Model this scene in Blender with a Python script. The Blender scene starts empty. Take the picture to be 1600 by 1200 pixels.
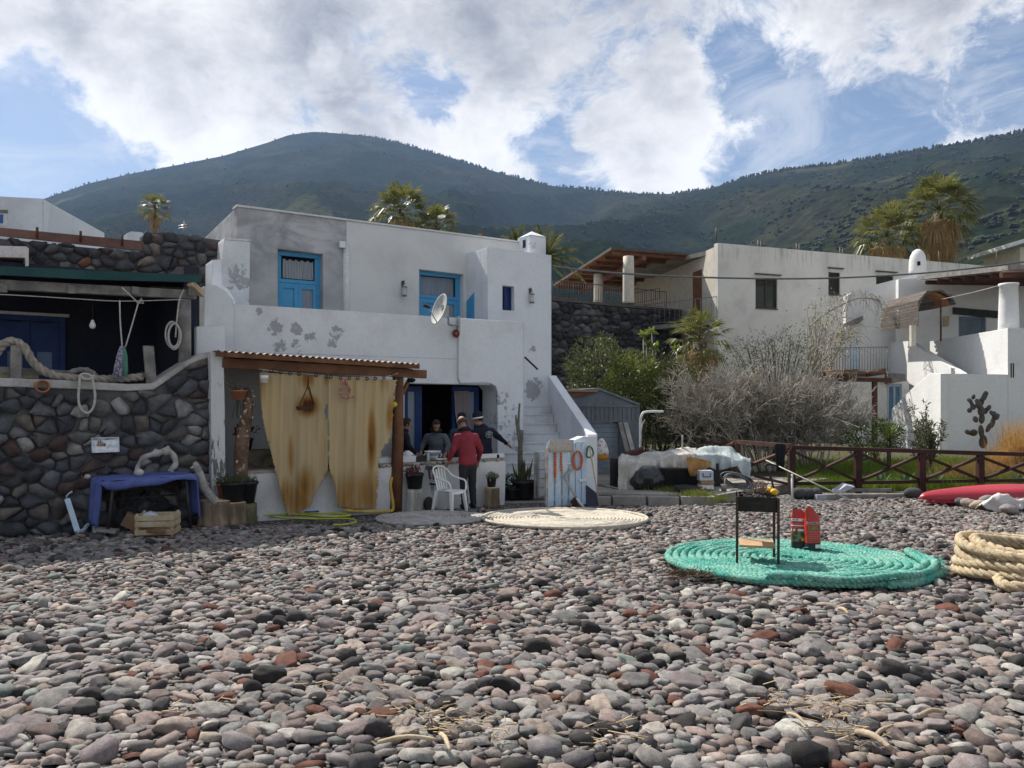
import bpy, bmesh, math, random
import numpy as np
from mathutils import Vector, Matrix, noise
from mathutils.geometry import tessellate_polygon
R = math.radians
rnd = random.Random(11)
nrs = np.random.RandomState(5)
scene = bpy.context.scene
col = scene.collection
H = 2.1                      # eye height above the yard in front of the houses
# ---------------------------------------------------------------- camera
cam_d = bpy.data.cameras.new('camera')
cam_d.sensor_width = 36.0
cam_d.lens = 27.0
cam_d.shift_y = 0.0125
cam_d.clip_start = 0.05
cam_d.clip_end = 20000
cam = bpy.data.objects.new('camera', cam_d)
cam.location = (0, 0, H)
cam.rotation_euler = (R(90), 0, 0)
col.objects.link(cam)
scene.camera = cam
# ---------------------------------------------------------------- sun, sky, exposure
SUN_AZ = R(-41)              # from straight ahead, negative to the left
SUN_EL = R(50)
SUN_DIR = Vector((math.sin(SUN_AZ) * math.cos(SUN_EL), math.cos(SUN_AZ) * math.cos(SUN_EL), math.sin(SUN_EL)))
sun_d = bpy.data.lights.new('sun', 'SUN')
sun_d.energy = 5.0
sun_d.angle = R(0.53)
sun_d.color = (1.0, 0.95, 0.87)
sun = bpy.data.objects.new('sun', sun_d)
sun.rotation_euler = SUN_DIR.to_track_quat('Z', 'Y').to_euler()
sun.location = (0, 0, 60)
col.objects.link(sun)
vs = scene.view_settings
scene.display_settings.display_device = 'sRGB'
vs.view_transform = 'Standard'
vs.look = 'None'
vs.exposure = 0.46
vs.gamma = 1.0
vs.use_curve_mapping = False
cy = scene.cycles
cy.max_bounces = 6
cy.diffuse_bounces = 3
cy.glossy_bounces = 2
cy.transmission_bounces = 3
cy.transparent_max_bounces = 8
cy.volume_bounces = 0
cy.caustics_reflective = False
cy.caustics_refractive = False
cy.use_denoising = True
cy.sample_clamp_indirect = 4.0
world = bpy.data.worlds.new('World')
scene.world = world
world.use_nodes = True
try:
 world.cycles.sampling_method = 'MANUAL'
 world.cycles.sample_map_resolution = 512
except Exception:
 pass
class NT:
 """small helper round a node tree"""
 def __init__(s, tree):
  s.t = tree
  for n in list(tree.nodes):
   tree.nodes.remove(n)
 def n(s, typ, **kw):
  nd = s.t.nodes.new(typ)
  for k, v in kw.items():
   setattr(nd, k, v)
  return nd
 def set(s, nd, key, v):
  i = nd.inputs[key]
  if isinstance(v, bpy.types.NodeSocket):
   s.t.links.new(v, i)
  elif v is not None:
   if isinstance(v, (tuple, list)) and i.type == 'RGBA' and len(v) == 3:
    v = (*v, 1)
   i.default_value = v
 def math(s, op, a, b=None, c=None, clamp=False):
  nd = s.n('ShaderNodeMath', operation=op, use_clamp=clamp)
  s.set(nd, 0, a)
  if b is not None: s.set(nd, 1, b)
  if c is not None: s.set(nd, 2, c)
  return nd.outputs[0]
 def vmath(s, op, a, b=None, out=0):
  nd = s.n('ShaderNodeVectorMath', operation=op)
  s.set(nd, 0, a)
  if b is not None: s.set(nd, 1, b)
  return nd.outputs[out]
 def mix(s, f, a, b, typ='MIX'):
  nd = s.n('ShaderNodeMix', data_type='RGBA', blend_type=typ)
  s.set(nd, 0, f); s.set(nd, 6, a); s.set(nd, 7, b)
  return nd.outputs[2]
 def ramp(s, v, lo, hi, a=0.0, b=1.0, smooth=True):
  nd = s.n('ShaderNodeMapRange', interpolation_type='SMOOTHSTEP' if smooth else 'LINEAR')
  for k, x in zip((0, 1, 2, 3, 4), (v, lo, hi, a, b)): s.set(nd, k, x)
  return nd.outputs[0]
 def noise(s, vec, scale, detail=4, rough=0.55, dist=0.0, out=0):
  nd = s.n('ShaderNodeTexNoise')
  if vec is not None: s.set(nd, 'Vector', vec)
  s.set(nd, 'Scale', scale); s.set(nd, 'Detail', detail); s.set(nd, 'Roughness', rough); s.set(nd, 'Distortion', dist)
  return nd.outputs[out]
 def scale(s, vec, v):
  return s.vmath('MULTIPLY', vec, v)
def build_world():
 k = NT(world.node_tree)
 out = k.n('ShaderNodeOutputWorld')
 sky = k.n('ShaderNodeTexSky', sky_type='NISHITA')
 sky.sun_disc = False
 sky.sun_elevation = SUN_EL
 sky.sun_rotation = SUN_AZ
 sky.altitude = 5
 sky.air_density = 1.0
 sky.dust_density = 0.6
 sky.ozone_density = 1.2
 bg = k.n('ShaderNodeBackground'); k.set(bg, 0, sky.outputs[0]); k.set(bg, 1, 0.075)
 d = k.n('ShaderNodeTexCoord').outputs['Generated']
 d = k.vmath('NORMALIZE', d)
 stretch = k.scale(d, (1.0, 1.0, 1.55))
 warp = k.noise(stretch, 3.2, 4, 0.55, 0.0, 1)
 warp = k.vmath('SCALE', k.vmath('SUBTRACT', warp, (0.5, 0.5, 0.5)))
 warp.node.inputs['Scale'].default_value = 0.20
 q = k.vmath('ADD', stretch, warp)
 n1 = k.noise(q, 3.8, 12, 0.66)
 n2 = k.noise(q, 12.0, 10, 0.70)
 dens = k.math('ADD', k.math('MULTIPLY', k.math('SUBTRACT', n1, 0.5), 3.2), k.math('MULTIPLY', k.math('SUBTRACT', n2, 0.5), 1.7))
 dens = k.math('ADD', dens, -0.04)
 dw = k.vmath('ADD', d, k.vmath('SCALE', k.vmath('SUBTRACT', k.noise(d, 9.0, 5, 0.6, 0.0, 1), (0.5, 0.5, 0.5))))
 dw.node.inputs[1].links[0].from_node.inputs['Scale'].default_value = 0.13
 dw = k.vmath('NORMALIZE', dw)
 def blob(px, py, r, w):
  nonlocal dens
  c = Vector(((px - 800) / 1200, 1, (620 - py) / 1200)).normalized()
  rad = r / 1200
  dot = k.vmath('DOT_PRODUCT', dw, tuple(c), out=1)
  v = k.ramp(dot, math.cos(rad * 1.4), math.cos(rad * 0.1), 0.0, w * (0.75 if w > 0 else 0.95))
  dens = k.math('ADD', dens, v)
 for b in CLOUD_BLOBS: blob(*b)
 alpha = k.ramp(k.math('ADD', dens, k.math('MULTIPLY', k.math('SUBTRACT', k.noise(q, 26.0, 8, 0.72), 0.5), 0.5)), -0.22, 0.46)
 wisp = k.math('MULTIPLY', k.ramp(k.noise(k.scale(d, (2.0, 2.0, 5.0)), 3.0, 8, 0.68, 0.8), 0.42, 0.72), 0.42)
 alpha = k.math('MAXIMUM', alpha, wisp)
 shade = k.noise(k.vmath('ADD', q, (0.0, 0.0, 0.09)), 3.0, 7, 0.55)
 n1s = k.noise(k.vmath('ADD', q, (-0.035, 0.0, 0.06)), 3.8, 12, 0.66)
 n2s = k.noise(k.vmath('ADD', q, (-0.010, 0.0, 0.02)), 12.0, 10, 0.70)
 relief = k.math('ADD', k.math('MULTIPLY', k.math('SUBTRACT', n1s, n1), 1.5), k.math('MULTIPLY', k.math('SUBTRACT', n2s, n2), 0.7))
 thick = k.math('ADD', k.math('MULTIPLY', k.math('SUBTRACT', shade, 0.5), 1.3), k.math('MULTIPLY', dens, 0.42))
 thick = k.math('ADD', thick, relief)
 for b in CLOUD_SHADE:
  c = Vector(((b[0] - 800) / 1200, 1, (620 - b[1]) / 1200)).normalized()
  thick = k.math('ADD', thick, k.ramp(k.vmath('DOT_PRODUCT', d, tuple(c), out=1), math.cos(b[2] / 1200 * 1.4), 1.0, 0.0, b[3]))
 thick = k.ramp(thick, -0.05, 1.15)
 ccol = k.mix(thick, (0.92, 0.91, 0.89), (0.25, 0.265, 0.30))
 cb = k.n('ShaderNodeBackground'); k.set(cb, 0, ccol); k.set(cb, 1, CLOUD_GAIN)
 mx = k.n('ShaderNodeMixShader'); k.set(mx, 0, alpha)
 k.t.links.new(bg.outputs[0], mx.inputs[1]); k.t.links.new(cb.outputs[0], mx.inputs[2])
 k.t.links.new(mx.outputs[0], out.inputs[0])
CLOUD_GAIN = 0.90
CLOUD_SHADE = [(600, 10, 170, .45), (920, 110, 170, .45), (1250, 10, 200, .2), (1540, 20, 160, .3), (420, 60, 120, .15), (250, 230, 120, -.35), (1050, 270, 110, -.35), (740, 250, 110, -.3), (1250, 190, 60, -.3)]
CLOUD_BLOBS = [(520, 30, 300, 0.55), (240, 195, 135, 0.85), (330, 245, 90, 0.45), (60, 60, 140, 0.8), (440, 140, 150, 0.35), (180, 120, 120, .35),
 (730, 200, 130, 0.42), (900, 90, 230, 0.50), (1050, 230, 100, 0.60), (1230, 30, 230, 0.40), (1480, 50, 200, 0.50), (1560, 20, 200, .4), (1225, 200, 60, 0.45),
 (640, 250, 80, .35), (1030, 290, 50, .4), (960, 250, 70, .3), (110, 215, 40, .5),
 (35, 200, 90, -1.0), (90, 275, 80, -0.9), (655, 110, 85, -0.6), (420, 195, 75, -0.7), (505, 103, 30, -0.7), (838, 185, 65, -0.5), (905, 275, 75, -0.6), (1340, 190, 120, -1.0), (1140, 110, 60, -0.7), (1170, 130, 40, -.4),
 (1250, 75, 40, -.4), (1320, 240, 100, -0.6), (1570, 105, 60, -0.6), (1540, 180, 100, -.5), (1150, 250, 50, -.6), (1195, 150, 40, -.5), (200, 290, 70, -.5), (680, 150, 40, -.4)]
build_world()
PX = lambda x: (x - 800) / 1200.0
def P(x, y, Y):
 return Vector((PX(x) * Y, Y, H - (y - 620) / 1200.0 * Y))
def zg(Y):
 """height of the beach: it falls gently from the storm berm towards the houses"""
 return max(0.0, 0.6 - 0.0405 * Y)
def G(x, y):
 a = (y - 620) / 1200.0
 Y = 1.5 / (a - 0.0405) if a > 0.15 else 2.1 / a
 if Y > 14.81: Y = 2.1 / a
 return Vector((PX(x) * Y, Y, zg(Y)))
class Plane:
 """a vertical plane through the point seen at column x0 at depth Y0; direction angle in degrees from the X axis"""
 def __init__(s, x0=None, Y0=None, ang=0, XY=None):
  s.X, s.Y = XY if XY else (PX(x0) * Y0, Y0)
  s.a = R(ang); s.ang = ang
  s.u = Vector((math.cos(s.a), math.sin(s.a), 0))
  s.n = Vector((math.sin(s.a), -math.cos(s.a), 0))
 def t(s, x):
  k = PX(x)
  return (k * s.Y - s.X) / (s.u.x - k * s.u.y)
 def tz(s, x, y):
  t = s.t(x); Y = s.Y + t * s.u.y
  return t, H - (y - 620) / 1200.0 * Y
 def w(s, t, z, off=0.0):
  return Vector((s.X, s.Y, 0)) + s.u * t + s.n * off + Vector((0, 0, z))
 def pt(s, x, y, off=0.0):
  if off: return s.shift(off).pt(x, y)
  t, z = s.tz(x, y)
  return s.w(t, z)
 def shift(s, off):
  q = Plane(ang=s.ang, XY=(s.X + s.n.x * off, s.Y + s.n.y * off))
  return q
WM = {}
def wm(o):
 return WM.get(o.name, Matrix.Identity(4))
class MB:
 def __init__(s):
  s.v = []; s.f = []; s.m = []; s.sm = []; s.attr = None
 def add(s, vs, fs, mi=0, smooth=False):
  b = len(s.v)
  s.v.extend(Vector(p) for p in vs)
  for f in fs:
   s.f.append([b + i for i in f]); s.m.append(mi); s.sm.append(smooth)
  return s
 def obox(s, o, a, b, c, mi=0):
  o, a, b, c = Vector(o), Vector(a), Vector(b), Vector(c)
  vs = [o, o + a, o + a + b, o + b, o + c, o + a + c, o + a + b + c, o + b + c]
  return s.add(vs, [(0, 3, 2, 1), (4, 5, 6, 7), (0, 1, 5, 4), (1, 2, 6, 5), (2, 3, 7, 6), (3, 0, 4, 7)], mi)
 def box(s, c, size, yaw=0.0, mi=0, rot=None):
  m = rot if rot is not None else Matrix.Rotation(yaw, 3, 'Z')
  a, b, d = (m @ Vector(e) for e in ((size[0], 0, 0), (0, size[1], 0), (0, 0, size[2])))
  return s.obox(Vector(c) - (a + b + d) / 2, a, b, d, mi)
 def bar(s, p, q, w, h, up=(0, 0, 1), mi=0):
  p, q = Vector(p), Vector(q)
  d = (q - p).normalized()
  side = d.cross(Vector(up))
  if side.length < 1e-4: side = d.cross(Vector((1, 0, 0)))
  side.normalize()
  u = side.cross(d).normalized()
  return s.obox(p - side * w / 2 - u * h / 2, q - p, side * w, u * h, mi)
 def tube(s, pts, r, n=8, mi=0, caps=True, smooth=True, closed=False):
  pts = [Vector(p) for p in pts]
  m = len(pts)
  rs = r if isinstance(r, (list, tuple)) else [r] * m
  b = len(s.v)
  prev = None
  for i in range(m):
   if closed: d = pts[(i + 1) % m] - pts[i - 1]
   else: d = pts[min(i + 1, m - 1)] - pts[max(i - 1, 0)]
   if d.length < 1e-9: d = Vector((0, 0, 1))
   d.normalize()
   if prev is None:
    a = d.cross(Vector((0, 0, 1)))
    if a.length < 0.05: a = d.cross(Vector((1, 0, 0)))
   else:
    a = prev - d * prev.dot(d)
    if a.length < 1e-4: a = d.cross(Vector((1, 0, 0)))
   a.normalize(); prev = a
   c = d.cross(a)
   for j in range(n):
    t = 2 * math.pi * j / n
    s.v.append(pts[i] + (a * math.cos(t) + c * math.sin(t)) * rs[i])
  for i in range(m if closed else m - 1):
   i2 = (i + 1) % m
   for j in range(n):
    j2 = (j + 1) % n
    s.f.append([b + i * n + j, b + i * n + j2, b + i2 * n + j2, b + i2 * n + j]); s.m.append(mi); s.sm.append(smooth)
  if caps and not closed:
   s.f.append([b + j for j in range(n)][::-1]); s.m.append(mi); s.sm.append(False)
   s.f.append([b + (m - 1) * n + j for j in range(n)]); s.m.append(mi); s.sm.append(False)
  return s
 def lathe(s, prof, base=(0, 0, 0), n=16, mi=0, smooth=True, axis=None, wob=0.0, seed=0):
  base = Vector(base)
  m = axis if axis is not None else Matrix.Identity(3)
  rr = random.Random(seed)
  ph = [rr.uniform(0, 6.28) for _ in range(3)]
  b = len(s.v)
  for (r, z) in prof:
   for j in range(n):
    t = 2 * math.pi * j / n
    k = 1 + wob * (math.sin(2 * t + ph[0]) + 0.7 * math.sin(3 * t + ph[1]) + 0.5 * math.sin(5 * t + ph[2]))
    s.v.append(base + m @ Vector((r * k * math.cos(t), r * k * math.sin(t), z)))
  for i in range(len(prof) - 1):
   for j in range(n):
    j2 = (j + 1) % n
    s.f.append([b + i * n + j, b + i * n + j2, b + (i + 1) * n + j2, b + (i + 1) * n + j]); s.m.append(mi); s.sm.append(smooth)
  if prof[0][0] > 1e-4:
   s.f.append([b + j for j in range(n)][::-1]); s.m.append(mi); s.sm.append(False)
  if prof[-1][0] > 1e-4:
   s.f.append([b + (len(prof) - 1) * n + j for j in range(n)]); s.m.append(mi); s.sm.append(False)
  return s
 def ell(s, c, r, n=10, k=6, mi=0, rot=None, smooth=True):
  prof = [(max(1e-5, math.sin(math.pi * i / k)), -math.cos(math.pi * i / k)) for i in range(k + 1)]
  m = (rot if rot is not None else Matrix.Identity(3)) @ Matrix.Diagonal(Vector(r))
  return s.lathe(prof, c, n, mi, smooth, axis=m)
 def cone(s, p, q, r1, r2, n=10, mi=0, k=3):
  """rounded cone (capsule) from p to q"""
  p, q = Vector(p), Vector(q)
  d = (q - p); L = max(d.length, 1e-5); d = d / L
  pts, rs = [], []
  for i in range(k + 1):
   a = math.pi / 2 * i / k
   pts.append(p - d * r1 * math.cos(a)); rs.append(max(r1 * math.sin(a), 1e-4))
  for i in range(k + 1):
   a = math.pi / 2 * i / k
   pts.append(q + d * r2 * math.sin(a)); rs.append(max(r2 * math.cos(a), 1e-4))
  return s.tube(pts, rs, n, mi)
 def prism(s, outer, ext, holes=(), mi=0):
  """flat polygon (world points) with holes, extruded by the vector ext"""
  ext = Vector(ext)
  loops = [[Vector(p) for p in outer]] + [[Vector(p) for p in h] for h in holes]
  flat = [p for l in loops for p in l]
  tris = tessellate_polygon(loops)
  nrm = Vector((0, 0, 0))
  l = loops[0]
  for i in range(len(l)): nrm += l[i].cross(l[(i + 1) % len(l)])
  flip = nrm.dot(ext) > 0
  n = len(flat); b = len(s.v)
  s.v.extend(flat); s.v.extend(p + ext for p in flat)
  for t in tris:
   a, c, d = flat[t[0]], flat[t[1]], flat[t[2]]
   tn = (c - a).cross(d - a)
   t = list(t) if tn.dot(ext) < 0 else list(t)[::-1]
   s.f.append([b + i for i in t]); s.m.append(mi); s.sm.append(False)
   s.f.append([b + n + i for i in t[::-1]]); s.m.append(mi); s.sm.append(False)
  k = 0
  for li, l in enumerate(loops):
   m = len(l)
   for i in range(m):
    i2 = (i + 1) % m
    f = [b + k + i, b + k + i2, b + n + k + i2, b + n + k + i]
    if not flip: f = f[::-1]
    s.f.append(f if li == 0 else f[::-1]); s.m.append(mi); s.sm.append(False)
   k += m
  return s
 def build(s, name, mats, parent=None, kind=None, attr=None):
  me = bpy.data.meshes.new(name)
  inv = wm(parent).inverted() if parent is not None else None
  vs = [inv @ p for p in s.v] if inv is not None else s.v
  me.from_pydata([tuple(p) for p in vs], [], s.f)
  if not isinstance(mats, (list, tuple)): mats = [mats]
  for m in mats: me.materials.append(m)
  me.polygons.foreach_set('material_index', s.m)
  me.polygons.foreach_set('use_smooth', s.sm)
  me.update()
  o = bpy.data.objects.new(name, me)
  col.objects.link(o)
  if parent is not None:
   o.parent = parent
   WM[o.name] = wm(parent)
  if kind: o['kind'] = kind
  return o
def tag(o, label, cat, group=None):
 o['label'] = label; o['category'] = cat
 if group: o['group'] = group
 return o
def thing(name, loc, label, cat, group=None):
 o = bpy.data.objects.new(name, None)
 o.empty_display_size = 0.1
 o.location = loc
 col.objects.link(o)
 WM[o.name] = Matrix.Translation(Vector(loc))
 return tag(o, label, cat, group)
def kids(o):
 return [c for c in o.children]
def copy_thing(src, loc, rz=0.0, label=None, group=None, scale=1.0):
 r = src.copy(); col.objects.link(r)
 r.location = loc; r.rotation_euler = (0, 0, rz); r.scale = (scale,) * 3
 if label: r['label'] = label
 if group: r['group'] = group
 def rec(a, b):
  for ch in kids(a):
   c = ch.copy(); col.objects.link(c); c.parent = b
   rec(ch, c)
 rec(src, r)
 return r
def remeshed(mb, name, voxel, mat, parent=None, smooth=2):
 """closed overlapping shapes fused into one continuous skin"""
 o = mb.build(name + '_raw', mat, None)
 m = o.modifiers.new('r', 'REMESH'); m.mode = 'VOXEL'; m.voxel_size = voxel; m.use_smooth_shade = True
 if smooth:
  sm = o.modifiers.new('s', 'SMOOTH'); sm.factor = 0.5; sm.iterations = smooth
 dg = bpy.context.evaluated_depsgraph_get()
 me = bpy.data.meshes.new_from_object(o.evaluated_get(dg))
 raw = o.data
 bpy.data.objects.remove(o); bpy.data.meshes.remove(raw)
 me.name = name
 if parent is not None: me.transform(wm(parent).inverted())
 me.materials.clear(); me.materials.append(mat)
 for p in me.polygons: p.use_smooth = True
 o = bpy.data.objects.new(name, me); col.objects.link(o)
 if parent is not None:
  o.parent = parent; WM[o.name] = wm(parent)
 return o
# ---------------------------------------------------------------- materials
def new_mat(name):
 m = bpy.data.materials.new(name); m.use_nodes = True
 k = NT(m.node_tree)
 out = k.n('ShaderNodeOutputMaterial')
 b = k.n('ShaderNodeBsdfPrincipled')
 k.t.links.new(b.outputs[0], out.inputs[0])
 k.b = b; k.out = out
 return m, k
def mat(name, c1, c2=None, scale=4.0, rough=0.8, bump=0.0, bscale=None, metal=0.0, stretch=(1, 1, 1), var=0.0, spec=0.3, lo=0.35, hi=0.65, detail=6, fine=0.12, bevel=0.0, trans=0.0, bdist=0.02):
 m, k = new_mat(name)
 tc = k.n('ShaderNodeTexCoord').outputs['Object']
 v = k.scale(tc, stretch)
 c2 = c2 or tuple(x * 0.8 for x in c1)
 f = k.ramp(k.noise(v, scale, detail), lo, hi)
 c = k.mix(f, c1, c2)
 if fine:
  g = k.ramp(k.noise(v, scale * 9, 4), 0.3, 0.7, 1 - fine, 1 + fine, False)
  gg = k.n('ShaderNodeCombineColor'); [k.set(gg, i, g) for i in range(3)]
  c = k.mix(1.0, c, gg.outputs[0], 'MULTIPLY')
 if var:
  r = k.n('ShaderNodeObjectInfo').outputs['Random']
  g = k.math('MULTIPLY_ADD', r, 2 * var, 1 - var)
  gg = k.n('ShaderNodeCombineColor'); [k.set(gg, i, g) for i in range(3)]
  c = k.mix(1.0, c, gg.outputs[0], 'MULTIPLY')
 k.set(k.b, 'Base Color', c); k.set(k.b, 'Roughness', rough); k.set(k.b, 'Metallic', metal)
 k.set(k.b, 'Specular IOR Level', spec)
 nrm = None
 if bevel:
  bv = k.n('ShaderNodeBevel', samples=4); k.set(bv, 'Radius', bevel); nrm = bv.outputs[0]
 if bump:
  bn = k.n('ShaderNodeBump'); k.set(bn, 'Strength', bump); k.set(bn, 'Distance', bdist)
  k.set(bn, 'Height', k.noise(v, bscale or scale * 4, 6, 0.6))
  if nrm is not None: k.t.links.new(nrm, bn.inputs['Normal'])
  nrm = bn.outputs[0]
 if nrm is not None: k.t.links.new(nrm, k.b.inputs['Normal'])
 if trans:
  tr = k.n('ShaderNodeBsdfTranslucent'); k.set(tr, 0, c)
  mx = k.n('ShaderNodeMixShader'); k.set(mx, 0, trans)
  k.t.links.new(k.b.outputs[0], mx.inputs[1]); k.t.links.new(tr.outputs[0], mx.inputs[2]); k.t.links.new(mx.outputs[0], k.out.inputs[0])
 return m
def plaster(name, base=(0.745, 0.77, 0.80), dirt=(0.61, 0.62, 0.63), under=(0.31, 0.315, 0.33), patches=(), streak=0.0, dirt_amt=1.0, patch_gain=1.0, top=None):  # default base is bluish lime, its tint also standing in for blue sky light
 """whitewash: faint dirt, hairline grain, flaked patches (world centre, radius) showing grey render, optional rain streaks"""
 m, k = new_mat(name)
 pos = k.n('ShaderNodeNewGeometry').outputs['Position']
 n1 = k.ramp(k.noise(pos, 0.9, 7, 0.6), 0.42, 0.75, 0, dirt_amt)
 c = k.mix(n1, base, dirt)
 g = k.ramp(k.noise(pos, 14, 5), 0.3, 0.7, 0.955, 1.03, False)
 gg = k.n('ShaderNodeCombineColor'); [k.set(gg, i, g) for i in range(3)]
 c = k.mix(1.0, c, gg.outputs[0], 'MULTIPLY')
 if streak:
  sn = k.noise(k.scale(pos, (6.0, 6.0, 0.35)), 1.6, 6, 0.65)
  f = k.math('MULTIPLY', k.ramp(sn, 0.50, 0.72), streak)
  if top is not None:
   z = k.n('ShaderNodeSeparateXYZ'); k.set(z, 0, pos)
   f = k.math('MULTIPLY', f, k.ramp(z.outputs[2], top - 1.1, top))
  c = k.mix(f, c, (0.20, 0.19, 0.17))
 hgt = k.noise(pos, 9, 6, 0.6)
 if patches:
  acc = None
  for (q, r, w) in patches:
   dist = k.vmath('DISTANCE', pos, tuple(q), out=1)
   f = k.ramp(dist, r * 1.15, r * 0.2, 0, w)
   acc = f if acc is None else k.math('MAXIMUM', acc, f)
  pn = k.noise(pos, 8.5, 10, 0.70, 0.5)
  f = k.math('MULTIPLY', acc, patch_gain)
  f = k.ramp(k.math('ADD', f, k.math('SUBTRACT', pn, 0.5)), 0.585, 0.645)
  uc = k.mix(k.noise(pos, 5, 5), under, tuple(x * 1.5 for x in under))
  c = k.mix(f, c, uc)
  hgt = k.math('SUBTRACT', hgt, k.math('MULTIPLY', f, 0.8))
 k.set(k.b, 'Base Color', c); k.set(k.b, 'Roughness', 0.9); k.set(k.b, 'Specular IOR Level', 0.15)
 bv = k.n('ShaderNodeBevel', samples=4); k.set(bv, 'Radius', 0.035)
 bn = k.n('ShaderNodeBump'); k.set(bn, 'Strength', 0.35); k.set(bn, 'Distance', 0.03); k.set(bn, 'Height', hgt)
 k.t.links.new(bv.outputs[0], bn.inputs['Normal']); k.t.links.new(bn.outputs[0], k.b.inputs['Normal'])
 return m
def stone_mat(name, cols, bump=0.6, gain=1.0):
 """each stone of a wall takes its own tone from the object it is"""
 m, k = new_mat(name)
 r = k.n('ShaderNodeObjectInfo').outputs['Random']
 cr = k.n('ShaderNodeValToRGB'); cr.color_ramp.interpolation = 'CONSTANT'
 e = cr.color_ramp.elements
 while len(e) < len(cols): e.new(0.5)
 for i, c in enumerate(cols):
  e[i].position = i / len(cols); e[i].color = (*[x * gain for x in c], 1)
 k.set(cr, 0, r)
 tc = k.n('ShaderNodeTexCoord').outputs['Object']
 f = k.noise(tc, 9, 6, 0.65)
 g = k.ramp(f, 0.3, 0.7, 0.65, 1.4, False)
 gg = k.n('ShaderNodeCombineColor'); [k.set(gg, i, g) for i in range(3)]
 c = k.mix(1.0, cr.outputs[0], gg.outputs[0], 'MULTIPLY')
 k.set(k.b, 'Base Color', c); k.set(k.b, 'Roughness', 0.9); k.set(k.b, 'Specular IOR Level', 0.2)
 bn = k.n('ShaderNodeBump'); k.set(bn, 'Strength', bump); k.set(bn, 'Distance', 0.03); k.set(bn, 'Height', k.noise(tc, 22, 6, 0.65))
 k.t.links.new(bn.outputs[0], k.b.inputs['Normal'])
 return m
def leaf_mat(name, c1, c2, c3=None, scale=2.0, rough=0.55, trans=0.25):
 m, k = new_mat(name)
 pos = k.n('ShaderNodeTexCoord').outputs['Object']
 a = k.ramp(k.noise(pos, scale, 4), 0.38, 0.62)
 c = k.mix(a, c1, c2)
 if c3:
  b = k.ramp(k.noise(pos, scale * 6, 3), 0.5, 0.7)
  c = k.mix(b, c, c3)
 k.set(k.b, 'Base Color', c); k.set(k.b, 'Roughness', rough); k.set(k.b, 'Specular IOR Level', 0.35)
 tr = k.n('ShaderNodeBsdfTranslucent'); k.set(tr, 0, c)
 mx = k.n('ShaderNodeMixShader'); k.set(mx, 0, trans)
 k.t.links.new(k.b.outputs[0], mx.inputs[1]); k.t.links.new(tr.outputs[0], mx.inputs[2]); k.t.links.new(mx.outputs[0], k.out.inputs[0])
 return m
def glass_mat(name, c=(0.05, 0.07, 0.10), rough=0.08):
 m, k = new_mat(name)
 k.set(k.b, 'Base Color', c); k.set(k.b, 'Roughness', rough); k.set(k.b, 'Specular IOR Level', 0.6)
 return m
M = {}
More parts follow.
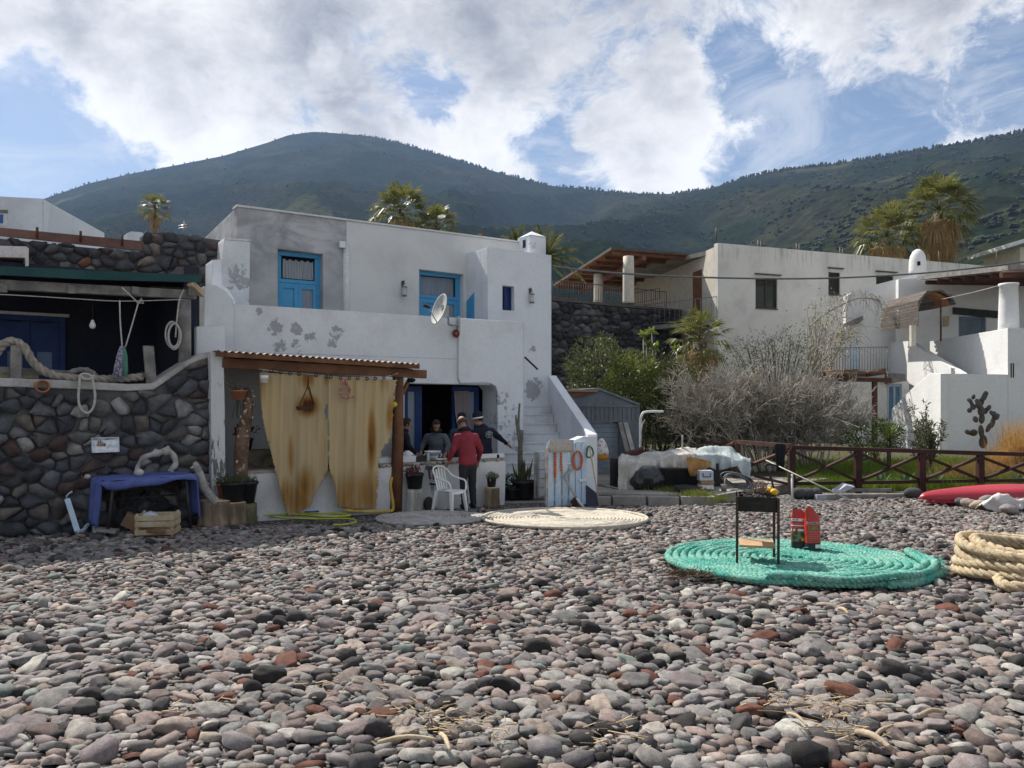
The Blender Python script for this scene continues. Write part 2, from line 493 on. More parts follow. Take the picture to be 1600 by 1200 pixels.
def mk():
 M['white'] = plaster('whitewash')
 M['white_soft'] = mat('white_paint', (0.72, 0.72, 0.72), (0.62, 0.62, 0.61), 3, 0.8, 0.2, bevel=0.02)
 M['wood_dark'] = mat('dark_brown_wood', (0.10, 0.038, 0.022), (0.06, 0.022, 0.014), 3, 0.7, 0.4, stretch=(1, 1, 1), bscale=30)
 M['wood_red'] = mat('red_brown_wood', (0.055, 0.018, 0.014), (0.035, 0.012, 0.010), 3, 0.65, 0.4, bscale=30, var=.15)
 M['wood_warm'] = mat('warm_brown_wood', (0.20, 0.095, 0.045), (0.12, 0.052, 0.026), 3, 0.75, 0.4, bscale=26)
 M['wood_grey'] = mat('weathered_grey_wood', (0.30, 0.28, 0.25), (0.17, 0.16, 0.15), 4, 0.9, 0.6, bscale=25)
 M['wood_pale'] = mat('pale_wood', (0.55, 0.44, 0.29), (0.42, 0.31, 0.19), 4, 0.8, 0.4, bscale=30)
 M['bark'] = mat('stump_wood', (0.42, 0.33, 0.23), (0.13, 0.09, 0.06), 5, 0.95, 0.9, bscale=12, stretch=(1, 1, 0.18))
 M['bark_white'] = mat('white_limed_wood', (0.66, 0.64, 0.60), (0.28, 0.26, 0.23), 5, 0.95, 0.9, bscale=12, stretch=(1, 1, 0.2))
 M['drift'] = mat('driftwood_grey', (0.44, 0.41, 0.38), (0.26, 0.24, 0.22), 6, 0.95, 0.8, bscale=20)
 M['blue_door'] = mat('light_blue_paint', (0.085, 0.36, 0.62), (0.07, 0.31, 0.56), 3, 0.5, 0.1, fine=0.05)
 M['navy'] = mat('dark_blue_paint', (0.018, 0.05, 0.18), (0.012, 0.036, 0.14), 3, 0.5, 0.1)
 M['pale_blue'] = mat('pale_blue_paint', (0.46, 0.60, 0.76), (0.60, 0.68, 0.76), 5, 0.8, 0.4, lo=0.4, hi=0.6, bscale=30)
 M['glass'] = glass_mat('window_glass')
 M['curtain_white'] = mat('white_net_curtain', (0.60, 0.62, 0.64), (0.42, 0.45, 0.5), 3, 0.9, trans=0.3, stretch=(14, 14, 0.6))
 M['curtain_grey'] = mat('grey_lace_curtain', (0.30, 0.33, 0.38), (0.22, 0.25, 0.30), 3, 0.9, stretch=(16, 16, 0.5))
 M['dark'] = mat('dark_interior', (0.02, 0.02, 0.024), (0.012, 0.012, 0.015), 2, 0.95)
 M['black'] = mat('black_plastic', (0.018, 0.018, 0.02), (0.03, 0.03, 0.032), 5, 0.45, 0.1)
 M['blackmetal'] = mat('black_metal', (0.012, 0.012, 0.013), (0.03, 0.022, 0.018), 8, 0.5, 0.15, metal=0.3)
 M['rust'] = mat('rusty_iron', (0.10, 0.045, 0.025), (0.05, 0.03, 0.022), 9, 0.9, 0.4)
 M['metal'] = mat('grey_metal', (0.42, 0.43, 0.44), (0.30, 0.31, 0.32), 5, 0.4, 0.1, metal=0.7)
 M['foil'] = mat('foil', (0.65, 0.67, 0.70), (0.45, 0.47, 0.5), 14, 0.28, 1.0, bscale=18, metal=0.9)
 M['iron_rail'] = mat('grey_iron', (0.13, 0.115, 0.10), (0.09, 0.08, 0.075), 5, 0.6, metal=0.2)
 M['terracotta'] = mat('terracotta', (0.42, 0.17, 0.09), (0.33, 0.13, 0.07), 6, 0.85, 0.2)
 M['white_plastic'] = mat('white_plastic', (0.80, 0.80, 0.79), (0.74, 0.74, 0.72), 4, 0.35, 0.0, fine=0.02, spec=0.5)
 M['foam'] = mat('white_foam', (0.80, 0.81, 0.82), (0.72, 0.73, 0.75), 8, 0.8, 0.2)
 M['rope_white'] = mat('white_rope', (0.58, 0.56, 0.52), (0.42, 0.40, 0.36), 30, 0.95, 0.6, bscale=60)
 M['rope_beige'] = mat('beige_rope', (0.62, 0.50, 0.33), (0.40, 0.29, 0.18), 9, 0.95, 0.9, bscale=70, lo=.4, hi=.75)
 M['rope_mat'] = mat('bleached_rope', (0.60, 0.55, 0.46), (0.46, 0.41, 0.33), 7, 0.95, 0.8, bscale=45)
 M['rope_mat_grey'] = mat('grey_rope', (0.46, 0.44, 0.41), (0.33, 0.31, 0.29), 7, 0.95, 0.8, bscale=45)
 M['rope_green'] = mat('turquoise_rope', (0.075, 0.34, 0.27), (0.22, 0.46, 0.37), 4, 0.9, 0.9, bscale=70, fine=0.4)
 M['orange'] = mat('orange_rope', (0.62, 0.16, 0.05), (0.45, 0.10, 0.04), 9, 0.9, 0.5)
 M['red_plastic'] = mat('red_kayak_plastic', (0.44, 0.028, 0.045), (0.36, 0.022, 0.036), 2, 0.38, 0.03, fine=0.03, spec=0.5)
 M['blue_cloth'] = mat('blue_cloth', (0.13, 0.17, 0.42), (0.10, 0.13, 0.35), 4, 0.9, 0.3, bscale=14, trans=0.1)
 M['tarp'] = mat('white_tarpaulin', (0.55, 0.52, 0.46), (0.36, 0.34, 0.31), 3.5, 0.6, 0.25, bscale=7)
 M['tarp_blue'] = mat('pale_grey_tarpaulin', (0.44, 0.49, 0.48), (0.32, 0.36, 0.36), 3.5, 0.5, 0.25, bscale=8)
 M['black_sheet'] = mat('black_plastic_sheet', (0.012, 0.013, 0.016), (0.02, 0.02, 0.024), 3, 0.22, 0.8, bscale=7, spec=0.6)
 M['tan_cloth'] = mat('tan_cloth', (0.48, 0.28, 0.11), (0.38, 0.21, 0.08), 5, 0.95, 0.5)
 M['rubber'] = mat('tyre_rubber', (0.022, 0.022, 0.024), (0.035, 0.035, 0.037), 6, 0.8, 0.3)
 M['concrete'] = mat('concrete', (0.33, 0.31, 0.28), (0.22, 0.20, 0.18), 1.6, 0.95, 0.6, bscale=14, lo=.3, hi=.7)
 M['mortar'] = mat('dark_mortar', (0.07, 0.07, 0.072), (0.11, 0.108, 0.105), 5, 0.95, 0.8)
 M['shed'] = mat('grey_painted_sheet', (0.155, 0.175, 0.195), (0.12, 0.135, 0.15), 2, 0.7, 0.1, stretch=(1, 1, .3))
 M['cardboard'] = mat('cardboard', (0.34, 0.22, 0.13), (0.28, 0.18, 0.11), 4, 0.9)
 M['lemon'] = mat('yellow_peel', (0.80, 0.50, 0.03), (0.78, 0.40, 0.02), 6, 0.45, 0.3, bscale=60)
 M['yellow'] = mat('yellow_plastic', (0.72, 0.55, 0.03), (0.62, 0.48, 0.03), 6, 0.45)
 M['yellow_hose'] = mat('yellow_green_hose', (0.46, 0.50, 0.05), (0.38, 0.40, 0.05), 6, 0.4)
 M['charcoal'] = mat('charcoal', (0.02, 0.02, 0.02), (0.12, 0.11, 0.10), 20, 0.95, 0.8)
 M['skin'] = mat('skin', (0.42, 0.22, 0.15), (0.36, 0.18, 0.12), 12, 0.6, 0.05, fine=0.03)
 M['hair'] = mat('dark_hair', (0.018, 0.014, 0.012), (0.03, 0.025, 0.02), 30, 0.6, 0.5)
 M['shell'] = mat('sea_shell', (0.48, 0.42, 0.36), (0.30, 0.21, 0.16), 14, 0.6, 0.4, var=0.25)
 M['stem'] = mat('plant_stem', (0.12, 0.11, 0.05), (0.08, 0.07, 0.035), 8, 0.9)
 M['soil'] = mat('potting_soil', (0.03, 0.022, 0.016), (0.05, 0.04, 0.03), 20, 1.0, 0.6)
mk()
# ---------------------------------------------------------------- small generators
def quad_leaf(mb, p, d, up, L, W, mi=0, bend=0.0):
 """a pointed leaf: two triangles each side of the midrib tip"""
 d = Vector(d).normalized(); side = d.cross(Vector(up))
 if side.length < 1e-4: side = d.cross(Vector((1, 0, .3)))
 side.normalize()
 m = p + d * L * 0.45 + Vector((0, 0, -bend * L * 0.25)); t = p + d * L + Vector((0, 0, -bend * L))
 mb.add([p, m - side * W / 2, t, m + side * W / 2], [(0, 1, 2, 3)], mi, True)
def rdir(r=rnd, zmin=-1.0):
 while True:
  v = Vector((r.uniform(-1, 1), r.uniform(-1, 1), r.uniform(zmin, 1)))
  if 0.05 < v.length < 1: return v.normalized()
def leaf_cloud(mb, c, rad, n, L, W, r=rnd, mi=0, shell=0.55, up_bias=0.4, lump=0.35, seed=0.0):
 """leaves spread through an uneven crown: more towards its surface, thinned in clumps"""
 c = Vector(c); made = 0; tries = 0
 while made < n and tries < n * 8:
  tries += 1
  d = rdir(r)
  q = shell + (1 - shell) * r.random() ** 0.5
  lum = 1 + lump * noise.noise(d * 2.3 + Vector((seed, seed * 1.7, 0))) * 1.6
  p = Vector((d.x * rad[0], d.y * rad[1], d.z * rad[2])) * q * lum
  if noise.noise((p + c) * 2.2 / max(0.3, min(rad))) < -0.18: continue
  o = (d + rdir(r) * 0.9 + Vector((0, 0, up_bias))).normalized()
  quad_leaf(mb, c + p, o, rdir(r), L * r.uniform(0.6, 1.3), W * r.uniform(0.7, 1.2), mi)
  made += 1
def stones(root, pl, s0, s1, bottom, top, cell, asp, mt, seed=1, depth=0.09, gap=0.016, off=0.0, limit=300, rowjit=0.42, wmax=2.2):
 """a rubble wall face: Voronoi stones between s0..s1 and bottom(s)..top(s), every stone an object of its own"""
 r = random.Random(seed)
 cw, ch = cell * asp, cell
 seeds = []
 zlo = min(bottom(s0 + (s1 - s0) * i / 20) for i in range(21)); zhi = max(top(s0 + (s1 - s0) * i / 40) for i in range(41))
 row = 0; z = zlo + ch * 0.5
 while z < zhi + ch * 0.3:
  x = s0 + (0.25 if row % 2 else 0.75) * cw
  while x < s1:
   sx, sz = x + r.uniform(-1, 1) * cw * rowjit, z + r.uniform(-1, 1) * ch * rowjit
   if r.random() > 0.10: seeds.append((sx, sz))
   x += cw
  z += ch; row += 1
 out = []
 S = [(a / asp, b) for a, b in seeds]
 for i, (sx, sz) in enumerate(seeds):
  if not (s0 < sx < s1) or sz > top(sx) - ch * 0.12 or sz < bottom(sx): continue
  ax, az = S[i]
  poly = [(ax - ch * wmax, az - ch * wmax), (ax + ch * wmax, az - ch * wmax), (ax + ch * wmax, az + ch * wmax), (ax - ch * wmax, az + ch * wmax)]
  def clip(poly, nx, nz, d):
   res = []
   for j in range(len(poly)):
    p, q = poly[j], poly[(j + 1) % len(poly)]
    a, b = p[0] * nx + p[1] * nz - d, q[0] * nx + q[1] * nz - d
    if a <= 0: res.append(p)
    if a * b < 0:
     k = a / (a - b); res.append((p[0] + (q[0] - p[0]) * k, p[1] + (q[1] - p[1]) * k))
   return res
  for j, (bx, bz) in enumerate(S):
   if j == i: continue
   dx, dz = bx - ax, bz - az
   if dx * dx + dz * dz > (ch * 3.4) ** 2: continue
   poly = clip(poly, dx, dz, dx * (ax + bx) / 2 + dz * (az + bz) / 2)
   if len(poly) < 3: break
  if len(poly) < 3: continue
  poly = clip(poly, 1, 0, s1 / asp); poly = clip(poly, -1, 0, -s0 / asp) if len(poly) > 2 else poly
  if len(poly) > 2:   # the top follows the wall's own line
   e = 0.05; sl = (top(sx + e) - top(sx - e)) / (2 * e) * asp
   poly = clip(poly, -sl, 1, -sl * ax + top(sx))
  if len(poly) < 3: continue
  poly = [(a * asp, b) for a, b in poly]
  cx = sum(p[0] for p in poly) / len(poly); cz = sum(p[1] for p in poly) / len(poly)
  size = max(math.hypot(p[0] - cx, p[1] - cz) for p in poly)
  if size < 0.04: continue
  q = []
  for j in range(len(poly)):
   p, t = poly[j], poly[(j + 1) % len(poly)]
   k = r.uniform(0.12, 0.24)
   jx = lambda: r.uniform(-.07, .07) * size
   q.append((p[0] + (t[0] - p[0]) * k + jx(), p[1] + (t[1] - p[1]) * k + jx())); q.append((p[0] + (t[0] - p[0]) * (1 - k) + jx(), p[1] + (t[1] - p[1]) * (1 - k) + jx()))
  out.append((size, cx, cz, q))
 out.sort(key=lambda a: -a[0])
 objs = []
 rest = MB()
 for idx, (size, cx, cz, q) in enumerate(out):
  mb = MB() if idx < limit else rest
  g = max(0.5, 1 - gap / size)
  dp = depth * r.uniform(0.55, 1.25) * min(1, size / cell + 0.3)
  tx, tz = r.uniform(-0.45, 0.45), r.uniform(-0.45, 0.45)
  n = len(q); vs = []
  for (k, dd) in ((g, -0.05), (g * r.uniform(0.84, 0.94), dp * 0.72)):
   for p in q:
    a, b = (p[0] - cx) * k, (p[1] - cz) * k
    vs.append(pl.w(cx + a, cz + b, off + dd + (tx * a + tz * b if dd > 0 else 0)))
  vs.append(pl.w(cx, cz, off + dp))
  fs = []
  for j in range(n):
   j2 = (j + 1) % n
   fs.append((j, j2, n + j2, n + j)); fs.append((n + j, n + j2, 2 * n))
  mb.add(vs, fs, 0, True)
  if idx < limit: objs.append(mb.build('stone', mt, root))
 if rest.v: rest.build('small_stones', mt, root, kind='stuff')
 return objs
def lerp_fn(pts):
 def f(s):
  if s <= pts[0][0]: return pts[0][1]
  for (a, b), (c, d) in zip(pts, pts[1:]):
   if s <= c: return b + (d - b) * (s - a) / max(1e-6, c - a)
  return pts[-1][1]
 return f
def catmull(pts, n=6):
 pts = [Vector(p) for p in pts]; out = []
 for i in range(len(pts) - 1):
  p0, p1, p2, p3 = pts[max(i - 1, 0)], pts[i], pts[i + 1], pts[min(i + 2, len(pts) - 1)]
  for j in range(n):
   t = j / n
   out.append(0.5 * ((2 * p1) + (p2 - p0) * t + (2 * p0 - 5 * p1 + 4 * p2 - p3) * t * t + (3 * p1 - p0 - 3 * p2 + p3) * t ** 3))
 out.append(pts[-1]); return out
def strands(mb, path, r, pitch, k=3, n=5, mi=0, step=None):
 """a laid rope: k strands wound round the path"""
 path = [Vector(p) for p in path]
 step = step or pitch / 7
 ds = [0.0]
 for a, b in zip(path, path[1:]): ds.append(ds[-1] + (b - a).length)
 L = ds[-1]; m = max(4, int(L / step)); A = np.array([tuple(p) for p in path]); t = np.linspace(0, L, m)
 Q = np.stack([np.interp(t, ds, A[:, i]) for i in range(3)], 1)
 for s in range(k):
  pts = []
  for i in range(m):
   d = Vector(Q[min(i + 1, m - 1)] - Q[max(i - 1, 0)]).normalized()
   a = d.cross(Vector((0, 0, 1)))
   if a.length < 0.05: a = d.cross(Vector((1, 0, 0)))
   a.normalize(); c = d.cross(a)
   ph = 2 * math.pi * (t[i] / pitch + s / k)
   pts.append(Vector(Q[i]) + (a * math.cos(ph) + c * math.sin(ph)) * r * 0.5)
  mb.tube(pts, r * 0.56, n, mi)
def pot(root, c, r1, r2, h, mt, name='pot'):
 mb = MB()
 mb.lathe([(r1, 0), (r2 * 0.97, h * 0.86), (r2 * 1.06, h * 0.87), (r2 * 1.06, h), (r2 * 0.93, h), (r2 * 0.9, h * 0.9), (0.001, h * 0.9)], c, 16)
 p = mb.build(name, mt, root)
 MB().lathe([(r2 * 0.9, h * 0.9), (r2 * 0.6, h * 0.93), (0.001, h * 0.94)], Vector(c) + Vector((0, 0, .004)), 12).build('soil', M['soil'], root)
 return p
def stump(name, c, r, h, mt, label, seed=0, lean=(0, 0), group=None):
 o = thing(name, c, label, 'stump', group)
 m = Matrix(((1, 0, lean[0]), (0, 1, lean[1]), (0, 0, 1)))
 MB().lathe([(r * 1.12, -0.03), (r * 1.03, h * 0.15), (r * 0.97, h * 0.5), (r * 1.0, h * 0.85), (r * 0.97, h)], c, 22, axis=m, wob=0.045, seed=seed).build('trunk', mt, o)
 MB().lathe([(r * 0.93, h), (r * 0.9, h + 0.012), (0.001, h + 0.014)], c, 22, axis=m, wob=0.045, seed=seed).build('sawn_top', M['wood_pale'] if mt is M['bark'] else mt, o)
 return o
def fbm(x, y, s, o=4):
 v, a, t = 0.0, 1.0, 0.0
 for i in range(o):
  v += a * noise.noise(Vector((x * s, y * s, 3.1 * i))); t += a
  a *= 0.5; s *= 2.03
 return v / t
def ground_sheet():
 xs = sorted(set([-600, -300, -120, -60, -35] + [round(-25 + i * 0.6, 2) for i in range(92)] + [35, 60, 120, 300, 600]))
 ys = sorted(set([-50, -25, -12] + [round(-8 + i * 0.5, 2) for i in range(110)] + [60, 90, 150, 300, 500]))
 vs = []
 for y in ys:
  for x in xs:
   z = max(0.6 - 0.0405 * y, 0) if y > -8 else 0.92
   w = max(0.0, min(1.0, (14.5 - y) / 3)) * (1 if y > -8 else 0)
   z += 0.05 * fbm(x, y, 0.35, 3) * w
   if y > 18.2 and x > 4: z += min(0.28, (y - 18.2) * 0.05)
   vs.append((x, y, z - 0.035 - (0.0 if abs(x) < 34 and y < 47 else 0.02)))
 n = len(xs)
 fs = [(j * n + i, j * n + i + 1, (j + 1) * n + i + 1, (j + 1) * n + i) for j in range(len(ys) - 1) for i in range(n - 1)]
 m, k = new_mat('beach_ground')
 pos = k.n('ShaderNodeNewGeometry').outputs['Position']
 vo = k.n('ShaderNodeTexVoronoi'); k.set(vo, 'Vector', pos); k.set(vo, 'Scale', 16.0)
 cr = k.n('ShaderNodeValToRGB')
 e = cr.color_ramp.elements
 for i, (p, c) in enumerate([(0.0, (.13, .12, .12)), (.35, (.24, .23, .22)), (.6, (.20, .165, .155)), (.85, (.30, .29, .27))]):
  if i > 1: e.new(p)
  e[i].position = p; e[i].color = (*c, 1)
 sp = k.n('ShaderNodeSeparateColor'); k.set(sp, 0, vo.outputs['Color'])
 k.set(cr, 0, sp.outputs[0])
 c = k.mix(k.ramp(vo.outputs['Distance'], 0.35, 0.6), cr.outputs[0], (.05, .045, .045))
 sy = k.n('ShaderNodeSeparateXYZ'); k.set(sy, 0, pos)
 far = k.ramp(sy.outputs[1], 17.6, 19.0)
 earth = k.mix(k.noise(pos, 1.2, 6), (.10, .085, .055), (.06, .07, .03))
 c = k.mix(far, c, earth)
 k.set(k.b, 'Base Color', c); k.set(k.b, 'Roughness', 0.95); k.set(k.b, 'Specular IOR Level', 0.15)
 bn = k.n('ShaderNodeBump'); k.set(bn, 'Strength', 0.9); k.set(bn, 'Distance', 0.03); k.set(bn, 'Height', k.math('SUBTRACT', 1.0, vo.outputs['Distance']))
 k.t.links.new(bn.outputs[0], k.b.inputs['Normal'])
 mb = MB(); mb.add(vs, fs, 0, True)
 return mb.build('pebble_beach', m, None, kind='structure')
beach = ground_sheet()
SKYLINE = lerp_fn([(-700, 470), (-250, 395), (0, 337), (75, 308), (140, 286), (210, 270), (280, 257), (350, 243), (420, 222), (450, 211), (490, 205.5), (540, 209), (580, 213), (620, 222), (700, 245), (760, 264),
 (800, 275), (860, 290), (940, 298), (1000, 302), (1040, 303), (1070, 300), (1110, 294), (1150, 282), (1200, 269), (1250, 262), (1300, 256), (1350, 248), (1400, 241), (1450, 233), (1500, 226), (1550, 215), (1600, 206), (1750, 180), (2000, 160), (2300, 190)])
RIDGE_Y = lerp_fn([(-700, 2000), (0, 2100), (480, 2350), (800, 2150), (1040, 1750), (1200, 1450), (1600, 1150), (2300, 1000)])
def hill_z(u, t):
 x = 800 + 1200 * u
 e = (620 - SKYLINE(x)) / 1200.0; Yr = RIDGE_Y(x)
 Y = Yr * t; X = u * Y
 if t <= 1:
  z = e * Y * t ** 0.55
  s = min(1, max(0, (Y - 40) / 120)); z *= s * s * (3 - 2 * s)
  rid = (0.5 - abs(fbm(X + 900, Y * 0.6, 1 / 420.0, 4))) * 2 - 0.62
  z += rid * 120 * (t * (1 - t) * 4) ** 0.8 * min(1, Yr / 1800) * min(1, max(0, (Y - 150) / 350))
  z += fbm(X, Y, 1 / 70.0, 4) * 12 * min(1, t * 1.5) * (1 - t ** 6)
 else:
  z = e * Yr * (1 - (t - 1) * 1.3) + fbm(X, Y, 1 / 300.0, 3) * 20 * (t - 1) * 3
 return Vector((X, Y, z + H * min(1, t * 2) - 0.4))
def hills():
 us = [-1.05 + 2.1 * i / 330 for i in range(331)]
 ts = [0.02 + 0.98 * (i / 118) ** 1.35 for i in range(119)] + [1.01, 1.03, 1.06, 1.1, 1.16, 1.25]
 vs = [hill_z(u, t) for t in ts for u in us]
 n = len(us)
 fs = [(j * n + i, j * n + i + 1, (j + 1) * n + i + 1, (j + 1) * n + i) for j in range(len(ts) - 1) for i in range(n - 1)]
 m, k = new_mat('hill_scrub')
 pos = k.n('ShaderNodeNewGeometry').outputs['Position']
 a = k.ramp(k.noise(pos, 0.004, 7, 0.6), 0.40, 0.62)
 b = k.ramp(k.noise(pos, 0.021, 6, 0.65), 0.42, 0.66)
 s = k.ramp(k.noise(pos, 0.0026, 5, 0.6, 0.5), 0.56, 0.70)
 c = k.mix(a, (.011, .021, .008), (.034, .036, .018))  # scrub tones darkened to stand in for cloud shadow on the slopes
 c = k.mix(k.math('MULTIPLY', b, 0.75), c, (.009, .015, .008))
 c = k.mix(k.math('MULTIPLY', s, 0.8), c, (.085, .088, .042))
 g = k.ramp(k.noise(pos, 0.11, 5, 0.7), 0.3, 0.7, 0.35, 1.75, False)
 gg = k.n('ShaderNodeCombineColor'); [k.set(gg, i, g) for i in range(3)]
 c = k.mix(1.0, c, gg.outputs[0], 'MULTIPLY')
 k.set(k.b, 'Base Color', c); k.set(k.b, 'Roughness', 1.0); k.set(k.b, 'Specular IOR Level', 0.0)
 bn = k.n('ShaderNodeBump'); k.set(bn, 'Strength', 0.8); k.set(bn, 'Distance', 6.0); k.set(bn, 'Height', k.noise(pos, 0.09, 6, 0.7))
 k.t.links.new(bn.outputs[0], k.b.inputs['Normal'])
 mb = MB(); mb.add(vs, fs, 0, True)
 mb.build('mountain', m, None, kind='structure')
 r = random.Random(4)
 ico = bmesh.new(); bmesh.ops.create_icosphere(ico, subdivisions=1, radius=1.0)
 iv = np.array([v.co[:] for v in ico.verts]); iv = iv[:]
 fi = [[v.index for v in f.verts] for f in ico.faces if f.calc_center_median().z > -0.35]
 ico.free()
 V, F = [], []
 def put(u, t, size, hgt):
  p = hill_z(u, t)
  jit = np.array([r.uniform(0.7, 1.3) for _ in range(len(iv))])[:, None]
  q = iv * jit * np.array([size, size, hgt]) + np.array([p.x, p.y, p.z + hgt * 0.45])
  b = len(V) * len(iv); V.append(q); F.extend([[b + i for i in f] for f in fi])
 for i in range(10500):
  u = r.uniform(-0.75, 0.78); t = r.uniform(0.3, 1.0)
  x = 800 + 1200 * u
  p_ = 0.25 if x < 560 else (0.6 if x < 1000 else 1.0)
  if r.random() > p_ or fbm(u * 900, t * 900, 1 / 60.0, 2) < -0.05: continue
  put(u, t, r.uniform(1.4, 3.4), r.uniform(.8, 1.9))
 for i in range(900):   # the wooded crest
  u = r.uniform(-0.6, 0.75); x = 800 + 1200 * u
  if x < 560 and r.random() > 0.25: continue
  put(u, r.uniform(0.985, 1.004), r.uniform(1.2, 3.0) * (1 if x > 1000 else 1.1), r.uniform(2, 5) * (1.3 if 600 < x < 940 else 1))
 mt = leaf_mat('hill_forest', (.014, .024, .009), (.022, .033, .011), (.032, .038, .017), scale=0.01, rough=0.9, trans=0.0)  # tree greens darkened too, cloud shadow put into the colour
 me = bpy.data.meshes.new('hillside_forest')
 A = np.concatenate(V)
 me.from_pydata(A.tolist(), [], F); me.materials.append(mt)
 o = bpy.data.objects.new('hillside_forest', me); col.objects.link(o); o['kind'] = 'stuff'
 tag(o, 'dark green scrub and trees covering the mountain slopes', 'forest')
hills()
def haze():
 mb = MB()
 mb.obox((-3300, -60, -1.3), (6600, 0, 0), (0, 3200, 0), (0, 0, 880))
 m = bpy.data.materials.new('haze_air'); m.use_nodes = True
 k = NT(m.node_tree)
 out = k.n('ShaderNodeOutputMaterial')
 v = k.n('ShaderNodeVolumePrincipled')
 k.set(v, 'Color', (0.42, 0.60, 0.98)); k.set(v, 'Density', HAZE); k.set(v, 'Anisotropy', 0.2)
 k.t.links.new(v.outputs[0], out.inputs['Volume'])
 mb.build('haze', m, None, kind='stuff')
HAZE = 0.000105
haze()
MATS_ON_BEACH = [(3.10, 8.45, 1.40), (0.86, 12.62, 1.27), (-1.36, 12.75, 0.84), (5.35, 7.75, 0.72)]
PAL = np.array([(.27, .26, .26), (.23, .215, .215), (.31, .30, .29), (.33, .27, .245), (.36, .345, .325), (.26, .225, .225), (.19, .185, .19), (.38, .32, .285), (.045, .043, .043), (.16, .07, .05), (.21, .24, .225), (.46, .44, .41), (.085, .08, .082), (.28, .23, .21), (.22, .17, .16), (.30, .28, .28)]) * 0.79
PW = np.array([13, 13, 11, 11, 9, 12, 10, 8, 6, 3, 2.5, 4, 8, 10, 8, 8.0]); PW = PW / PW.sum()
def pebble_mesh_mat(name, obj):
 m, k = new_mat(name)
 a = k.n('ShaderNodeAttribute', attribute_name='col'); a.attribute_type = 'OBJECT' if obj else 'GEOMETRY'
 pos = k.n('ShaderNodeNewGeometry').outputs['Position']
 g = k.ramp(k.noise(pos, 22, 4, 0.6), 0.3, 0.7, 0.70, 1.32, False)
 g2 = k.ramp(k.noise(pos, 150, 4, 0.7), 0.3, 0.75, 0.66, 1.30, False)
 g = k.math('MULTIPLY', g, g2)
 gg = k.n('ShaderNodeCombineColor'); [k.set(gg, i, g) for i in range(3)]
 c = k.mix(1.0, a.outputs['Color'], gg.outputs[0], 'MULTIPLY')
 k.set(k.b, 'Base Color', c); k.set(k.b, 'Roughness', 0.82); k.set(k.b, 'Specular IOR Level', 0.22)
 bn = k.n('ShaderNodeBump'); k.set(bn, 'Strength', 0.7); k.set(bn, 'Distance', 0.007); k.set(bn, 'Height', k.noise(pos, 75, 7, 0.78))
 k.t.links.new(bn.outputs[0], k.b.inputs['Normal'])
 return m
def pebble_shapes(sub, n, cut):
 res = []
 for i in range(n):
  b = bmesh.new(); bmesh.ops.create_icosphere(b, subdivisions=sub, radius=1.0)
  off = Vector((i * 7.3, i * 3.1, 0))
  for v in b.verts:
   d = v.co.copy()
   k = 1 + 0.34 * noise.noise(d * 1.1 + off) + 0.16 * noise.noise(d * 2.2 + off) + 0.05 * noise.noise(d * 5 + off)
   e = 0.66 + 0.05 * (i % 5)
   v.co = Vector([math.copysign(abs(c) ** e, c) for c in d]) * k
  if cut is not None:
   bmesh.ops.delete(b, geom=[f for f in b.faces if f.calc_center_median().z < cut], context='FACES')
   bmesh.ops.delete(b, geom=[v for v in b.verts if not v.link_faces], context='VERTS')
  b.verts.index_update()
  res.append((np.array([v.co[:] for v in b.verts]), np.array([[v.index for v in f.verts] for f in b.faces])))
  b.free()
 return res
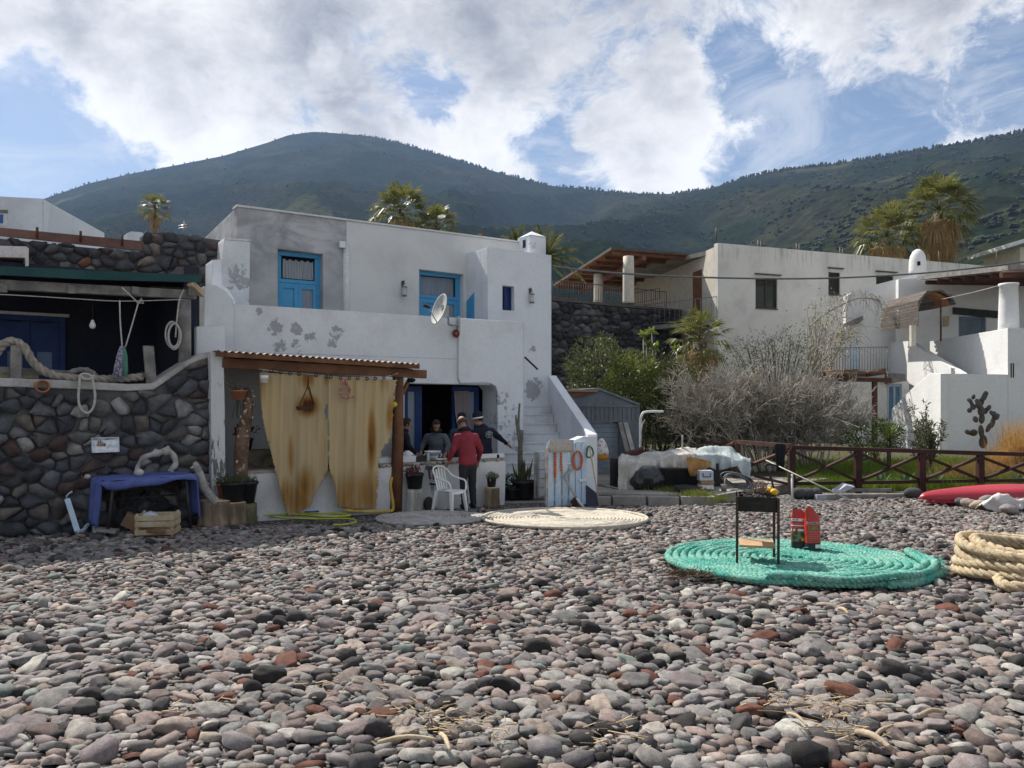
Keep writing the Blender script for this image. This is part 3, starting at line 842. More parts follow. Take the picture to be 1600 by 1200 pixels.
def pebbles():
 r = np.random.RandomState(21)
 cells = {}
 C = 0.16
 items = []
 def ok(x, y, rad, tight):
  cx, cy_ = int(x // C), int(y // C)
  kk = int((rad + 0.16) // C) + 1
  for i in range(cx - kk, cx + kk + 1):
   for j in range(cy_ - kk, cy_ + kk + 1):
    for (a, b, q) in cells.get((i, j), ()):
     if (a - x) ** 2 + (b - y) ** 2 < ((q + rad) * tight) ** 2: return False
  return True
 def y_draw():   # even over the seen trapezoid
  while True:
   y = r.uniform(3.0, 16.6)
   if r.uniform(0, 1) < y / 16.6: return y
 NA = 125000
 size = np.sort(np.exp(r.normal(math.log(0.0245), 0.42, NA)))[::-1]
 size = np.sort(np.concatenate([np.clip(size, 0.0105, 0.08), np.clip(np.exp(r.normal(math.log(0.056), 0.22, 420)), .04, .10)]))[::-1]
 for s in size:
  for _ in range(5):
   y = y_draw(); w = 0.72 * y + 1.2
   x = r.uniform(-w, w)
   if s < 0.0135 and y > 5.5: continue
   if s < 0.018 and y > 8: continue
   if s < 0.021 and y > 10.5: continue
   if s > 0.085 and y > 9 and r.uniform() < 0.7: continue
   ss = s * (1.06 if y < 5.5 else 1.0 if y < 7 else 0.9 if y < 12 else 0.8)
   if any((x - a) ** 2 + (y - b) ** 2 < (q + 0.3 * ss) ** 2 for a, b, q in MATS_ON_BEACH): continue
   if y > 12.0 + max(0, (x + 3) * .35) and x < -2.0: continue
   if y > 14.95 and x < 6.7 or y > 14.3 and x < 1.8: continue
   if y > 10.4 and x < -7.0 + (y - 10.6) * 1.32 - 0.1: continue
   if ok(x, y, ss, 0.80):
    cells.setdefault((int(x // C), int(y // C)), []).append((x, y, ss))
    items.append((x, y, ss, 0.0)); break
 n_top = len(items)
 y = 3.2
 while y < 9.5:
  w = 0.72 * y + 1.0; st = 0.052 if y < 6.0 else 0.08
  for x in np.arange(-w, w, st):
   xx, yy = x + r.uniform(-.03, .03), y + r.uniform(-.03, .03)
   if any((xx - a) ** 2 + (yy - b) ** 2 < q ** 2 for a, b, q in MATS_ON_BEACH): continue
   items.append((xx, yy, r.uniform(0.02, 0.042), -1.0))
  y += st
 it = np.array(items); n = len(it)
 ci = r.choice(len(PAL), n, p=PW)
 cols = PAL[ci] * r.uniform(0.78, 1.25, (n, 1)) * r.uniform(0.975, 1.025, (n, 3)) * np.array([1.03, 1.0, 0.955])
 lava = (ci == 8) | (ci == 12)
 a = it[:, 2]; ratio = r.uniform(0.58, 0.95, n); flat = np.where(lava, r.uniform(0.55, 0.85, n), r.uniform(0.27, 0.55, n))
 sx, sy, sz = a * 1.12, a * ratio * 1.08, a * flat
 yaw = r.normal(0.0, 0.75, n); t1 = r.normal(0, 0.20, n); t2 = r.normal(0.05, 0.20, n)
 lift = np.where(it[:, 3] < 0, -0.012 - 0.5 * sz, sz * r.uniform(0.15, 0.75, n))
 z = np.maximum(0.6 - 0.0405 * it[:, 1], 0) + np.array([0.05 * fbm(p[0], p[1], 0.35, 3) * max(0, min(1, (14.5 - p[1]) / 3)) for p in it]) - 0.03 + lift
 cyw, syw = np.cos(yaw), np.sin(yaw)
 Rz = np.zeros((n, 3, 3)); Rz[:, 0, 0] = cyw; Rz[:, 0, 1] = -syw; Rz[:, 1, 0] = syw; Rz[:, 1, 1] = cyw; Rz[:, 2, 2] = 1
 Rx = np.zeros((n, 3, 3)); Rx[:, 0, 0] = 1; Rx[:, 1, 1] = np.cos(t1); Rx[:, 1, 2] = -np.sin(t1); Rx[:, 2, 1] = np.sin(t1); Rx[:, 2, 2] = np.cos(t1)
 Ry = np.zeros((n, 3, 3)); Ry[:, 1, 1] = 1; Ry[:, 0, 0] = np.cos(t2); Ry[:, 0, 2] = np.sin(t2); Ry[:, 2, 0] = -np.sin(t2); Ry[:, 2, 2] = np.cos(t2)
 Rm = Rz @ Rx @ Ry
 seen = np.where((it[:, 3] == 0) & (np.abs(it[:, 0]) < 0.66 * it[:, 1]) & (it[:, 1] > 3.75), a / it[:, 1], 0)
 big = np.argsort(-seen)[:300]; isbig = np.zeros(n, bool); isbig[big] = True
 mo = pebble_mesh_mat('beach_pebble', True)
 shapes = pebble_shapes(3, 12, None)
 meshes = []
 for v, f in shapes:
  me = bpy.data.meshes.new('pebble'); me.from_pydata(v.tolist(), [], f.tolist()); me.materials.append(mo)
  for p in me.polygons: p.use_smooth = True
  meshes.append(me)
 for i in big:
  o = bpy.data.objects.new('pebble', meshes[int(r.randint(len(meshes)))])
  mm = Matrix([list(row) for row in Rm[i]]).to_4x4() @ Matrix.Diagonal((sx[i], sy[i], sz[i], 1))
  o.matrix_basis = Matrix.Translation((it[i, 0], it[i, 1], z[i])) @ mm
  o['col'] = [float(c) for c in cols[i]]
  col.objects.link(o); o.parent = beach
 near = pebble_shapes(2, 10, -0.42); mid = pebble_shapes(1, 8, -0.45)
 VV, FF, CC = [], [], []; base = 0
 for sel, shp in (((seen > 0.0066) & ~isbig, near), ((seen <= 0.0066) & ~isbig, mid)):
  idx = np.where(sel)[0]; ks = r.randint(len(shp), size=len(idx))
  for q, (v, f) in enumerate(shp):
   ii = idx[ks == q]
   if len(ii) == 0: continue
   loc = v[None, :, :] * np.stack([sx[ii], sy[ii], sz[ii]], 1)[:, None, :]
   w = np.einsum('nij,nkj->nki', Rm[ii], loc) + np.stack([it[ii, 0], it[ii, 1], z[ii]], 1)[:, None, :]
   nv = len(v)
   FF.append((f[None] + (base + np.arange(len(ii)) * nv)[:, None, None]).reshape(-1, 3)); base += nv * len(ii)
   VV.append(w.reshape(-1, 3)); CC.append(np.repeat(cols[ii], nv, 0))
 V = np.concatenate(VV); F = np.concatenate(FF); Cc = np.concatenate(CC)
 me = bpy.data.meshes.new('small_pebbles')
 me.vertices.add(len(V)); me.vertices.foreach_set('co', V.ravel().astype(np.float32))
 me.loops.add(F.size); me.loops.foreach_set('vertex_index', F.ravel().astype(np.int32))
 me.polygons.add(len(F)); me.polygons.foreach_set('loop_start', np.arange(0, F.size, 3, dtype=np.int32))
 me.update(calc_edges=True)
 me.polygons.foreach_set('use_smooth', np.ones(len(F), bool))
 at = me.attributes.new('col', 'FLOAT_COLOR', 'POINT')
 at.data.foreach_set('color', np.concatenate([Cc, np.ones((len(Cc), 1))], 1).ravel().astype(np.float32))
 me.materials.append(pebble_mesh_mat('beach_pebbles', False))
 o = bpy.data.objects.new('small_pebbles', me); col.objects.link(o); o.parent = beach; o['kind'] = 'stuff'
 print('pebbles', n, 'tris', len(F))
pebbles()
F = Plane(371, 13.9, 33)          # terrace parapet and lower wall
C = Plane(615, 13.9, 33)          # counter and front of the pergola
U = Plane(371, 16.0, 33)          # upper storey
T = Plane(762, 18.11, 33)         # tower
W = Plane(0, 10.6, 37)            # stone retaining wall on the far side of the pergola
back = lambda pl, d: -pl.n * d
house = thing('white_house', F.pt(371, 800), 'white two storey house with light blue doors, peeling terrace wall and outside stair', 'house')
fl = [(431, 511, .36), (462, 515, .30), (526, 521, .33), (437, 541, .30), (462, 537, .25), (485, 528, .30), (520, 536, .25), (405, 487, .16), (470, 552, .18)]
pf = [(F.pt(x, y), r, 0.72) for x, y, r in fl] + [(F.pt(x, y), r, w) for x, y, r, w in ((790, 655, 1.0, .62), (783, 625, .6, .64), (806, 690, .8, .66), (808, 575, .2, .66), (800, 740, .9, .62))]
white_f = plaster('peeling_whitewash', patches=pf, patch_gain=0.92)
render_patch = [(U.pt(450, 345), 1.5, .9), (U.pt(505, 365), 1.2, .8), (U.pt(400, 345), 1.1, .85), (U.pt(395, 440), 0.9, .6), (U.pt(528, 440), .4, .9)]
def upper_mat():
 """the older half of the upper wall is bare grey render, the newer half whitewashed"""
 m, k = new_mat('half_rendered_wall')
 pos = k.n('ShaderNodeNewGeometry').outputs['Position']
 along = k.vmath('DOT_PRODUCT', pos, tuple(U.u), out=1)
 edge = U.pt(541, 400).dot(U.u)
 sx = k.math('ADD', along, k.math('MULTIPLY', k.math('SUBTRACT', k.noise(pos, 2.5, 4), 0.5), 0.12))
 f = k.ramp(sx, edge - 0.02, edge + 0.02)
 n1 = k.ramp(k.noise(pos, 0.55, 7, 0.62, 0.6), 0.36, 0.62)
 n2 = k.ramp(k.noise(k.scale(pos, (1, 1, 1.8)), 1.3, 7, 0.65, 0.8), 0.40, 0.66)
 z = k.n('ShaderNodeSeparateXYZ'); k.set(z, 0, pos)
 hi = k.ramp(z.outputs[2], 4.3, 5.6)
 grey = k.mix(n1, (.54, .54, .54), (.38, .38, .39))
 grey = k.mix(k.math('MULTIPLY', n2, k.math('MULTIPLY_ADD', hi, 0.75, 0.15)), grey, (.26, .265, .275))
 white = k.mix(k.ramp(k.noise(pos, 0.8, 7, 0.6), 0.4, 0.75), (.70, .695, .68), (.56, .56, .55))
 c = k.mix(f, grey, white)
 k.set(k.b, 'Base Color', c); k.set(k.b, 'Roughness', 0.92); k.set(k.b, 'Specular IOR Level', 0.12)
 bv = k.n('ShaderNodeBevel', samples=4); k.set(bv, 'Radius', 0.04)
 bn = k.n('ShaderNodeBump'); k.set(bn, 'Strength', 0.3); k.set(bn, 'Distance', 0.03); k.set(bn, 'Height', k.noise(pos, 8, 6, .6))
 k.t.links.new(bv.outputs[0], bn.inputs['Normal']); k.t.links.new(bn.outputs[0], k.b.inputs['Normal'])
 return m
wall_u = upper_mat()
tL, tR = F.t(352), F.t(818.5)
o0, o1 = F.t(632), F.t(775)
zo = H - (601 - 620) / 1200 * (F.Y + F.t(700) * F.u.y)
hole = [F.w(o0, 0.02), F.w(o1, 0.02), F.w(o1 + .01, zo - .12), F.w(o1 - .10, zo), F.w(o0, zo + .02)]
MB().prism([F.w(tL, -.2), F.w(tR, -.2), F.w(tR, 2.9), F.w(tL, 2.9)], back(F, .6), [hole]).build('lower_wall', white_f, house)
ptop = lambda x: F.pt(x, 475 + (x - 371) * (503 - 475) / (820 - 371)).z
MB().prism([F.w(tL, 2.9), F.w(tR, 2.9), F.w(tR, ptop(818)), F.w(F.t(371), ptop(371)), F.w(tL, ptop(371) - .02)], back(F, .24)).build('terrace_parapet', white_f, house)
q = [(717, 498), (760, 500.5), (818, 503.5), (818, 790), (778, 790), (777.5, 612), (775, 604), (768, 599.5), (758, 598), (720, 599), (716.5, 590)]
FB = F.shift(0.07)
MB().prism([FB.pt(x, y) for x, y in q], back(F, .067)).build('parapet_bay', white_f, house)
MB().prism([F.w(tL, 2.66, -.61), F.w(tR - .3, 2.66, -.61), F.w(tR - .3, 2.84, -.61), F.w(tL, 2.84, -.61)], back(F, 1.55)).build('terrace_floor', M['concrete'], house)
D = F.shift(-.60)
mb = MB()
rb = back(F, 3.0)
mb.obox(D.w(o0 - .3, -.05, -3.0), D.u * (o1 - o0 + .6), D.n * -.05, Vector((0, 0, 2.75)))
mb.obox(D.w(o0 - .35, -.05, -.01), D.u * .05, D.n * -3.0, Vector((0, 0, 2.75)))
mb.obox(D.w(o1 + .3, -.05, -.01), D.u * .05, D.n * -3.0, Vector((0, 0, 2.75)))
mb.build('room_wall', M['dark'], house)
def rect(pl, x0, y0, x1, y1):
 t0, z0 = pl.tz(x0, y0); t1, _ = pl.tz(x1, y0)
 return t0, t1, z0
ur = lambda t: None
t0, t1 = U.t(371), U.t(852)
zl, zr = U.pt(371, 323).z, U.pt(735, 369).z
d1 = (U.t(434), U.t(504.5), 2.86, U.pt(436, 389).z)
d2 = (U.t(655), U.t(724), 2.86, U.pt(657, 421).z)
hs = [[U.w(a, z0), U.w(b, z0), U.w(b, z1 - (b - a) * .015), U.w(a, z1)] for a, b, z0, z1 in (d1, d2)]
MB().prism([U.w(t0, 2.7), U.w(t1, 2.7), U.w(t1, zr), U.w(t0, zl)], back(U, .3), hs).build('upper_wall', wall_u, house)
MB().prism([U.w(t0, 2.7, -.303), U.w(t0, 2.7, -5.5), U.w(t0, zl - .15, -5.5), U.w(t0, zl - .003, -.303)], U.u * .3).build('side_wall', wall_u, house)
MB().prism([U.w(t0 + .303, zl - .35, -.303), U.w(t1, zr - .35, -.303), U.w(t1, zr - .35, -5.5), U.w(t0 + .303, zl - .35, -5.5)], Vector((0, 0, .15))).build('roof', M['concrete'], house)
MB().prism([U.w(t0, 2.7, -5.5), U.w(t1, 2.7, -5.5), U.w(t1, zr - .1, -5.5), U.w(t0, zl - .1, -5.5)], back(U, .25)).build('rear_wall', wall_u, house)
MB().obox(U.w(t0 + .31, 2.7, -2.0), U.u * (t1 - t0 - .4), U.n * -.05, Vector((0, 0, 2.8))).build('room_partition', M['dark'], house)
MB().bar(U.w(t0 - .02, zl + .02, -.15), U.w(t1, zr + .02, -.15), .36, .04).build('coping', M['white_soft'], house)
MB().lathe([(.075, 2.86), (.075, U.pt(541, 383).z)], U.w(U.t(541), 0, .0), 12).build('pilaster', M['white_soft'], house)
a = U.pt(533, 383)
MB().box(a + U.n * .06, (.13, .09, .14), U.a).build('junction_box', M['white_plastic'], house)
def blue_door(pl, a, b, z0, z1, curtain_top):
 """two-leaf door with a fanlight, set back in its opening"""
 p = pl.shift(-.16)
 fr = MB()
 w = .075
 for (s0, s1) in ((a, a + w), (b - w, b)): fr.obox(p.w(s0, z0), p.u * (s1 - s0), p.n * -.06, Vector((0, 0, z1 - z0)))
 zt = z1 - (z1 - z0) * .26
 for zz, hh in ((z1 - .085, .085), (zt - .045, .075)): fr.obox(p.w(a + w, zz, -.002), p.u * (b - a - 2 * w), p.n * -.06, Vector((0, 0, hh)))
 door = fr.build('door', M['blue_door'], house)
 mid = (a + b) / 2
 def leaf(s0, s1, glazed):
  f = MB(); e = .085
  q = p.shift(-.012)
  f.obox(q.w(s0, z0), q.u * e, q.n * -.045, Vector((0, 0, zt - .05 - z0)))
  f.obox(q.w(s1 - e, z0), q.u * e, q.n * -.045, Vector((0, 0, zt - .05 - z0)))
  for zz, hh in ((z0, .12), (z0 + .62, .10), (zt - .16, .11)): f.obox(q.w(s0 + e, zz, -.002), q.u * (s1 - s0 - 2 * e), q.n * -.045, Vector((0, 0, hh)))
  f.build('leaf_frame', M['blue_door'], door)
  MB().obox(q.w(s0 + e, z0 + .1, -.03), q.u * (s1 - s0 - 2 * e), q.n * -.012, Vector((0, 0, (.56 if glazed else zt - .2 - z0)))).build('panel', M['blue_door'], door)
  if glazed:
   MB().obox(q.w(s0 + e, z0 + .68, -.034), q.u * (s1 - s0 - 2 * e), q.n * -.006, Vector((0, 0, zt - .84 - z0 + .02))).build('pane', M['curtain_grey'], door)
 leaf(a + w + .004, mid - .002, False); leaf(mid + .002, b - w - .004, True)
 q = p.shift(-.012)
 for s0, s1 in ((a + w, a + w + .05), (b - w - .05, b - w)): MB().obox(q.w(s0 + .002, zt + .035), q.u * (s1 - s0 - .004), q.n * -.04, Vector((0, 0, z1 - .09 - zt - .04))).build('fanlight_stile', M['blue_door'], door)
 MB().obox(q.w(a + w + .05, zt + .035, -.11), q.u * (b - a - 2 * w - .1), q.n * -.006, Vector((0, 0, z1 - .09 - zt - .04))).build('fanlight_pane', M['dark'] if curtain_top else M['curtain_grey'], door)
 if curtain_top:
  c = MB(); s0, s1 = a + w + .10, b - w - .055; n = 60
  za, zb = zt + .06, z1 - .16
  for i in range(n + 1):
   s = s0 + (s1 - s0) * i / n
   for j, z in enumerate((za, (za + zb) / 2, zb)):
    c.v.append(q.w(s, z + .02 * math.sin(i * .55) * (j == 2), -.07 + .018 * math.sin(i * 1.1 + j * .3)))
  for i in range(n):
   for j in range(2): c.f.append([i * 3 + j, (i + 1) * 3 + j, (i + 1) * 3 + j + 1, i * 3 + j + 1]); c.m.append(0); c.sm.append(True)
  c.build('net_curtain', M['curtain_white'], door)
 return door
blue_door(U, d1[0], d1[1], d1[2], d1[3] - .012, True)
blue_door(U, d2[0], d2[1], d2[2], d2[3] - .012, False)
tt0, tt1 = 0.0, T.t(861.5)
ztw = 5.625
wx0, wx1 = T.t(785), T.t(803.5)
wz0, wz1 = T.pt(794, 485).z, T.pt(794, 447).z
white_t = plaster('tower_whitewash', patches=[(T.pt(833, 609), .55, .85), (T.pt(838, 600), .4, .8), (T.pt(835, 630), .3, .62), (T.pt(835, 545), .22, .75), (T.pt(827, 547), .15, .7), (T.pt(700, 640), .3, .6)], patch_gain=.85)
MB().prism([T.w(tt0, -.1), T.w(tt1, -.1), T.w(tt1, ztw), T.w(tt0, ztw)], back(T, .3), [[T.w(wx0, wz0), T.w(wx1, wz0), T.w(wx1, wz1), T.w(wx0, wz1)]]).build('tower_front', white_t, house)
mb = MB()
mb.obox(T.w(tt0, 2.6, -.302), T.u * .3, T.n * -.9, Vector((0, 0, ztw - 2.6)))
mb.obox(T.w(tt1 - .3, -.1, -.302), T.u * .3, T.n * -3.4, Vector((0, 0, ztw + .1)))
mb.build('tower_side', M['white'], house)
MB().obox(T.w(tt0 + .01, ztw - .2, -.31), T.u * (tt1 - tt0 - .02), T.n * -3.3, Vector((0, 0, .17))).build('tower_roof', M['white'], house)
wi = MB()
ww = T.shift(-.13)
for s0, s1 in ((wx0, wx0 + .05), (wx1 - .05, wx1), ((wx0 + wx1) / 2 - .03, (wx0 + wx1) / 2 + .03)): wi.obox(ww.w(s0, wz0), ww.u * (s1 - s0), ww.n * -.05, Vector((0, 0, wz1 - wz0)))
for zz in (wz0, wz1 - .05): wi.obox(ww.w(wx0 + .05, zz, -.002), ww.u * (wx1 - wx0 - .1), ww.n * -.045, Vector((0, 0, .05)))
win = wi.build('tower_window', M['navy'], house)
MB().obox(ww.w(wx0 + .05, wz0 + .05, -.03), ww.u * (wx1 - wx0 - .1), ww.n * -.01, Vector((0, 0, wz1 - wz0 - .1))).build('pane', mat('blue_shutter', (.03, .055, .16), (.02, .04, .12), 4, .6), win)
sd = T.w(0, 0)
s_ = MB()
dpt = lambda b, z: T.w(-.02, z, -b)
s_.prism([dpt(.62, 2.86), dpt(.98, 2.86), dpt(.98, T.pt(725, 468).z + .1), dpt(.62, T.pt(737, 457).z + .1)], T.u * .06)
sdo = s_.build('side_door', M['blue_door'], house)
MB().prism([dpt(.70, 3.0) - T.u * .012, dpt(.90, 3.0) - T.u * .012, dpt(.90, 4.3) - T.u * .012, dpt(.70, 4.33) - T.u * .012], T.u * .02).build('panel', M['blue_door'], sdo)
cp = P(831, 390, 19.75)
cw = 30 / 1200 * 19.75
cm = Matrix.Rotation(U.a, 3, 'Z')
ch = MB().box(Vector((cp.x, cp.y, 5.84)), (cw, .55, .68), U.a).build('chimney', plaster('chimney_whitewash', patches=[(P(836, 384, 19.4), .4, .55)]), house)
mb = MB()
zt = 6.183
cs = [Vector((cp.x, cp.y, zt)) + cm @ Vector((sx * (cw / 2 + .015), sy * .29, 0)) for sx, sy in ((-1, -1), (1, -1), (1, 1), (-1, 1))]
mb.add(cs + [Vector((cp.x, cp.y, zt + .17))], [(0, 1, 4), (1, 2, 4), (2, 3, 4), (3, 0, 4), (3, 2, 1, 0)])
mb.build('chimney_cap', M['white'], ch)
hx = Vector((cp.x, cp.y, 0)) + cm @ Vector((-cw / 2 - .004, -.02, 0))
MB().box(Vector((hx.x, hx.y, 6.0)), (.012, .13, .2), U.a).build('vent', M['dark'], ch)
E = Plane(371, 15.2, 33)
pl_end = plaster('flaking_end_wall', patches=[(E.pt(x, y), r, w) for x, y, r, w in ((372, 430, .55, .75), (378, 440, .4, .8), (360, 455, .35, .7), (358, 420, .25, .6), (384, 470, .25, .6))], patch_gain=.85)
E = Plane(371, 15.2, 33)
MB().prism([E.pt(x, y) for x, y in ((350, 374), (391, 376.5), (390.5, 420), (389, 480), (346, 480), (347, 420))], back(E, .75)).build('end_wall', pl_end, house)
MB().prism([E.pt(x, y) for x, y in ((351, 371.5), (392, 374.5), (391.5, 378), (350.5, 375.5))], back(E, .8)).build('end_wall_cap', M['white_soft'], house)
Q = Plane(371, 14.2, 33)
MB().prism([Q.pt(x, y) for x, y in ((332, 406), (346, 405), (348, 445), (357, 452), (366, 467), (368, 480), (368, 560), (332, 560))], back(Q, .6)).build('stepped_wall', M['white'], house)
Q2 = Plane(371, 13.75, 33)
MB().prism([Q2.pt(x, y) for x, y in ((319, 447), (336, 445), (352, 455), (365, 469), (366, 560), (319, 560))], back(Q2, .4)).build('stepped_wall', M['white'], house)
Q3 = Plane(371, 13.2, 33)
MB().prism([Q3.pt(x, y) for x, y in ((307, 510), (352, 509), (353, 600), (307, 600))], back(Q3, .5)).build('stepped_wall', M['white'], house)
sa, sb = Vector((1.52, 15.42, 0)), Vector((0.87, 19.0, 0))
sdv = (sb - sa).normalized(); sn = Vector((sdv.y, -sdv.x, 0))      # sn points to the outside of the stair
slope = lambda d: 1.34 + d * (2.66 - 1.34) / (sb - sa).length
L_ = (sb - sa).length - .1
MB().prism([sa + Vector((0, 0, -.1)), sa + sdv * L_ + Vector((0, 0, -.1)), sa + sdv * L_ + Vector((0, 0, slope(L_))), sa + Vector((0, 0, slope(0)))], sn * .2).build('stair_parapet', M['white'], house)
FW = Plane(925, 15.35, 33)
MB().prism([FW.pt(x, y) for x, y in ((878, 691), (893, 690), (912, 682), (933, 682.5), (933, 792), (878, 792))], back(FW, .2)).build('stair_front_wall', M['white'], house)
step_m = plaster('worn_step_whitewash', patches=[(P(833, 640, 18.2), .5, .62), (P(822, 690, 16.9), .5, .72), (P(835, 700, 16.6), .6, .68), (P(826, 668, 17.5), .5, .6), (P(848, 680, 17.1), .4, .66), (P(845, 650, 18), .3, .64)], dirt=(.50, .50, .49), patch_gain=.85)
for k in range(9):
 y0 = 16.3 + .285 * k
 d0 = (y0 - sa.y) / sdv.y
 p = sa + sdv * d0 - sn * .004
 w = 1.45
 MB().obox(p - sn * w + Vector((0, 0, -.05)), sn * w, sdv * (.285 if k < 8 else .5), Vector((0, 0, .25 + .205 * k + .05))).obox(p - sn * w - sdv * .012 + Vector((0, 0, .218 + .205 * k)), sn * (w - .003), sdv * .05, Vector((0, 0, .035))).build('step', step_m, house)
b0 = P(846, 783, 15.75)
for i in range(5):
 MB().box(Vector((b0.x + rnd.uniform(-.01, .01), b0.y + .12, .14 + i * .185)), (.21, .2, .178), F.a).build('block', M['white_soft'], house)
MB().obox(P(788, 787, 15.35) - Vector((0, 0, .12)), Vector((.95, .1, 0)), Vector((-.2, 1.4, 0)), Vector((0, 0, .13))).build('threshold', M['concrete'], house)
Dp = F.shift(-.62)
dz = zo - .03
def door_leaf(name, x0, x1, glass_y0, glass_y1, glass):
 s0, s1 = Dp.t(x0), Dp.t(x1)
 e = .11
 f = MB()
 f.obox(Dp.w(s0, .03), Dp.u * e, Dp.n * -.06, Vector((0, 0, dz - .03))); f.obox(Dp.w(s1 - e, .03), Dp.u * e, Dp.n * -.06, Vector((0, 0, dz - .03)))
 for z, h in ((.03, .30), (.62, .14), (dz - .12, .118)): f.obox(Dp.w(s0 + e, z, -.002), Dp.u * (s1 - s0 - 2 * e), Dp.n * -.055, Vector((0, 0, h)))
 d = f.build(name, M['navy'], house)
 MB().obox(Dp.w(s0 + e, .33, -.03), Dp.u * (s1 - s0 - 2 * e), Dp.n * -.01, Vector((0, 0, .29))).build('pane', glass, d)
 MB().obox(Dp.w(s0 + e, .76, -.03), Dp.u * (s1 - s0 - 2 * e), Dp.n * -.01, Vector((0, 0, dz - .88))).build('pane', glass, d)
 return d
pale = glass_mat('hazy_glass', (.24, .29, .37), .3)
door_leaf('glazed_door', 630, 656, 0, 0, pale)
dd = door_leaf('glazed_door', 712, 748, 0, 0, pale)
f = MB(); f.obox(Dp.w(Dp.t(656), .03), Dp.u * .05, Dp.n * -.08, Vector((0, 0, dz - .03))); f.obox(Dp.w(Dp.t(707), .03), Dp.u * .1, Dp.n * -.08, Vector((0, 0, dz - .03)))
f.build('door_post', M['navy'], house)
c = MB(); n = 24; cp_ = Dp.shift(.05)
rows = [(dz - .1, 708, 731), (1.75, 709, 731), (1.35, 714, 738), (1.0, 714, 740), (.55, 714, 741)]
for j, (z, xa, xb) in enumerate(rows):
 for i in range(n + 1):
  c.v.append(cp_.w(Dp.t(xa) + (Dp.t(xb) - Dp.t(xa)) * i / n, z, .03 * math.sin(i * 1.3 + j * .4)))
for j in range(len(rows) - 1):
 for i in range(n): c.f.append([j * (n + 1) + i, j * (n + 1) + i + 1, (j + 1) * (n + 1) + i + 1, (j + 1) * (n + 1) + i]); c.m.append(0); c.sm.append(True)
c.build('curtain', mat('pinkish_curtain', (.34, .29, .30), (.27, .24, .25), 4, .9), dd)
MB().tube([F.pt(820, 558, .05), F.pt(840, 577, .04)], .022, 6).build('iron_bar', M['rust'], house)
def lantern(px, py, pl, label):
 p = pl.pt(px, py, .0)
 o = thing('wall_lantern', p, label, 'lantern', 'lanterns on the white house')
 MB().lathe([(.035, -.12), (.055, -.10), (.055, .08), (.02, .13), (.001, .15)], p + pl.n * .1, 10).build('glass_case', mat('lamp_glass', (.55, .56, .55), (.4, .4, .4), 9, .3), o)
 b = MB(); b.tube([p + Vector((0, 0, .2)) + pl.n * .0, p + Vector((0, 0, .24)) + pl.n * .07, p + Vector((0, 0, .15)) + pl.n * .1], .014, 6)
 b.lathe([(.06, -.13), (.06, -.11)], p + pl.n * .1, 10); b.lathe([(.065, .075), (.065, .095)], p + pl.n * .1, 10)
 b.box(p + pl.n * .012 + Vector((0, 0, .18)), (.06, .02, .12), pl.a)
 b.build('bracket', M['iron_rail'], o)
lantern(629, 455, U, 'small grey wall lantern between the two upper blue doors')
lantern(827.5, 466, T, 'small grey wall lantern beside the little tower window')
p = F.pt(716, 507, .03)
dish = thing('satellite_dish', p, 'white satellite dish with its arm fixed on the terrace parapet', 'satellite dish')
dc = F.pt(689, 484, .62)
ax = Vector((-.72, -.46, .26)).normalized()     # it faces sideways, seen almost edge on
zq = ax.to_track_quat('Z', 'Y').to_matrix()
rr_, dp_ = .295, .07
prof = [(rr_ * i / 8, dp_ * (i / 8) ** 2) for i in range(1, 9)]
mb = MB(); mb.lathe([(.001, 0)] + prof + [(rr_ + .012, dp_ + .004), (rr_ + .004, dp_ - .012)] + [(r, z - .014) for r, z in prof[::-1]] + [(.001, -.014)], dc - ax * .02, 28, axis=zq @ Matrix.Diagonal(Vector((.95, 1.05, 1))))
mb.build('reflector', mat('dish_grey', (.56, .56, .54), (.44, .44, .42), 6, .5), dish)
lnb = dc + ax * .30 + Vector((0, -.02, -.05))
mb = MB(); mb.tube([dc - zq @ Vector((0, rr_ * .9, 0)) * (1 if (zq @ Vector((0, 1, 0))).z > 0 else -1) + ax * .02, lnb], .012, 6); mb.build('feed_arm', M['metal'], dish)
mb = MB(); mb.tube([lnb - ax * .04, lnb + ax * .10], [.03, .036], 10); mb.build('receiver', M['black'], dish)
mb = MB(); mb.tube(catmull([p, p + Vector((-.02, -.1, -.02)), p + Vector((-.18, -.24, -.02)), dc - ax * .17 + Vector((0, 0, -.1)), dc - ax * .05], 5), .022, 8); mb.box(dc - ax * .09, (.14, .12, .24), .3)
mb.box(p + F.n * .02, (.05, .05, .34), F.a)
mb.build('bracket', M['metal'], dish)
p = F.pt(712.5, 521, .09)
flo = thing('flower_ornament', p, 'small red flower ornament hanging under the satellite dish', 'ornament')
mb = MB()
for k in range(9):
 a = k * 2 * math.pi / 9
 d = F.u * math.cos(a) + Vector((0, 0, math.sin(a)))
 mb.ell(p + d * .062, (.03, .03, .03), 6, 4)
mb.build('petals', mat('red_petal', (.22, .035, .022), (.14, .02, .015), 8, .7), flo)
MB().ell(p + F.n * .02, (.03, .02, .035), 8, 5).build('centre', M['terracotta'], flo)
PS = lambda pl, pts: [pl.tz(x, y) for x, y in pts]
wtop_px = [(-200, 601), (0, 604), (100, 607), (200, 611), (238, 608), (262, 593), (290, 573), (318, 560), (331, 556)]
wt = PS(W, wtop_px)
wtop = lerp_fn(wt)
sL, sR = W.t(-160), W.t(331)
rw = thing('stone_retaining_wall', W.w(W.t(160), 0), 'tall dark volcanic stone wall with a pale coping, left of the pergola', 'wall')
rw['label'] = 'tall dark volcanic stone wall with a pale coping below the blue veranda'
body = [W.w(sL, -.2), W.w(sR, -.2)] + [W.w(s, z - .005) for s, z in wt[::-1] if sL < s <= sR + .01] + [W.w(sL, wt[0][1])]
MB().prism(body, back(W, .55)).build('mortar_core', M['mortar'], rw)
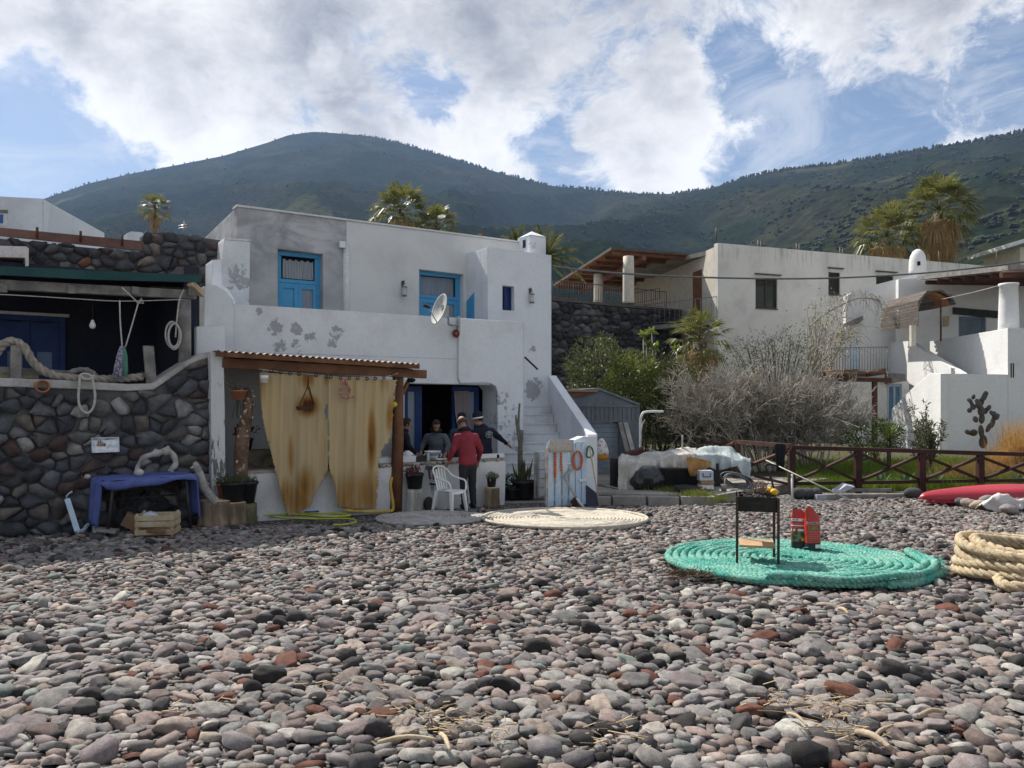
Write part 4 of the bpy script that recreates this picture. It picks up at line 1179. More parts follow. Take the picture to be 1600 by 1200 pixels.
lava = [(.075, .078, .085), (.055, .057, .064), (.10, .10, .105), (.07, .055, .055), (.045, .046, .05), (.13, .13, .135), (.085, .075, .07), (.06, .062, .07), (.19, .185, .18), (.075, .05, .045), (.11, .105, .10), (.05, .05, .056), (.24, .235, .225), (.09, .092, .10), (.065, .068, .075), (.12, .105, .09)]
stone_dark = stone_mat('lava_stone', lava, 0.7, 1.25)
wall_stones = stones(rw, W, sL, sR, lambda s: -.12, wtop, .165, 1.35, stone_dark, seed=3, depth=.075, gap=.004, rowjit=.55)
cop = [(-200, 582, 601), (0, 590, 604), (100, 594, 607), (200, 600, 611), (240, 599, 608.5), (262, 584, 594), (290, 566, 574), (318, 553, 561), (333, 549.5, 557)]
up_ = [W.pt(x, a, .03) for x, a, b in cop]; lo_ = [W.pt(x, b, .03) for x, a, b in cop]
MB().prism(lo_ + up_[::-1], back(W, .6)).build('coping', mat('dirty_whitewash', (.50, .48, .45), (.33, .31, .29), 2.5, .9, .5, lo=.4, hi=.7, bevel=.03), rw)
sp = W.pt(65, 603.5, .0)
MB().lathe([(.095, 0), (.095, .16), (.075, .165), (.075, .02), (.001, .02)], sp, 14, axis=(W.n.to_track_quat('Z', 'Y').to_matrix())).build('drain_spout', M['terracotta'], rw)
pr = thing('limed_pier', C.pt(340, 800), 'flaking white limed pier at the end of the dark stone wall', 'pier')
pm, k = new_mat('flaking_lime')
pos = k.n('ShaderNodeNewGeometry').outputs['Position']
zz = k.n('ShaderNodeSeparateXYZ'); k.set(zz, 0, pos)
nf = k.noise(k.scale(pos, (9, 9, 1.6)), 2.2, 8, 0.68, 0.5)
cov = k.ramp(zz.outputs[2], .2, 2.6, .50, .66)
f = k.ramp(k.math('SUBTRACT', nf, cov), -.02, .03)
c_ = k.mix(f, (.66, .66, .65), k.mix(k.noise(pos, 8, 5), (.09, .085, .08), (.26, .25, .24)))
k.set(k.b, 'Base Color', c_); k.set(k.b, 'Roughness', .95)
bn = k.n('ShaderNodeBump'); k.set(bn, 'Strength', .8); k.set(bn, 'Distance', .03); k.set(bn, 'Height', k.math('ADD', k.math('MULTIPLY', f, -1), nf)); k.t.links.new(bn.outputs[0], k.b.inputs['Normal'])
CP = C.shift(.12)
MB().prism([CP.pt(x, y) for x, y in ((329, 549), (349, 552), (351, 640), (353, 830), (331, 830), (330, 660))], back(C, .5)).build('shaft', pm, pr)
# ---- the dark blue veranda house behind the wall
vh = thing('veranda_house', W.w(W.t(120), 2.35, -3), 'dark blue house behind a timber veranda above the stone wall', 'house')
V = W.shift(-2.9)
W3 = W.shift(-.35)
MB().prism([W.w(sL, 2.08, -.56), W.w(sR - .25, 2.08, -.56), W.w(sR - .25, 2.2, -.56), W.w(sL, 2.2, -.56)], back(W, 2.6)).build('veranda_floor', M['concrete'], vh)
navy_wall = mat('dark_blue_wall', (.022, .026, .045), (.035, .036, .05), 2, .9, .3)
MB().prism([V.w(V.t(-220), 2.0), V.w(V.t(312), 2.0), V.w(V.t(312), 4.4), V.w(V.t(-220), 4.4)], back(V, .3)).build('wall', navy_wall, vh)
MB().prism([W.w(W.t(312) - .02, 2.2, -.9), W.w(W.t(312) - .02, 2.2, -2.88), W.w(W.t(312) - .02, 4.3, -2.88), W.w(W.t(312) - .02, 4.3, -.9)], W.u * .25).build('wall', navy_wall, vh)
def navy_door(x0, x1, y0, leaves):
 p = V.shift(.06)
 s0, s1 = p.t(x0), p.t(x1); z1 = p.pt(x0, y0).z; z0 = 2.2
 f = MB()
 f.obox(p.w(s0, z0), p.u * .09, p.n * -.1, Vector((0, 0, z1 - z0))); f.obox(p.w(s1 - .09, z0), p.u * .09, p.n * -.1, Vector((0, 0, z1 - z0))); f.obox(p.w(s0 + .09, z1 - .09, -.002), p.u * (s1 - s0 - .18), p.n * -.1, Vector((0, 0, .09)))
 d = f.build('door', M['navy'], vh)
 w = (s1 - s0 - .18) / leaves
 for i in range(leaves):
  a = s0 + .09 + i * w
  l = MB(); q = p.shift(-.02)
  l.obox(q.w(a + .005, z0), q.u * .1, q.n * -.05, Vector((0, 0, z1 - z0 - .1))); l.obox(q.w(a + w - .105, z0), q.u * .1, q.n * -.05, Vector((0, 0, z1 - z0 - .1)))
  for z, h in ((z0, .35), (z1 - .62, .50)): l.obox(q.w(a + .105, z, -.002), q.u * (w - .21), q.n * -.05, Vector((0, 0, h)))
  l.build('leaf_frame', M['navy'], d)
  MB().obox(q.w(a + .105, z0 + .35, -.03), q.u * (w - .21), q.n * -.01, Vector((0, 0, z1 - .97 - z0))).build('pane', mat('blue_reflecting_pane', (.10, .17, .32), (.07, .12, .25), 1.2, .2), d)
 MB().obox(p.w(s0 - .06, z1 + .002, .03), p.u * (s1 - s0 + .12), p.n * -.12, Vector((0, 0, .05))).build('lintel', M['white_soft'], d)
navy_door(-60, 102, 487, 3)
navy_door(253, 282, 505, 1)
vr = thing('veranda_roof', W3.w(W3.t(150), 3.8), 'green edged timber veranda roof over the dark blue doors', 'veranda roof')
e0 = [W3.pt(x, y, .25) for x, y in ((-230, 402), (0, 415.5), (150, 423), (314, 429.5))]
e1 = [W3.pt(x, y, .25) for x, y in ((-230, 416), (0, 429.5), (150, 437), (314, 441))]
MB().prism(e1 + e0[::-1], back(W, .05)).build('green_fascia', mat('dark_green_paint', (.018, .075, .075), (.012, .055, .058), 4, .6), vr)
rz = Vector((0, 0, .42))
bw = MB()
mb = MB(); mb.prism([p - W.n * .053 - Vector((0, 0, .015)) for p in (e0[0], e0[3])] + [e0[3] - W.n * 3.2 + rz, e0[0] - W.n * 3.2 + rz], Vector((0, 0, -.05))); mb.build('roof_boards', M['wood_warm'], vr)
for i, x in enumerate((-120, 5, 112, 212, 300)):
 a = W3.pt(x, 449 + (x + 40) * .02, .16); MB().bar(a, a - W.n * 3.0 + rz * .9, .1, .12).build('rafter', M['wood_grey'], vr)
b0_, b1_ = W3.pt(-230, 442, .02), W3.pt(302, 467, .02)
MB().bar(W3.pt(-230, 433, .02), W3.pt(305, 461, .02), .14, .135).build('beam', M['wood_grey'], vr)
pp = W3.pt(288, 470, .02)
MB().tube([Vector((pp.x, pp.y, 2.2)), Vector((pp.x + .01, pp.y, 2.9)), Vector((pp.x, pp.y, pp.z + .02))], [.10, .095, .10], 12).build('post', M['wood_grey'], vr)
a = W3.pt(297, 442, .22)
MB().bar(a, W3.pt(316, 460, .0), .09, .09).build('brace', M['wood_pale'], vr)
S2 = W.shift(-3.3)
us = thing('upper_stone_wall', S2.w(S2.t(150), 4.2), 'dark lava stone wall above the green veranda roof with a brown fascia', 'wall')
u0, u1 = S2.t(-60), S2.t(349)
utop = lerp_fn(PS(S2, [(-200, 360), (0, 370), (224, 394), (225.5, 362), (258, 360), (300, 366), (350, 374)]))
ubot = lambda s: 3.8
MB().prism([S2.w(u0, 3.8), S2.w(u1, 3.8)] + [S2.pt(x, y) for x, y in ((348, 376), (300, 369), (258, 363), (227, 365), (226, 396), (0, 373), (-165, 364))], back(S2, .5)).build('mortar_core', M['mortar'], us)
warm = [(.10, .10, .105), (.075, .078, .085), (.13, .12, .12), (.12, .09, .085), (.06, .06, .065), (.17, .16, .155), (.09, .08, .08), (.20, .105, .06), (.085, .087, .095), (.15, .12, .115), (.07, .07, .078), (.22, .19, .16), (.11, .108, .11), (.06, .062, .068)]
stones(us, S2, u0, u1, ubot, utop, .175, 1.35, stone_mat('rubble_stone', warm, .7, 1.0), seed=8, depth=.08, gap=.008, rowjit=.5)
fa = MB(); fa.prism([S2.pt(x, y, .05) for x, y in ((-190, 341), (0, 355.5), (225, 377), (225, 392), (0, 368), (-190, 356))], back(S2, .06)); fa.build('brown_fascia', mat('rust_brown_band', (.20, .115, .095), (.15, .085, .07), 3, .9), us)
for x, y in ((58, 357), (126, 363), (191, 370)):
 a = S2.pt(x, y - 2, .13); MB().tube([a, a - Vector((0, 0, .2))], .022, 6).build('fascia_post', M['rust'], us)
MB().prism([S2.pt(x, y, .5) for x, y in ((-120, 381), (41, 385), (45, 388), (45, 416), (40, 416), (39, 403), (-120, 398))], back(S2, .45)).build('white_ledge', M['white_soft'], us)
FH = Plane(0, 19, 37)
fh = thing('gabled_white_house', FH.pt(60, 360), 'white house with a sloping parapet behind the upper stone wall', 'house')
MB().prism([FH.pt(x, y) for x, y in ((-220, 305), (0, 307), (67, 310.5), (67.5, 420), (-220, 420))], back(FH, 3.0)).build('wall', M['white'], fh)
g = [FH.pt(67, 310.5, -.01), P(80, 318, 19.6), P(163, 364, 22), P(163, 420, 22), FH.pt(67, 420, -.01)]
MB().prism(g, Vector((-.2, .35, 0))).build('gable_parapet', M['white'], fh)
MB().prism([FH.pt(x, y, .02) for x, y in ((-8, 327), (12, 328), (12, 333), (-8, 332))], back(FH, .1)).build('lintel', M['wood_grey'], fh)
wv = MB().prism([FH.pt(x, y, .015) for x, y in ((-8, 333.5), (12, 334), (12, 353), (-8, 352))], back(FH, .05)).build('window', M['white_soft'], fh)
MB().prism([FH.pt(x, y, .025) for x, y in ((-8, 335), (5, 335), (5, 349), (-8, 348))], back(FH, .03)).build('pane', mat('blue_pane', (.03, .12, .35), (.02, .1, .3), 2, .3), wv)
rb_ = Plane(225, 17.5, 37)
o = thing('white_roof_block', rb_.pt(212, 378), 'small white roof block beside the stone parapet', 'roof block')
MB().prism([rb_.pt(x, y) for x, y in ((199, 364), (205, 361.5), (222, 363), (225, 366), (225, 380), (199, 380))], back(rb_, .6)).build('block', M['white'], o)
p = P(288, 358, 16)
o = thing('roof_aerial', p, 'thin grey aerial on the upper stone wall', 'aerial')
MB().tube([P(287, 372, 16), P(287.5, 346, 16)], .015, 5).build('mast', M['metal'], o)
for y in (352, 356): MB().tube([P(279, y + 1, 16), P(292, y - 1, 16)], .012, 4).build('rod', M['metal'], o)
# ---- things of the veranda
def rope_obj(name, label, paths, r, m=None, cat='rope', nn=6, group=None):
 mb = MB()
 for p in paths: mb.tube(p, r, nn)
 o = mb.build(name, m or M['rope_white']); return tag(o, label, cat, group)
Wf = W.shift(-.1)
Wi = W.shift(-.5)
p = Wi.pt(144.5, 505)
o = thing('light_bulb', p, 'bare white bulb hanging from a flex under the veranda', 'light bulb')
MB().lathe([(.001, -.085), (.03, -.078), (.045, -.045), (.04, -.01), (.022, .03), (.02, .05)], p, 12).build('bulb', M['white_plastic'], o)
MB().tube([p + Vector((0, 0, .05)), Wi.pt(145, 466)], .006, 4).build('flex', M['black'], o)
rope_obj('clothes_line', 'thin clothes line strung along under the veranda beam', [catmull([Wf.pt(-200, 452), Wf.pt(0, 460), Wf.pt(120, 467), Wf.pt(190, 470.5), Wf.pt(285, 468)], 5)], .007)
k1, k2 = Wf.pt(216, 473), Wf.pt(190, 545)
rope_obj('hanging_rope', 'knotted pale rope hanging in a loop from the clothes line', [[Wf.pt(190, 449), k1], [k1, Wf.pt(221, 466), Wf.pt(224, 474), k1], catmull([k1, Wf.pt(207, 505), Wf.pt(196, 542)], 4), catmull([Wf.pt(187, 469), Wf.pt(188, 505), Wf.pt(191, 542)], 4), [k1 + Vector((-.03, 0, 0)), k1 + Vector((.05, 0, .03))]], .011)
p = Wf.pt(191, 545)
o = thing('cloth_bag', p, 'patterned cloth bag with a green side hanging from the knotted rope', 'bag')
def hang_cloth(rows, pl, n, amp, mb=None):
 mb = mb or MB(); b = len(mb.v)
 for j, (y, xa, xb) in enumerate(rows):
  for i in range(n + 1):
   mb.v.append(pl.pt(xa + (xb - xa) * i / n, y) + pl.n * (amp * math.sin(i * 1.7 + j * .5) * (j / len(rows))))
 for j in range(len(rows) - 1):
  for i in range(n): mb.f.append([b + j * (n + 1) + i, b + j * (n + 1) + i + 1, b + (j + 1) * (n + 1) + i + 1, b + (j + 1) * (n + 1) + i]); mb.m.append(0); mb.sm.append(True)
 return mb
def solid(o, t):
 m = o.modifiers.new('s', 'SOLIDIFY'); m.thickness = t; m.offset = 0; return o
solid(hang_cloth([(541, 187, 191), (556, 182, 191), (575, 178, 190), (591, 175, 189)], Wf, 8, .03).build('printed_cloth', mat('printed_cloth', (.42, .40, .48), (.14, .13, .22), 30, .9, lo=.45, hi=.55), o), .012)
solid(hang_cloth([(541, 191, 195), (556, 191, 199), (575, 190.5, 200), (587, 190, 200)], Wf.shift(-.01), 6, .03).build('green_cloth', mat('green_cloth', (.12, .27, .20), (.09, .22, .17), 6, .9), o), .012)
q0 = W3.pt(271, 522, .20)
mb = MB()
for i in range(5):
 ra, rb2 = .105 - .006 * i + rnd.uniform(-.01, .01), .20 + rnd.uniform(-.015, .015)
 ph = rnd.uniform(-.02, .02)
 mb.tube([q0 + W.u * (math.cos(t) * ra + ph) + Vector((0, 0, math.sin(t) * rb2 - .01 * i)) + W.n * (.012 * i - .02) for t in np.linspace(0, 2 * math.pi, 20)[:-1]], .011, 5, closed=True)
mb.tube(catmull([q0 + W.u * .03 + Vector((0, 0, -.05)), q0 + W.u * .05 + Vector((0, 0, .22)), W3.pt(280, 470, .18), W3.pt(287, 452, .14)], 5), .012, 5)
tag(mb.build('coiled_line', M['rope_white']), 'coil of white line hung from the veranda post', 'rope')
yv = 2.35
o = thing('veranda_rail', W.pt(20, 585, -.3), 'low weathered plank rail with a short post at the veranda edge', 'railing')
a = W.pt(24, 592, -.25)
MB().bar(W.pt(24, 592, -.25), W.pt(25, 540, -.25), .13, .13).build('post', M['wood_grey'], o)
MB().bar(W.pt(-120, 571, -.38), W.pt(112, 584, -.38), .06, .09).build('plank', M['wood_grey'], o)
MB().bar(W.pt(-120, 581, -.42), W.pt(60, 588, -.42), .06, .06).build('plank', M['wood_pale'], o)
path = catmull([W.pt(x, y, d) for x, y, d in ((-60, 575, -.2), (-15, 560, -.2), (5, 538, -.2), (22, 533, -.24), (38, 543, -.2), (52, 566, -.2), (75, 583, -.2), (100, 589, -.2), (140, 592, -.22), (180, 592, -.24), (222, 589, -.25))], 8)
mb = MB(); strands(mb, path, .062, .30, 3, 6, step=.04)
for i in range(26):
 e = path[-1]; d = Vector((rnd.uniform(-.02, .1), rnd.uniform(-.05, .05), rnd.uniform(-.02, .10))); mb.tube([e + d * .1, e + d + Vector((.03, 0, 0))], .004, 3)
tag(mb.build('mooring_rope', mat('old_hemp_rope', (.42, .37, .31), (.28, .24, .20), 9, .95, .7)), 'thick frayed hemp rope draped along the veranda edge', 'rope')
mb = MB(); strands(mb, catmull([W.pt(x, y, -.28) for x, y in ((105, 585), (118, 579), (135, 578), (146, 584), (152, 591))], 6), .045, .25, 3, 5, step=.04)
tag(mb.build('rope_end', mat('grey_hemp_rope', (.27, .25, .24), (.2, .18, .17), 9, .95, .7)), 'short grey rope loop lying behind the looped white cord', 'rope')
pth = [W.pt(x, y, .12) for x, y in ((125, 586), (124, 600), (122.5, 622), (126, 638), (136, 645.5), (145, 638), (148.5, 620), (146, 600), (143, 588), (134, 584), (126, 586), (132, 592), (141, 592), (148, 586))]
tag(MB().tube(catmull(pth, 6), .018, 7).build('looped_cord', M['rope_white']), 'white cord hanging in a long loop over the stone wall', 'rope')
p = W.pt(234, 600, -.33)
o = tag(MB().obox(W.pt(229, 600, -.25), W.u * .15, W.n * -.06, W.pt(224, 540, -.25) - W.pt(229, 600, -.25)).build('leaning_board', M['wood_grey']), 'short grey board leaning at the right of the frayed rope', 'board')
o['label'] = 'short grey board standing at the end of the frayed rope'
MB()
nb = MB(); nc = W.pt(163, 692, .06)
tr = thing('metal_tray', nc, 'crumpled silver tray propped in a gap of the stone wall', 'tray')
pw, ph_ = W.t(184) - W.t(141), 23 / 1200 * 11.4
c0 = W.w(W.t(141), W.pt(163, 706).z, .11)
mb = MB()
nx, nz = 14, 8
for j in range(nz + 1):
 for i in range(nx + 1):
  e = (i in (0, nx)) or (j in (0, nz))
  mb.v.append(c0 + W.u * pw * i / nx + Vector((0, 0, ph_ * j / nz)) + W.n * ((.035 if e else 0) + rnd.uniform(-.006, .006) - .05 * j / nz))
for j in range(nz):
 for i in range(nx): mb.f.append([j * (nx + 1) + i, j * (nx + 1) + i + 1, (j + 1) * (nx + 1) + i + 1, (j + 1) * (nx + 1) + i]); mb.m.append(0); mb.sm.append(True)
solid(mb.build('tray', M['foil'], tr), .008)
mb = MB(); b = W.pt(152, 697, .10)
mb.prism([b, b + W.u * .09, b + W.u * .075 + Vector((0, 0, .04)), b + W.u * .005 + Vector((0, 0, .035))], W.n * .012); mb.build('boat_picture', M['tan_cloth'], tr)
mb = MB()
for i in range(3): mb.obox(b + W.u * (.012 + .022 * i) + Vector((0, 0, .04)), W.u * .008, W.n * .008, Vector((0, 0, .04 + .015 * (i == 1))))
mb.build('boat_masts', M['dark'], tr)
pg = thing('pergola', C.pt(500, 800), 'rustic timber pergola with a corrugated roof over the terrace counter', 'pergola')
Cr = C.shift(.28)
ra, rb = Cr.pt(338, 547.5), Cr.pt(656, 568.5)
rise = Vector((0, 0, -.03))
mb = MB(); n = 130
bk = -C.n * 1.75 + rise
for i in range(n + 1):
 p = ra + (rb - ra) * i / n + Vector((0, 0, .018 * math.sin(i * math.pi / 2.0 * 1.0)))
 mb.v += [p, p + bk, p + Vector((0, 0, -.012)), p + bk + Vector((0, 0, -.012))]
for i in range(n):
 a, b = i * 4, i * 4 + 4
 for f in ((a, b, b + 1, a + 1), (a + 2, a + 3, b + 3, b + 2), (a, a + 2, b + 2, b)): mb.f.append(list(f)); mb.m.append(0); mb.sm.append(False)
mb.build('corrugated_roof', mat('weathered_sheet', (.40, .34, .30), (.24, .18, .15), 6, .8, .3), pg)
MB().bar(ra + Vector((0, 0, -.055)) - C.n * .03, rb + Vector((0, 0, -.055)) - C.n * .03, .05, .07).build('edge_board', M['wood_warm'], pg)
for i in range(9):      # reed-thin rafters under the sheet
 k = (i + .5) / 9
 p = ra + (rb - ra) * k + Vector((0, 0, -.075)) - C.n * .09
 MB().tube([p, p + bk * .93], .035, 6).build('rafter', M['wood_warm'], pg)
for d, z in ((.35, -.07), (1.2, -.075)):
 MB().bar(ra + Vector((0, 0, -.025 + z * 1.0)) - C.n * d, rb + Vector((0, 0, -.025 + z)) - C.n * d, .08, .03).build('batten', M['wood_dark'], pg)
MB().bar(C.pt(346, 567, .06), C.pt(664, 585, .06), .15, .15).build('beam', M['wood_warm'], pg)
MB().bar(C.pt(352, 575, -1.5) + Vector((0, 0, .2)), C.pt(610, 585, -1.5) + Vector((0, 0, .2)), .12, .12).build('beam', M['wood_warm'], pg)
pf_, pt_ = C.pt(618, 800, .0), C.pt(622, 584, .0)
pf_.z = -.05
MB().tube([pf_, pf_ * .5 + pt_ * .5 + C.u * .02, pt_ + Vector((0, 0, -.06))], [.115, .105, .10], 12).build('post', M['wood_warm'], pg)
MB().bar(C.pt(626, 620, -.02), C.pt(640, 592, -.1), .05, .06).build('brace', M['wood_warm'], pg)
ct = thing('white_counter', C.pt(600, 800), 'low white counter wall with a pebble edged top in front of the house', 'counter')
cz = .885
ck = plaster('counter_whitewash', (.72, .725, .73), (.52, .51, .50))
c0, c1 = C.t(384), C.t(788.5)
MB().prism([C.w(c0, -.1), C.w(c1, -.1), C.w(c1 + .03, cz - .08), C.w(c1, cz - .05), C.w(c0, cz - .05)], back(C, .14)).build('front_wall', ck, ct)
MB().obox(C.w(c0, cz - .048, -.02), C.u * (c1 - c0 - .02), C.n * -.62, Vector((0, 0, .055))).build('worktop', mat('worktop', (.42, .38, .33), (.28, .25, .22), 6, .8, .4), ct)
MB().obox(C.w(c1 - .9, cz + .01, .0), C.u * .9, C.n * -.1, Vector((0, 0, .085))).build('raised_edge', ck, ct)
rr = random.Random(5)
s = C.t(470)
edge = stone_mat('edge_pebble', [(.35, .24, .15), (.45, .38, .30), (.16, .11, .08), (.28, .26, .25), (.5, .45, .38), (.20, .15, .12)], .3)
while s < c1 - .05:
 w = rr.uniform(.05, .10)
 if s < c1 - .9 or rr.random() < .4:
  MB().ell(C.w(s, cz - .03, .0), (w * .5, .035, rr.uniform(.02, .038)), 8, 5, rot=Matrix.Rotation(C.a, 3, 'Z')).build('edge_stone', edge, ct)
 s += w * 1.05
p = C.pt(778, 713, .005)
MB().ell(p, (.03, .012, .045), 8, 5).build('edge_stone', M['dark'], ct)
lg = MB(); lg.obox(C.w(c0, cz + .01, -.45), C.u * 1.0, C.n * -.3, Vector((0, 0, .30))); lg.build('ledge', mat('mossy_stone_ledge', (.20, .18, .13), (.10, .09, .06), 7, .95, .8), ct)
tk = thing('shell_trunk', C.pt(375, 800, .1), 'tall driftwood trunk covered with shells beside the yellow curtain', 'shell trunk')
tp = [C.pt(378, 822, .16), C.pt(376, 730, .12), C.pt(380, 680, .06), C.pt(387, 640, .0), C.pt(385, 605, -.05)]
MB().tube(catmull(tp, 4), [.11] * 9 + [.10, .09, .085, .08, .08, .07, .06, .03], 10).build('trunk', mat('brown_driftwood', (.20, .12, .075), (.10, .06, .04), 6, .95, .9, bscale=15), tk)
rr = random.Random(9)
cc = catmull(tp, 20)
for i in range(75):
 q = cc[int(rr.uniform(8, 76))]
 a = rr.uniform(-2.4, .6)
 d = (C.n * math.cos(a + .6) + C.u * math.sin(a + .6))
 MB().ell(q + d * rr.uniform(.06, .11) + Vector((0, 0, rr.uniform(-.03, .03))), (rr.uniform(.012, .036), rr.uniform(.012, .03), rr.uniform(.012, .034)), 7, 4).build('shell', M['shell'], tk)
o = thing('wall_planter', C.pt(372, 630, -.2), 'small terracotta planter with dry stalks on the dim end wall', 'planter')
q = C.pt(373, 625, .05)
pot(o, q, .08, .13, .16, M['terracotta'])
mb = MB()
for i in range(16): mb.tube([q + Vector((0, 0, .15)), q + Vector((rr.uniform(-.2, .05), rr.uniform(-.05, .1), rr.uniform(-.35, .4)))], .007, 4)
mb.build('stalks', M['stem'], o)
o = thing('ledge_pot', C.w(C.t(396), cz + .31, -.6), 'dark pot with a dry brown plant on the ledge behind the curtain', 'pot')
q = C.w(C.t(398), cz + .312, -.6)
pot(o, q, .09, .13, .2, M['black'])
mb = MB(); leaf_cloud(mb, q + Vector((0, 0, .3)), (.16, .16, .14), 150, .07, .035, rr); mb.build('foliage', leaf_mat('dry_leaf', (.14, .07, .04), (.09, .05, .03)), o)
cu = thing('yellow_curtain', C.pt(515, 585, .1), 'ragged yellow ochre curtain with rust stains hanging from the pergola beam', 'curtain')
YC = C.shift(.16)
def inside(x, y):
 lft = lerp_fn([(575, 405), (620, 407), (660, 412), (700, 422), (740, 432), (775, 441), (800, 449), (806, 452)])(y)
 rgt = lerp_fn([(575, 620), (600, 616), (650, 613), (684, 607), (690, 600), (705, 596), (712, 592), (740, 591), (770, 589), (800, 588)])(y)
 j = 1.6 * noise.noise(Vector((x * .15, y * .22, 1)))
 if not (lft + j < x < rgt + j * 1.5): return False
 if 622 < y < 652 and abs(x - 510.5) < 3.0 * (1 - abs((y - 637) / 15)) + .3: return False      # slit
 if 652 <= y < 728 and abs(x - 513.5 - j * .3) < (1.3 if (int(y / 9) % 3) else .2): return False
 if y >= 726:
  a = lerp_fn([(726, 513), (745, 505), (765, 494), (785, 486), (800, 481)])(y); b = lerp_fn([(726, 513), (745, 520), (765, 525), (785, 528), (800, 530)])(y)
  if a - j < x < b + j: return False
 bot = lerp_fn([(400, 800), (445, 808), (458, 806), (480, 793), (530, 792), (560, 796), (592, 793)])(x)
 if y > bot + j: return False
 return True
def yellow_mat():
 m, k = new_mat('yellow_ochre_cloth')
 pos = k.n('ShaderNodeTexCoord').outputs['Object']
 base = Vector(cu.location)
 z = k.n('ShaderNodeSeparateXYZ'); k.set(z, 0, pos)
 al = k.vmath('DOT_PRODUCT', pos, tuple(C.u), out=1)
 n1 = k.noise(k.scale(pos, (1, 1, .35)), 2.2, 6, .6)
 n2 = k.noise(k.scale(pos, (5, 5, .3)), 2.5, 5, .6)
 st = None
 def spot(x, y, r, w, sq=1.0):
  nonlocal st
  c = YC.pt(x, y) - base
  d = k.vmath('LENGTH', k.scale(k.vmath('SUBTRACT', pos, tuple(c)), (1, 1, sq)), out=1)
  f = k.ramp(k.math('ADD', d, k.math('MULTIPLY', k.math('SUBTRACT', n1, .5), .35 * r)), r, r * .1, 0, w)
  st = f if st is None else k.math('MAXIMUM', st, f)
 for b in ((482, 634, .30, 1.0, 1.0), (480, 590, .22, .8, .7), (468, 780, .45, .65, .9), (450, 775, .3, .7, .6), (545, 780, .7, .58, .9), (575, 770, .4, .6, .6), (581, 690, .13, .9, .16), (456, 715, .12, .75, .2), (478, 760, .3, .7, .5), (405, 600, .2, .5, .3), (610, 650, .22, .6, .4), (512, 590, .13, .6, .5), (600, 600, .15, .5, .4), (525, 770, .3, .5, .5)): spot(*b)
 st = k.math('MULTIPLY', st, k.ramp(n2, .25, .6, .6, 1.15))
 c = k.mix(k.ramp(n1, .35, .65), (.70, .54, .30), (.64, .52, .32))
 c = k.mix(k.ramp(st, 0.05, .75), c, (.46, .25, .08))
 c = k.mix(k.ramp(st, .6, 1.05), c, (.15, .05, .018))
 k.set(k.b, 'Base Color', c); k.set(k.b, 'Roughness', .95); k.set(k.b, 'Specular IOR Level', .1)
 bn = k.n('ShaderNodeBump'); k.set(bn, 'Strength', .3); k.set(bn, 'Distance', .03); k.set(bn, 'Height', n2); k.t.links.new(bn.outputs[0], k.b.inputs['Normal'])
 tr = k.n('ShaderNodeBsdfTranslucent'); k.set(tr, 0, c)
 mx = k.n('ShaderNodeMixShader'); k.set(mx, 0, .3)
 k.t.links.new(k.b.outputs[0], mx.inputs[1]); k.t.links.new(tr.outputs[0], mx.inputs[2]); k.t.links.new(mx.outputs[0], k.out.inputs[0])
 return m
ym = yellow_mat()
for part in (0, 1):
 xs = np.arange(398, 517, 1.5) if part == 0 else np.arange(510, 626, 1.5)
 ys = np.arange(579, 811, 2.2)
 mb = MB(); idx = {}
 def vid(i, j):
  if (i, j) not in idx:
   x, y = xs[i], ys[j]; h = (y - 580) / 225
   w = .032 * math.sin(x * .16 + h * 1.0 + 1.5 * noise.noise(Vector((x * .02, y * .01, 4)))) * (.35 + h) + .02 * math.sin(x * .43 + h * 2) + .05 * h * noise.noise(Vector((x * .03, y * .012, 9)))
   ytop = 582 + (x - 405) * .055
   yy = ytop + (y - 579) * (805 - ytop) / (805 - 579)
   idx[(i, j)] = len(mb.v); mb.v.append(YC.pt(x, yy, w + .02 * part))
  return idx[(i, j)]
 for i in range(len(xs) - 1):
  for j in range(len(ys) - 1):
   x, y = xs[i] + .75, ys[j] + 1.1
   if (x < 513) != (part == 0): continue
   if inside(x, y): mb.f.append([vid(i, j + 1), vid(i + 1, j + 1), vid(i + 1, j), vid(i, j)]); mb.m.append(0); mb.sm.append(True)
 solid(mb.build('cloth_panel', ym, cu), .004)
rg = thing('ring_garland', C.pt(515, 582, .25), 'row of small wooden rings strung along the top of the yellow curtain', 'garland')
RG = C.shift(.26)
rx = [(424, 579), (438, 581), (453, 582.5), (467, 583.5), (494, 585.5), (510, 587.5), (517, 588), (532, 589.5), (546, 590), (559, 590), (573.5, 591), (586.5, 590.5), (600, 589), (614, 586)]
MB().tube([RG.pt(x, y) for x, y in [(405, 577)] + rx + [(622, 583)]], .006, 4).build('line', M['rope_white'], rg)
for x, y in rx:
 c = RG.pt(x, y + .8)
 MB().tube([c + C.u * math.cos(t) * .024 + Vector((0, 0, math.sin(t) * .026)) for t in np.linspace(0, 2 * math.pi, 13)[:-1]], .010, 6, closed=True).build('ring', M['wood_dark'], rg)
o = thing('hanging_scale', RG.pt(481, 588), 'rusty iron tray hanging on two wires before the curtain', 'hanging tray')
t_ = RG.pt(482, 588, .05)
a, b = RG.pt(468, 634, .05), RG.pt(489, 631, .05)
mb = MB(); mb.tube([t_, RG.pt(481, 604, .05)], .015, 5); mb.tube([RG.pt(481, 604, .05), a], .010, 5); mb.tube([RG.pt(481, 604, .05), b], .010, 5); mb.tube([RG.pt(483, 604, .05), RG.pt(491, 633, .06)], .008, 5)
mb.build('hanger', M['rust'], o)
mb = MB(); mb.prism([RG.pt(465, 635, .09), RG.pt(490, 632, .09), RG.pt(489, 640, .08), RG.pt(467, 641, .08)], C.n * -.1); mb.build('pan', M['rust'], o)
o = thing('chilli_string', RG.pt(538, 592), 'twisted string of dried red pieces hanging before the curtain', 'garland')
